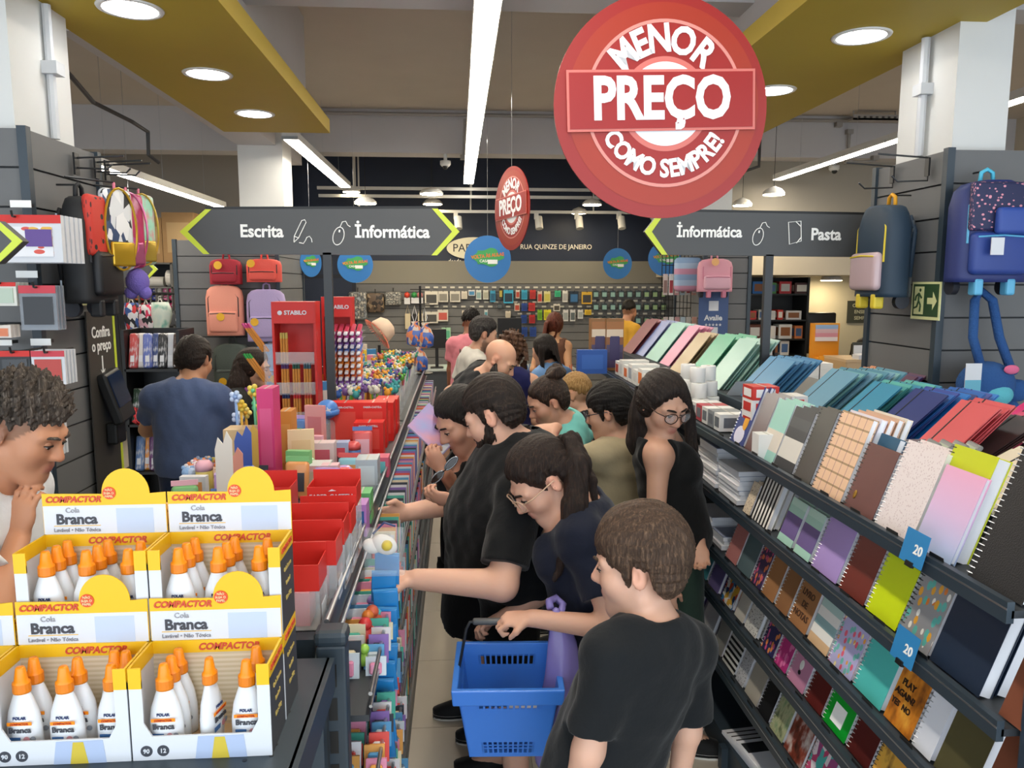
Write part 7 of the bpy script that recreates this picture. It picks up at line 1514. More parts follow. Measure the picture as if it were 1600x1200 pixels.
        return ob(nm, np_mesh(nm, a, b, m or cloth(hexc), org), root)
    inf = .014 if fat <= 1.05 else .016
    if shirt:
        def bs(G):
            torso(G, inf)
            ww = .165 * W * (1 + .9 * (ft - 1)); G.cap(tp(.45), tp(-.10 + hem), ww * .93 + inf, ww + inf, k=.04, flat=(fb, 1.42 if ft < 1.2 else 1.25))
            if sleeve != 'none':
                for sd in (-1, 1):
                    el, wr, kw = ARM[sd]; t_ = {'short': .62, 'mid': .8, 'long': 1.0}[sleeve]; e_ = SHO[sd] * (1 - t_) + el * t_
                    fa = (.8 + .2 * ft) * (.92 if female else 1)
                    if sleeve == 'long': G.cap(SHO[sd], el, .055 * S * fa + .012, .05 * S * fa + .01, k=.03); G.cap(el, wr * .9 + el * .1, .05 * S * fa + .01, .036 * S + .006, k=.02)
                    else:
                        F0 = G.F; G.F = np.full_like(F0, 1.0); G.cap(SHO[sd], SHO[sd] * (1 - t_ * 1.2) + el * t_ * 1.2, .051 * S * fa + .011, .054 * S * fa + .016, k=0)
                        d_ = unit(el - SHO[sd]); X, Y, Z = G.grids(); c_ = e_; dd = (X - c_[0]) * d_[0] + (Y - c_[1]) * d_[1] + (Z - c_[2]) * d_[2]
                        F1 = np.maximum(G.F, dd.astype(np.float32)); h_ = np.clip(.5 + .5 * (F0 - F1) / .03, 0, 1); G.F = F0 * (1 - h_) + F1 * h_ - .03 * h_ * (1 - h_)
            else:
                for sd in (-1, 1): G.ell(SHO[sd] + rb_ * sd * .035 + up * .02, (.055 * S, .1 * S, .1 * S), BT, .01, 's')
            nr = .066 * S + neck
            G.cap(tp(.955 - neck * .5), hp(0, -.01, -.05), nr, nr * 1.35, k=.012, op='s')
            if neck > .02: G.ell(tp(.90, 0, .10 * S), (.065 * S, .09 * S, .075 * S), BT, .02, 's')
        shell('shirt', shirt, bs, [(tp(-.13 + hem), -up)], seed=int(abs(head[0] * 100)) % 50)
    if legs == 'pants' or legs == 'shorts':
        def bp_(G):
            torso(G, .008)
            for sd in (-1, 1):
                hip, kn, an = LEG[sd]; lf2 = .85 + .15 * ft
                G.cap(hip, kn, .09 * S * lf2 + .008, .07 * S * lf2 + .006, k=.03)
                if legs == 'pants': G.cap(kn, an + V3(0, 0, .01), .066 * S * lf2 + .004, .05 * S, k=.02)
        lo3 = np.array([pel, LEG[-1][2], LEG[1][2], LEG[1][1], LEG[-1][1]]); l_, h_ = lo3.min(0) - .22 * S * max(1, ft * .9), lo3.max(0) + .22 * S * max(1, ft * .9); l_[2] = .03; h_[2] = tp(.22)[2]
        G = Field(l_, h_, max(v, .008)); bp_(G); G.clip(tp(.16), up)
        if legs == 'shorts': G.clip(V3(0, 0, .30 * h), V3(0, 0, -1))
        G.noise(.004, 22, 3); a, b = G.mesh('t')
        ob('trousers' if legs == 'pants' else 'shorts', np_mesh('trousers', a, b, cloth(pants), org), root)
    elif legs in ('skirt', 'dress'):
        bot = .30 * h; l_ = pel - .32 * S; h_ = pel + .32 * S; l_[2] = bot - .03; h_[2] = tp(.3)[2]
        G = Field(l_, h_, max(v, .008)); c0 = V3(pel[0], pel[1], bot - .1)
        G.cap(tp(.25), c0, .15 * W * (1 + .9 * (ft - 1)) + .02, .235 * W * (1 + .6 * (ft - 1)), k=.03, flat=(fb, 1.15)); G.clip(V3(0, 0, bot), V3(0, 0, -1)); G.clip(tp(.2), up); G.noise(.007, 24, 4)
        a, b = G.mesh('t'); ob('skirt', np_mesh('skirt', a, b, cloth(pants), org), root)
    # shoes
    for sd in (-1, 1):
        hip, kn, an = LEG[sd]; o_ = V3(an[0], an[1], 0) - org; ff = Vector(f); rr = Vector(r)
        T2 = frame(rr, ff, (o_[0], o_[1], 0))
        sh = MB(); n = 20; L0, L1, wd = -.075 * S, .185 * S, .05 * S
        ring = [(wd * (1 if abs(math.sin(t)) < 2 else 1) * math.cos(t) * (.92 + .12 * math.sin(t)), (L0 + L1) / 2 + (L1 - L0) / 2 * math.sin(t)) for t in np.linspace(0, 2 * PI, n + 1)[:-1]]
        prof = [(.0, 1.02), (.022, 1.04), (.024, .98), (.045, .95), (.07, .72), (.095, .48)]; vs2 = []; fs2 = []
        for z, k in prof:
            for (x, y) in ring:
                yy = y if z < .05 else (y - L0) * (k if y > 0 else 1) * (.9 if z > .06 else 1) + L0 + .005
                vs2.append((x * (k if z > .03 else k), yy, z))
        for q in range(len(prof) - 1):
            for i in range(n): fs2.append((q * n + i, q * n + (i + 1) % n, (q + 1) * n + (i + 1) % n, (q + 1) * n + i))
        fs2 += [tuple(reversed(range(n))), tuple(range((len(prof) - 1) * n, len(prof) * n))]
        sh.add(vs2, fs2, T=T2); so = sh.build('shoe', cloth(shoes, .6), root, True)
        MB().prism([(x * 1.03, y, 0.001) for x, y in ring], (0, 0, .022), T=T2).build('sole', mat('#d8d6d0', .6), so)
    # ---------------- hair
    vh = max(.0042, v * .72)
    def hairpart(nm, build, rng=.20, m=None, dn=0.0, pts3=None):
        P3 = np.array([head] + list(pts3 or [])); lo2, hi2 = P3.min(0) - rng, P3.max(0) + rng; lo2[2] -= dn
        G = Field(lo2, hi2, vh); build(G); a, b = G.mesh(nm)
        if a is None: return
        return ob(nm, np_mesh(nm, a, b, m or hm, org), root)
    def lc(G):
        X, Y, Z = G.grids(); px, py, pz = (X - head[0]) / HS, (Y - head[1]) / HS, (Z - head[2]) / HS
        return [px * a[0] + py * a[1] + pz * a[2] for a in (rh, fh, uh)]
    def capmask(G, ys, zs, thin=.016, part=0.0):
        x, y, z = lc(G); a = np.arctan2(x, y + .02)
        zl = np.interp(y, ys, zs) + .004 * np.sin(a * 33 + 2) + .003 * np.sin(a * 71) + .004 * np.sin(a * 13 + 40 * z) + part * np.clip(1 - np.abs(x - .008) / .06, 0, 1) * (y > .03)
        G.F += (thin * HS * np.clip(1 - (z - zl) / .045, 0, 1.3) ** 1.6).astype(np.float32)
        d = ((zl - z) * HS * .55).astype(np.float32); k = .008; h_ = np.clip(.5 - .5 * (d - G.F) / k, 0, 1); G.F = d * (1 - h_) + G.F * h_ + k * h_ * (1 - h_)
    def strands(G, amp, fr):
        x, y, z = lc(G); a = np.arctan2(x, z + .03); w_ = 1.5 * np.sin(7 * y + 5 * a) + 2 * np.sin(23 * y - 3 * a); G.F += (amp * (.8 * np.sin(a * fr * .37 + 9 * y + w_) + .6 * np.sin(a * fr + 31 * y + w_ * 1.7) + .5 * np.sin(a * fr * 1.9 - 20 * y + 2 * w_))).astype(np.float32)
    def skull(G, t=.014, top=0.0, back=0.0):
        G.ell(hp(0, -.014 - back * .5, .031 + top * .5), np.array((.078 + t * .8, .098 + t + back * .5, .087 + t + top * .5)) * HS, B, .01)
        for sd in (-1, 1): G.ell(hp(sd * .03, -.03, -.0), np.array((.052 + t * .6, .07 + t * .7, .07 + t)) * HS, B, .02)
    SH = dict(short=([-.13, -.09, -.055, -.04, -.033, .004, .010, .022, .03, .06, .083, .12], [-.10, -.095, -.08, -.035, .012, .018, -.035, -.035, .012, .03, .045, .055]))
    if style in ('short', 'curlytop', 'boy', 'fade', 'spiky'):
        tt = dict(short=(.012, .012), curlytop=(.012, .03), boy=(.018, .015), fade=(.006, .02), spiky=(.008, .025))[style]
        def b1(G):
            skull(G, tt[0], tt[1]); strands(G, .0022, 40) if style != 'curlytop' else G.noise(.009, 130, 3)
            if style == 'curlytop': G.noise(.006, 220, 8)
            if style == 'spiky': G.noise(.008, 110, 2)
            ys, zs = SH['short']
            if style == 'boy': zs = [-.105, -.10, -.08, -.04, .004, .01, -.04, -.045, -.012, .01, .022, .03]
            if style in ('fade', 'curlytop', 'spiky'): zs = [-.01, -.005, .005, .012, .018, .022, .02, .02, .03, .04, .05, .065]
            capmask(G, ys, zs)
        hairpart('hair', b1)
    elif style in ('pony', 'bun', 'long', 'curlylong', 'tied'):
        def b2(G):
            skull(G, .010 if style in ('pony', 'bun', 'tied') else .016, .008); strands(G, .0016, 46)
            if style == 'curlylong': G.noise(.012, 90, 2)
            capmask(G, [-.13, -.09, -.05, -.038, -.03, .008, .016, .028, .055, .08, .12], [-.11, -.105, -.08, -.04, .008, .016, -.02, -.015, .035, .058, .075] if style in ('pony', 'bun', 'tied') else [-.16, -.16, -.15, -.14, -.12, -.08, -.06, -.03, .015, .035, .05], part=.045 if style == 'long' else 0)
        hairpart('hair', b2)
        if extra:
            for q in extra:
                ch = [NP(p_) for p_ in q['pts']]; rs = q['r']
                def b3(G):
                    for i in range(len(ch) - 1): G.cap(ch[i], ch[i + 1], rs[i], rs[i + 1], k=.012, flat=q.get('flat'))
                    if q.get('curl'): G.noise(.010, 95, 4); G.noise(.006, 170, 6)
                    else:
                        X, Y, Z = G.grids(); G.F += (.0022 * np.sin(X * 240 + Z * 14 + Y * 60) + .002 * np.sin(Y * 260 + X * 70 - Z * 10)).astype(np.float32)
                hairpart(q.get('name', 'hair_lock'), b3, .06, pts3=ch[1:]) if np.linalg.norm(ch[0] - head) < .35 else None
        if style == 'bun':
            c_ = hp(0, -.085, .115)
            def b4(G):
                for i in range(3):
                    pp = [c_ + (rh * math.cos(t) * .042 + unit(fh * .3 + uh) * .02 * math.sin(2 * t + i) + np.cross(rh, unit(fh * .4 + uh)) * math.sin(t) * .042) for t in np.linspace(i, i + 6.0, 14)]
                    for a, b in zip(pp[:-1], pp[1:]): G.cap(a, b, .016, k=.004)
                G.ell(c_, (.04, .04, .035), None, .01)
            hairpart('hair_bun', b4)
    if beard == 'full':
        def b5(G):
            G.ell(hp(0, .03, -.055), np.array((.065, .067, .077)) * HS, B, .02); Gc = hp(0, .068, -.112); G.cap(Gc, hp(0, .055, -.12), .028 * HS, k=.02)
            for sd in (-1, 1): G.cap(hp(sd * .056, .012, -.03), hp(sd * .045, .02, -.07), .022 * HS, k=.02); G.cap(hp(sd * .052, .01, -.06), hp(sd * .02, .06, -.105), .026 * HS, k=.02)
            G.cap(hp(0, .075, -.088), hp(0, .07, -.11), .022 * HS, k=.02)
            G.noise(.003, 240, 3); x, y, z = lc(G); zl = np.interp(y, [-.03, .0, .012, .03, .06, .078, .1, .12], [-.03, -.01, -.01, -.035, -.06, -.05, -.046, -.046]); G.F = np.maximum(G.F, ((z - zl) * HS * .8).astype(np.float32))
            G.F = np.maximum(G.F, ((-.004 - y) * HS).astype(np.float32)); G.ell(hp(0, .105, -.069), np.array((.021, .03, .0085)) * HS, B, .003, 's')
        hairpart('beard', b5, .17)
    # ---------------- glasses
    if glasses:
        gm = mat(glasses, .3); gl = MB(); 
        for sd in (-1, 1):
            ring = [(sd * .034 + .026 * math.cos(t), .112 - .012 * abs(math.cos(t)) * (1 if math.cos(t) * sd > 0 else 0), -.003 + .021 * math.sin(t)) for t in np.linspace(0, 2 * PI, 21)[:-1]]
            gl.tube(ring, .0022, 6, T=T, closed=True); gl.tube([(sd * .059, .1, .004), (sd * .078, .07, .006), (sd * .083, -.01, .008), (sd * .08, -.03, -.008)], .0022, 6, T=T)
        gl.tube([(-.01, .112, .002), (0, .115, .004), (.01, .112, .002)], .002, 6, T=T); go = gl.build('glasses', gm, root, True)
        for sd in (-1, 1): MB().prism([(sd * .034 + .025 * math.cos(t), .109 - .006 * abs(math.cos(t)), -.003 + .02 * math.sin(t)) for t in np.linspace(0, 2 * PI, 17)[:-1]], (0, .0008, 0), T=T).build('lens', mat('#dfe8ee', .05, alpha=.12), go)
    if strap:
        pts4 = [tp(t, x, y) - org for t, x, y in strap[1]]; MB().tube(pts4, .012, 6).build(strap[2] if len(strap) > 2 else 'bag_strap', mat(strap[0], .6), root, True)
    return dict(root=root, hp=hp, tp=tp, arm=ARM, sho=SHO, org=org, f=f, r=r, fh=fh, rh=rh, uh=uh, T=T)
# ---- the customers, nearest first
BOYS = '#d8aa92'
w7 = P(905, 1185, 1.62)
A7 = person('boy in black t-shirt with brown hair, back turned, nearest in the aisle', P(1000, 880, 1.72), 156, 8, 0, body=(P(990, 1100, 1.74).x - .08, 1.70), bodydir=122, h=1.42, fat=1.05, nshift=(-.04, -.01, 0), sleeve='mid', v=.0055, skin=BOYS, hair='#4a382c', hairhi='#8a6d55', style='boy',
       shirt='#16191c', pants='#20242c', arms={'L': (P(880, 1290, 1.60), (.2, -1, 0), dict(curl=.4)), 'R': (P(1050, 1300, 1.80), (.6, -1, 0))}, hs=1.08, hem=-.04, neck=.004)
hb = P(812, 968, 2.02)
A6 = person('woman in navy top with long dark ponytail bending to the blue basket', P(846, 748, 2.25), 196, 38, 0, body=(P(915, 1000, 2.3).x + .05, 2.26), bodydir=172, h=1.66, v=.006, skin='#d3a48d', hair='#231712', hairhi='#4c3629', style='pony', female=True, fat=1.12,
       shirt='#171c2c', neck=.03, pants='#16171c', legs='shorts', glasses='#c9a58a',
       arms={'L': (P(832, 966, 2.06), (1, -.2, -.4), dict(curl=1.25, palm=(0, .2, -1), dir=(-1, .1, -.05))), 'R': (P(790, 962, 2.36), (1, .6, -.6), dict(curl=.75, palm=(0, -.4, -1), dir=(-1, -.25, -.25), thumb=-1))},
       extra=[dict(pts=[P(872, 690, 2.30), P(893, 688, 2.26), P(903, 725, 2.20), P(898, 790, 2.16), P(888, 850, 2.13), P(868, 905, 2.12)], r=[.016, .026, .036, .036, .028, .008], name='ponytail'),
              dict(pts=[P(900, 700, 2.26), P(925, 750, 2.22), P(932, 800, 2.2)], r=[.012, .013, .004], name='hair_lock')])
A5 = person('big bearded man in black t-shirt reaching to the pen rack', P(772, 648, 2.62), 160, 24, 0, body=(P(790, 900, 2.6).x + .03, 2.64), bodydir=172, h=1.80, fat=1.62, broad=1.08, sleeve='mid', v=.006, skin='#d6a790', hair='#231a15', hairhi='#4f3c30', style='short', beard='full',
       shirt='#0f1012', pants='#0e0f11', legs='shorts', arms={'L': (P(652, 905, 2.24), (.9, -.5, -.7), dict(curl=.35, palm=(.1, .1, -1))), 'R': (P(640, 800, 2.75), (.3, .5, -1))})
A4 = person('woman in black with sunglasses on her collar reading a lilac notebook', P(720, 655, 2.96), 206, 30, 0, body=(P(735, 1000, 2.95).x + .07, 3.12), bodydir=186, h=1.64, fat=1.22, v=.006, skin='#c3927a', hair='#17120f', hairhi='#3a302a', style='tied', female=True,
       shirt='#101214', neck=.03, pants='#0f1013', legs='skirt', shoes='#16171a',
       arms={'R': (P(692, 735, 2.86), (.2, .6, -1), dict(curl=.9, palm=(.3, .8, .2), dir=(-.45, -.1, .85))), 'L': (P(712, 782, 2.62), (.5, -.3, -1), dict(curl=.7, palm=(0, .6, .5), dir=(-1, -.15, .25)))},
       extra=[dict(pts=[P(745, 615, 3.0), P(775, 640, 3.08), P(790, 690, 3.1)], r=[.03, .035, .02], name='hair_lock')])
A9 = person('woman with dark framed glasses and long dark hair in sleeveless black top', P(1036, 632, 2.92), -68, 20, 0, body=(P(1040, 900, 2.9).x + .07, 2.98), bodydir=-15, nshift=(.05, 0, 0), h=1.66, v=.006, skin='#c79a82', hair='#211915', hairhi='#4d3b30', style='long', female=True,
       shirt='#101112', sleeve='none', neck=.02, pants='#26382f', glasses='#3a2318', arms={'R': (P(1040, 915, 2.78), (-1, -.2, 0), dict(curl=.5)), 'L': (P(1092, 850, 2.85), (1, 0, -1))},
       extra=[dict(pts=[P(1014, 600, 2.96), P(1005, 650, 2.98), P(1000, 690, 3.0), P(1008, 725, 3.0)], r=[.05, .055, .055, .025], name='hair_lock'),
              dict(pts=[P(1030, 600, 2.95), P(1030, 680, 3.0), P(1045, 760, 3.0)], r=[.05, .06, .03], name='hair_lock'),
              dict(pts=[P(1070, 610, 2.97), P(1078, 650, 2.96), P(1080, 700, 2.94), P(1074, 735, 2.93)], r=[.014, .022, .024, .010], name='hair_lock')])
A8 = person('boy in beige t-shirt with glasses, hand on the shoulder before him', P(952, 643, 3.36), 155, 12, 0, body=(P(962, 900, 3.3).x, 3.38), bodydir=112, h=1.56, v=.007, skin='#c99d84', hair='#14110f', style='boy', shirt='#a99c7e', glasses='#2b2d3a', pants='#2b2e33',
       arms={'L': (P(868, 668, 3.50), (-.4, -.8, -.7), dict(curl=.35, palm=(0, .3, -1), dir=(-1, .1, -.05))), 'R': (P(1010, 900, 3.25), (.3, -1, 0))}, hem=-.04)
A10 = person('woman with hair bun in turquoise top, head bowed', P(857, 628, 3.78), 188, 24, 0, body=(P(880, 800, 3.85).x, 3.9), bodydir=175, h=1.66, v=.008, skin='#c6967e', hair='#2c1f18', hairhi='#6b5040', style='bun', female=True, shirt='#74c2bc', pants='#2c3038', neck=.01)
A11 = person('blond boy with short cropped sides behind the woman with bun', P(898, 616, 4.5), 150, 8, 0, h=1.46, v=.009, skin='#d6a88e', hair='#a07a48', hairhi='#d6b57c', style='fade', fade=.35, shirt='#17181b', pants='#3a3f4a')
A12 = person('bald bearded man in black t-shirt leaning over the gondola', P(781, 562, 4.6), -18, 34, 0, body=(P(700, 700, 4.75).x, 4.85), bodydir=-10, h=1.76, fat=1.1, v=.008, skin='#d3a287', hair='#3a342f', hairhi='#77706a', style='bald', beard='full', shirt='#1b1c1e', pants='#22242a')
A13 = person('man with greying short hair and black backpack beyond the bald man', P(756, 522, 5.8), 12, 12, 0, h=1.74, v=.010, skin='#c89a80', hair='#2a2624', hairhi='#6b6663', style='short', shirt='#c9c6bd', pants='#2a2d33', beard='stub')
A15 = person('woman with long curly brown hair in navy dress, back turned', P(799, 548, 5.15), 80, 10, 0, h=1.64, v=.010, skin='#c99a80', hair='#4a3020', hairhi='#8a6038', style='curlylong', female=True, shirt='#1d2050', sleeve='none', pants='#1d2050', legs='skirt',
       extra=[dict(pts=[P(802, 545, 5.16), P(810, 580, 5.1), P(812, 612, 5.1)], r=[.09, .11, .08], name='curly_hair', curl=1), dict(pts=[P(785, 540, 5.2), P(782, 575, 5.2)], r=[.06, .05], name='curly_hair', curl=1)])
A16 = person('woman in light denim shirt with long dark hair', P(850, 548, 6.2), 130, 6, 0, h=1.64, v=.012, skin='#c99a80', hair='#1f1713', style='long', female=True, shirt='#6d95c6', sleeve='long', pants='#3c4f70',
       extra=[dict(pts=[P(855, 545, 6.1), P(862, 575, 6.08), P(868, 605, 6.08)], r=[.08, .085, .05], name='hair_lock')])
A17 = person('red haired woman in strappy brown top, back turned', P(867, 508, 8.0), 70, 5, 0, h=1.66, v=.013, skin='#d3a078', hair='#5a2a1c', hairhi='#9a5538', style='long', female=True, shirt='#6b4a3a', sleeve='none', neck=.04, pants='#2b2f38',
       extra=[dict(pts=[P(862, 508, 7.9), P(856, 532, 7.9), P(853, 548, 7.9)], r=[.08, .07, .04], name='hair_lock')])
A14 = person('woman in pink t-shirt with black hair and cross body strap', P(736, 506, 7.6), 70, 20, 0, h=1.64, fat=1.2, v=.012, skin='#8f5f48', hair='#17120f', style='curlytop', female=True, shirt='#d9838f', pants='#2e3340', strap=('#4a2420', [(1.0, -.06, -.06), (.7, -.02, -.17), (.35, .1, -.18), (.1, .2, -.1)]))
A18 = person('man in yellow t-shirt by the gadget wall', P(983, 486, 9.5), 40, 8, 0, h=1.72, v=.014, skin='#c08e72', hair='#17130f', style='fade', fade=.5, shirt='#d9a63c', pants='#2c2f36', beard='stub')
A2 = person('man in slate blue t-shirt, back turned, before the bag racks', P(304, 563, 4.35), 78, 18, 0, body=(P(310, 720, 4.4).x, 4.3), bodydir=88, h=1.74, fat=1.12, v=.008, skin='#c3906f', hair='#231a15', hairhi='#45352b', style='short', shirt='#58688c', pants='#23324e',
       arms={'L': (P(288, 668, 4.62), (-1, -.4, -.6)), 'R': (P(372, 690, 4.6), (1, -.4, -.8))}, fade=.3)
A3 = person('woman with long straight dark hair in charcoal top facing the red display', P(397, 575, 5.2), 2, 8, 0, h=1.62, v=.009, skin='#cfa288', hair='#2b1f1a', hairhi='#5c463a', style='long', female=True, shirt='#2e302e', pants='#23262b',
       extra=[dict(pts=[P(383, 565, 5.2), P(374, 600, 5.15), P(366, 625, 5.1)], r=[.07, .075, .05], name='hair_lock'), dict(pts=[P(388, 560, 5.3), P(384, 600, 5.3), P(382, 620, 5.3)], r=[.06, .07, .05], name='hair_lock')])
A1 = person('teenage boy in white t-shirt touching his chin beside the glue boxes', P(38, 672, 2.02), -4, 24, 0, body=(P(-12, 900, 2.05).x, 2.07), bodydir=-2, h=1.62, v=.006, skin='#c48c6c', hair='#4a4038', hairhi='#9a8f84', style='curlytop', fade=.55, shirt='#dfe2e6', pants='#3a3f4a',
       arms={'R': (P(30, 836, 1.96), (.2, -1, -.6), dict(curl=.5, palm=(.2, .8, 0), dir=(.15, .15, 1))), 'L': None})
A19 = person('woman with headset in light blue shirt seated at the service desk', P(1349, 545, 9.2), 205, 18, 0, body=(P(1352, 620, 9.3).x, 9.35), bodydir=258, h=1.64, v=.013, skin='#cfa084', hair='#17120f', style='long', female=True, shirt='#5f8fd0', sleeve='long', pants='#2b3038', seated=True,
       extra=[dict(pts=[P(1338, 540, 9.25), P(1333, 570, 9.25)], r=[.06, .06], name='hair_lock'), dict(pts=[P(1362, 540, 9.3), P(1364, 575, 9.3)], r=[.06, .06], name='hair_lock')])
MB().tube([A19['T'] @ Vector((.09 * math.cos(t), -.01, .12 * math.sin(t))) for t in np.linspace(0, PI, 12)], .008, 6).sph(A19['T'] @ Vector((-.095, 0, -.01)), .035).sph(A19['T'] @ Vector((.095, 0, -.01)), .035).build('headset', mat('#cfd0d2', .4), A19['root'], True)
# ================================================================== things the customers hold
bb = mat('#3f82e2', .32); bk = E('shopping_basket', (P(793, 1100, 2.1).x, 2.1, .59), 'blue plastic shopping basket with dark handle held by the woman in navy', 'basket', rot=(0, 0, math.radians(-3)))
tw, bw_, tl, bl_, hh = .141, .108, .135, .105, .215
def bp(u, v_, side, k=1.0):
    """point on a wall: u -1..1 along, v 0..1 up"""
    w2 = bw_ + (tw - bw_) * v_; l2 = bl_ + (tl - bl_) * v_; z = v_ * hh
    return {'f': (u * w2, -l2 * k, z), 'b': (-u * w2, l2 * k, z), 'l': (-w2 * k, -u * l2, z), 'r': (w2 * k, u * l2, z)}[side]
def wall(side, nslots):
    mb = MB()
    def quad(u0, u1, v0, v1):
        o_ = [bp(u0, v0, side), bp(u1, v0, side), bp(u1, v1, side), bp(u0, v1, side)]; i_ = [bp(u0, v0, side, .975), bp(u1, v0, side, .975), bp(u1, v1, side, .975), bp(u0, v1, side, .975)]
        mb.add(o_ + i_, [(0, 1, 2, 3), (7, 6, 5, 4), (0, 4, 5, 1), (1, 5, 6, 2), (2, 6, 7, 3), (3, 7, 4, 0)])
    quad(-1, 1, 0, .06); quad(-1, 1, .22, .72); quad(-1, 1, .86, 1); quad(-1, -.62, .72, .86); quad(.62, 1, .72, .86); quad(-1, -.62, .06, .22); quad(.62, 1, .06, .22)
    for i in range(nslots + 1):
        u = -.62 + 1.24 * i / nslots; quad(u - .022, u + .022, .72, .86); quad(u - .022, u + .022, .06, .22)
    quad(-.62, .62, .12, .135); quad(-.62, .62, .165, .18)
    return mb.build('wall_panel', bb, bk)
for s, n in (('f', 10), ('b', 10), ('l', 9), ('r', 9)): wall(s, n)
MB().bx(-bw_, bw_, -bl_, bl_, 0, .004).build('bottom', bb, bk)
rim = MB(); R0 = [(-1, -1), (1, -1), (1, 1), (-1, 1)]
def ringpts(o, z): return [Vector((sx * (tw + o) - sx * (.0), sy * (tl + o), z)) for sx, sy in R0]
lo_, hi_, li, hi2 = ringpts(.010, hh - .042), ringpts(.014, hh + .004), ringpts(.003, hh - .042), ringpts(-.004, hh + .004)
vs = lo_ + hi_ + li + hi2; fs = []
for i in range(4):
    j = (i + 1) % 4; fs += [(i, j, 4 + j, 4 + i), (4 + i, 4 + j, 12 + j, 12 + i), (12 + i, 12 + j, 8 + j, 8 + i), (8 + i, 8 + j, j, i)]
o = rim.add(vs, fs).build('rim', bb, bk); m_ = o.modifiers.new('b', 'BEVEL'); m_.width = .006; m_.segments = 2
hz = P(772, 970, 2.1).z - .59; dkm = mat('#2a2d30', .4)
MB().tube([(-tw - .004, 0, hh - .03), (-.118, -.01, hz - .02), (-.108, -.01, hz), (-.09, -.01, hz + .002), (.09, -.01, hz + .002), (.108, -.01, hz), (.118, -.01, hz - .02), (tw + .004, 0, hh - .03)], .0042, 8).build('handle_wire', dkm, bk, True)
MB().rbox((-.035, -.01, hz + .002), (.13, .022, .017), .006, 2).build('grip', mat('#4a4d50', .45), bk, True)
for i, (x, y, z, d, c) in enumerate(((.05, .02, .005, (.09, .12, .05), '#d8d8dc'), (-.05, .03, .005, (.07, .1, .03), '#c8384a'), (.03, -.05, .056, (.1, .06, .02), '#e0a8a0'), (-.04, -.04, .036, (.06, .08, .03), '#3a4a6a'))):
    p = bk.matrix_local @ Vector((x, y, z)); p = Vector(bk.location) + Vector((x, y, z)); carton(p, d, card(c), '%s pack lying in the blue basket' % ['white', 'red', 'peach', 'slate'][i], 'packs in the basket', .2 * i, panel=card('#6a7a98'), flap=False)
# lilac carrier bag on her wrist
lb = E('carrier_bag', P(872, 958, 2.06), 'thin lilac plastic carrier bag hanging on the wrist beside the basket', 'bag'); lm = mat('#8d82c8', .25, alpha=.82); o_ = Vector(lb.location)
prof = [(868, 948, .012, .012), (872, 968, .02, .014), (878, 1000, .045, .03), (880, 1050, .05, .045), (875, 1110, .065, .055), (872, 1170, .075, .06), (874, 1215, .06, .05)]; vs = []; fs = []; n = 18
for j, (px, py, rx, ry) in enumerate(prof):
    c = P(px, py, 2.06) - o_
    for i in range(n):
        t = 2 * PI * i / n; w_ = 1 + .12 * math.sin(5 * t + j) + .06 * math.sin(9 * t - 2 * j); vs.append((c.x + rx * w_ * math.cos(t), c.y + ry * w_ * math.sin(t), c.z))
for j in range(len(prof) - 1):
    for i in range(n): fs.append((j * n + i, (j + 1) * n + i, (j + 1) * n + (i + 1) % n, j * n + (i + 1) % n))
fs += [tuple(range(n)), tuple(reversed(range((len(prof) - 1) * n, len(prof) * n)))]
o = MB().add(vs, fs).build('sack', lm, lb, True); o.modifiers.new('s', 'SUBSURF').levels = 1; o.modifiers['s'].render_levels = 1
MB().tube([P(860, 950, 2.06) - o_, P(858, 940, 2.08) - o_, P(868, 934, 2.12) - o_, P(880, 945, 2.1) - o_, P(876, 958, 2.06) - o_], .011, 8).build('handle_loop', lm, lb, True)
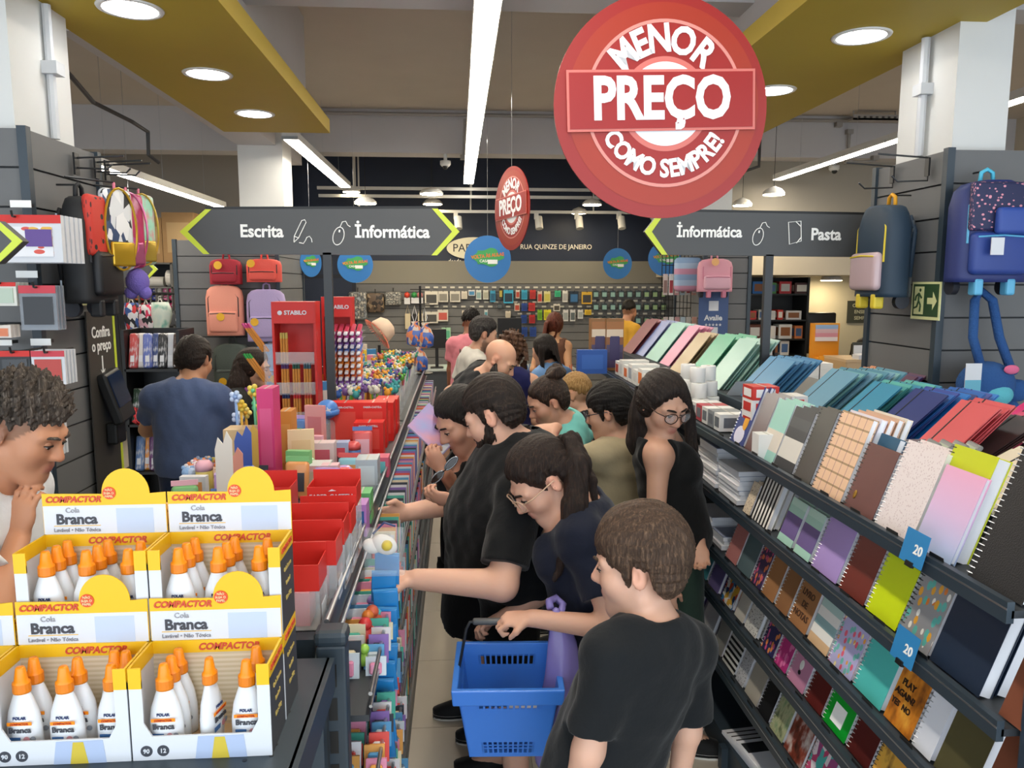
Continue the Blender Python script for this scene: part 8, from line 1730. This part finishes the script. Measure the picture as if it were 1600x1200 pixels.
# notebook in the hand of the woman in black
c4 = [P(670, 629, 3.0), P(637, 665, 2.94), P(689, 713, 2.90), P(724, 676, 2.96)]; cc4 = sum(c4, Vector()) / 4; nn = (c4[1] - c4[0]).cross(c4[3] - c4[0]).normalized(); nn = nn if nn.y > 0 else -nn
e = E('notebook', cc4, 'open held lilac and pink clouded notebook in the hands of the woman in black', 'notebook'); q4 = [p - cc4 for p in c4]
MB().prism(q4, nn * .002).build('front_cover', patt('cloud', ['#c98a98', '#a58ab8', '#8f92c0'], 2.5), e); MB().prism([p * .97 + nn * .002 for p in q4], nn * .012).build('pages', pagem, e); MB().prism([p + nn * .014 for p in q4], nn * .002).build('back_cover', card('#9a8ab8'), e)
sp = MB(); ed = (q4[3] - q4[0]); 
for i in range(18):
    a = q4[0] + ed * (i + .5) / 18 + nn * .008; sp.tube([a + ((q4[0] - q4[1]).normalized() * math.cos(t) + nn * math.sin(t)) * .009 for t in np.linspace(0, 2 * PI, 9)[:-1]], .0012, 4, closed=True)
sp.build('spiral_binding', coilm, e)
MB().prism([q4[2] * .95 + q4[3] * 0 - nn * .0006, q4[2] * .55 + q4[3] * .40 - nn * .0006, q4[2] * .42 + q4[3] * .32 - nn * .0006, q4[2] * .78 - q4[3] * .08 - nn * .0006], nn * .0005).build('barcode_label', whc, e)
# sunglasses hooked on her collar
e = E('sunglasses', P(692, 735, 2.68), 'dark sunglasses hanging from the collar of the woman in black', 'sunglasses'); gm = mat('#26221f', .2)
for i, (px, py) in enumerate(((705, 724), (683, 746))):
    c = P(px, py, 2.68) - Vector(e.location); ring = [c + Vector((.026 * math.cos(t) * .8 + .010 * math.sin(t), 0, .022 * math.sin(t) + .008 * math.cos(t))) for t in np.linspace(0, 2 * PI, 21)[:-1]]
    MB().tube(ring, .003, 6, closed=True).build('rim', mat('#8a8f94', .25, metal=.8), e, True); MB().prism(ring, (0, .002, 0)).build('lens', mat('#2a2422', .08), e)
MB().tube([P(698, 733, 2.68) - Vector(e.location), P(691, 738, 2.675) - Vector(e.location)], .0025, 6).build('bridge', gm, e)
# small emblem on the back of the beige shirt
# phone held by nobody is left out; glass tag ends here
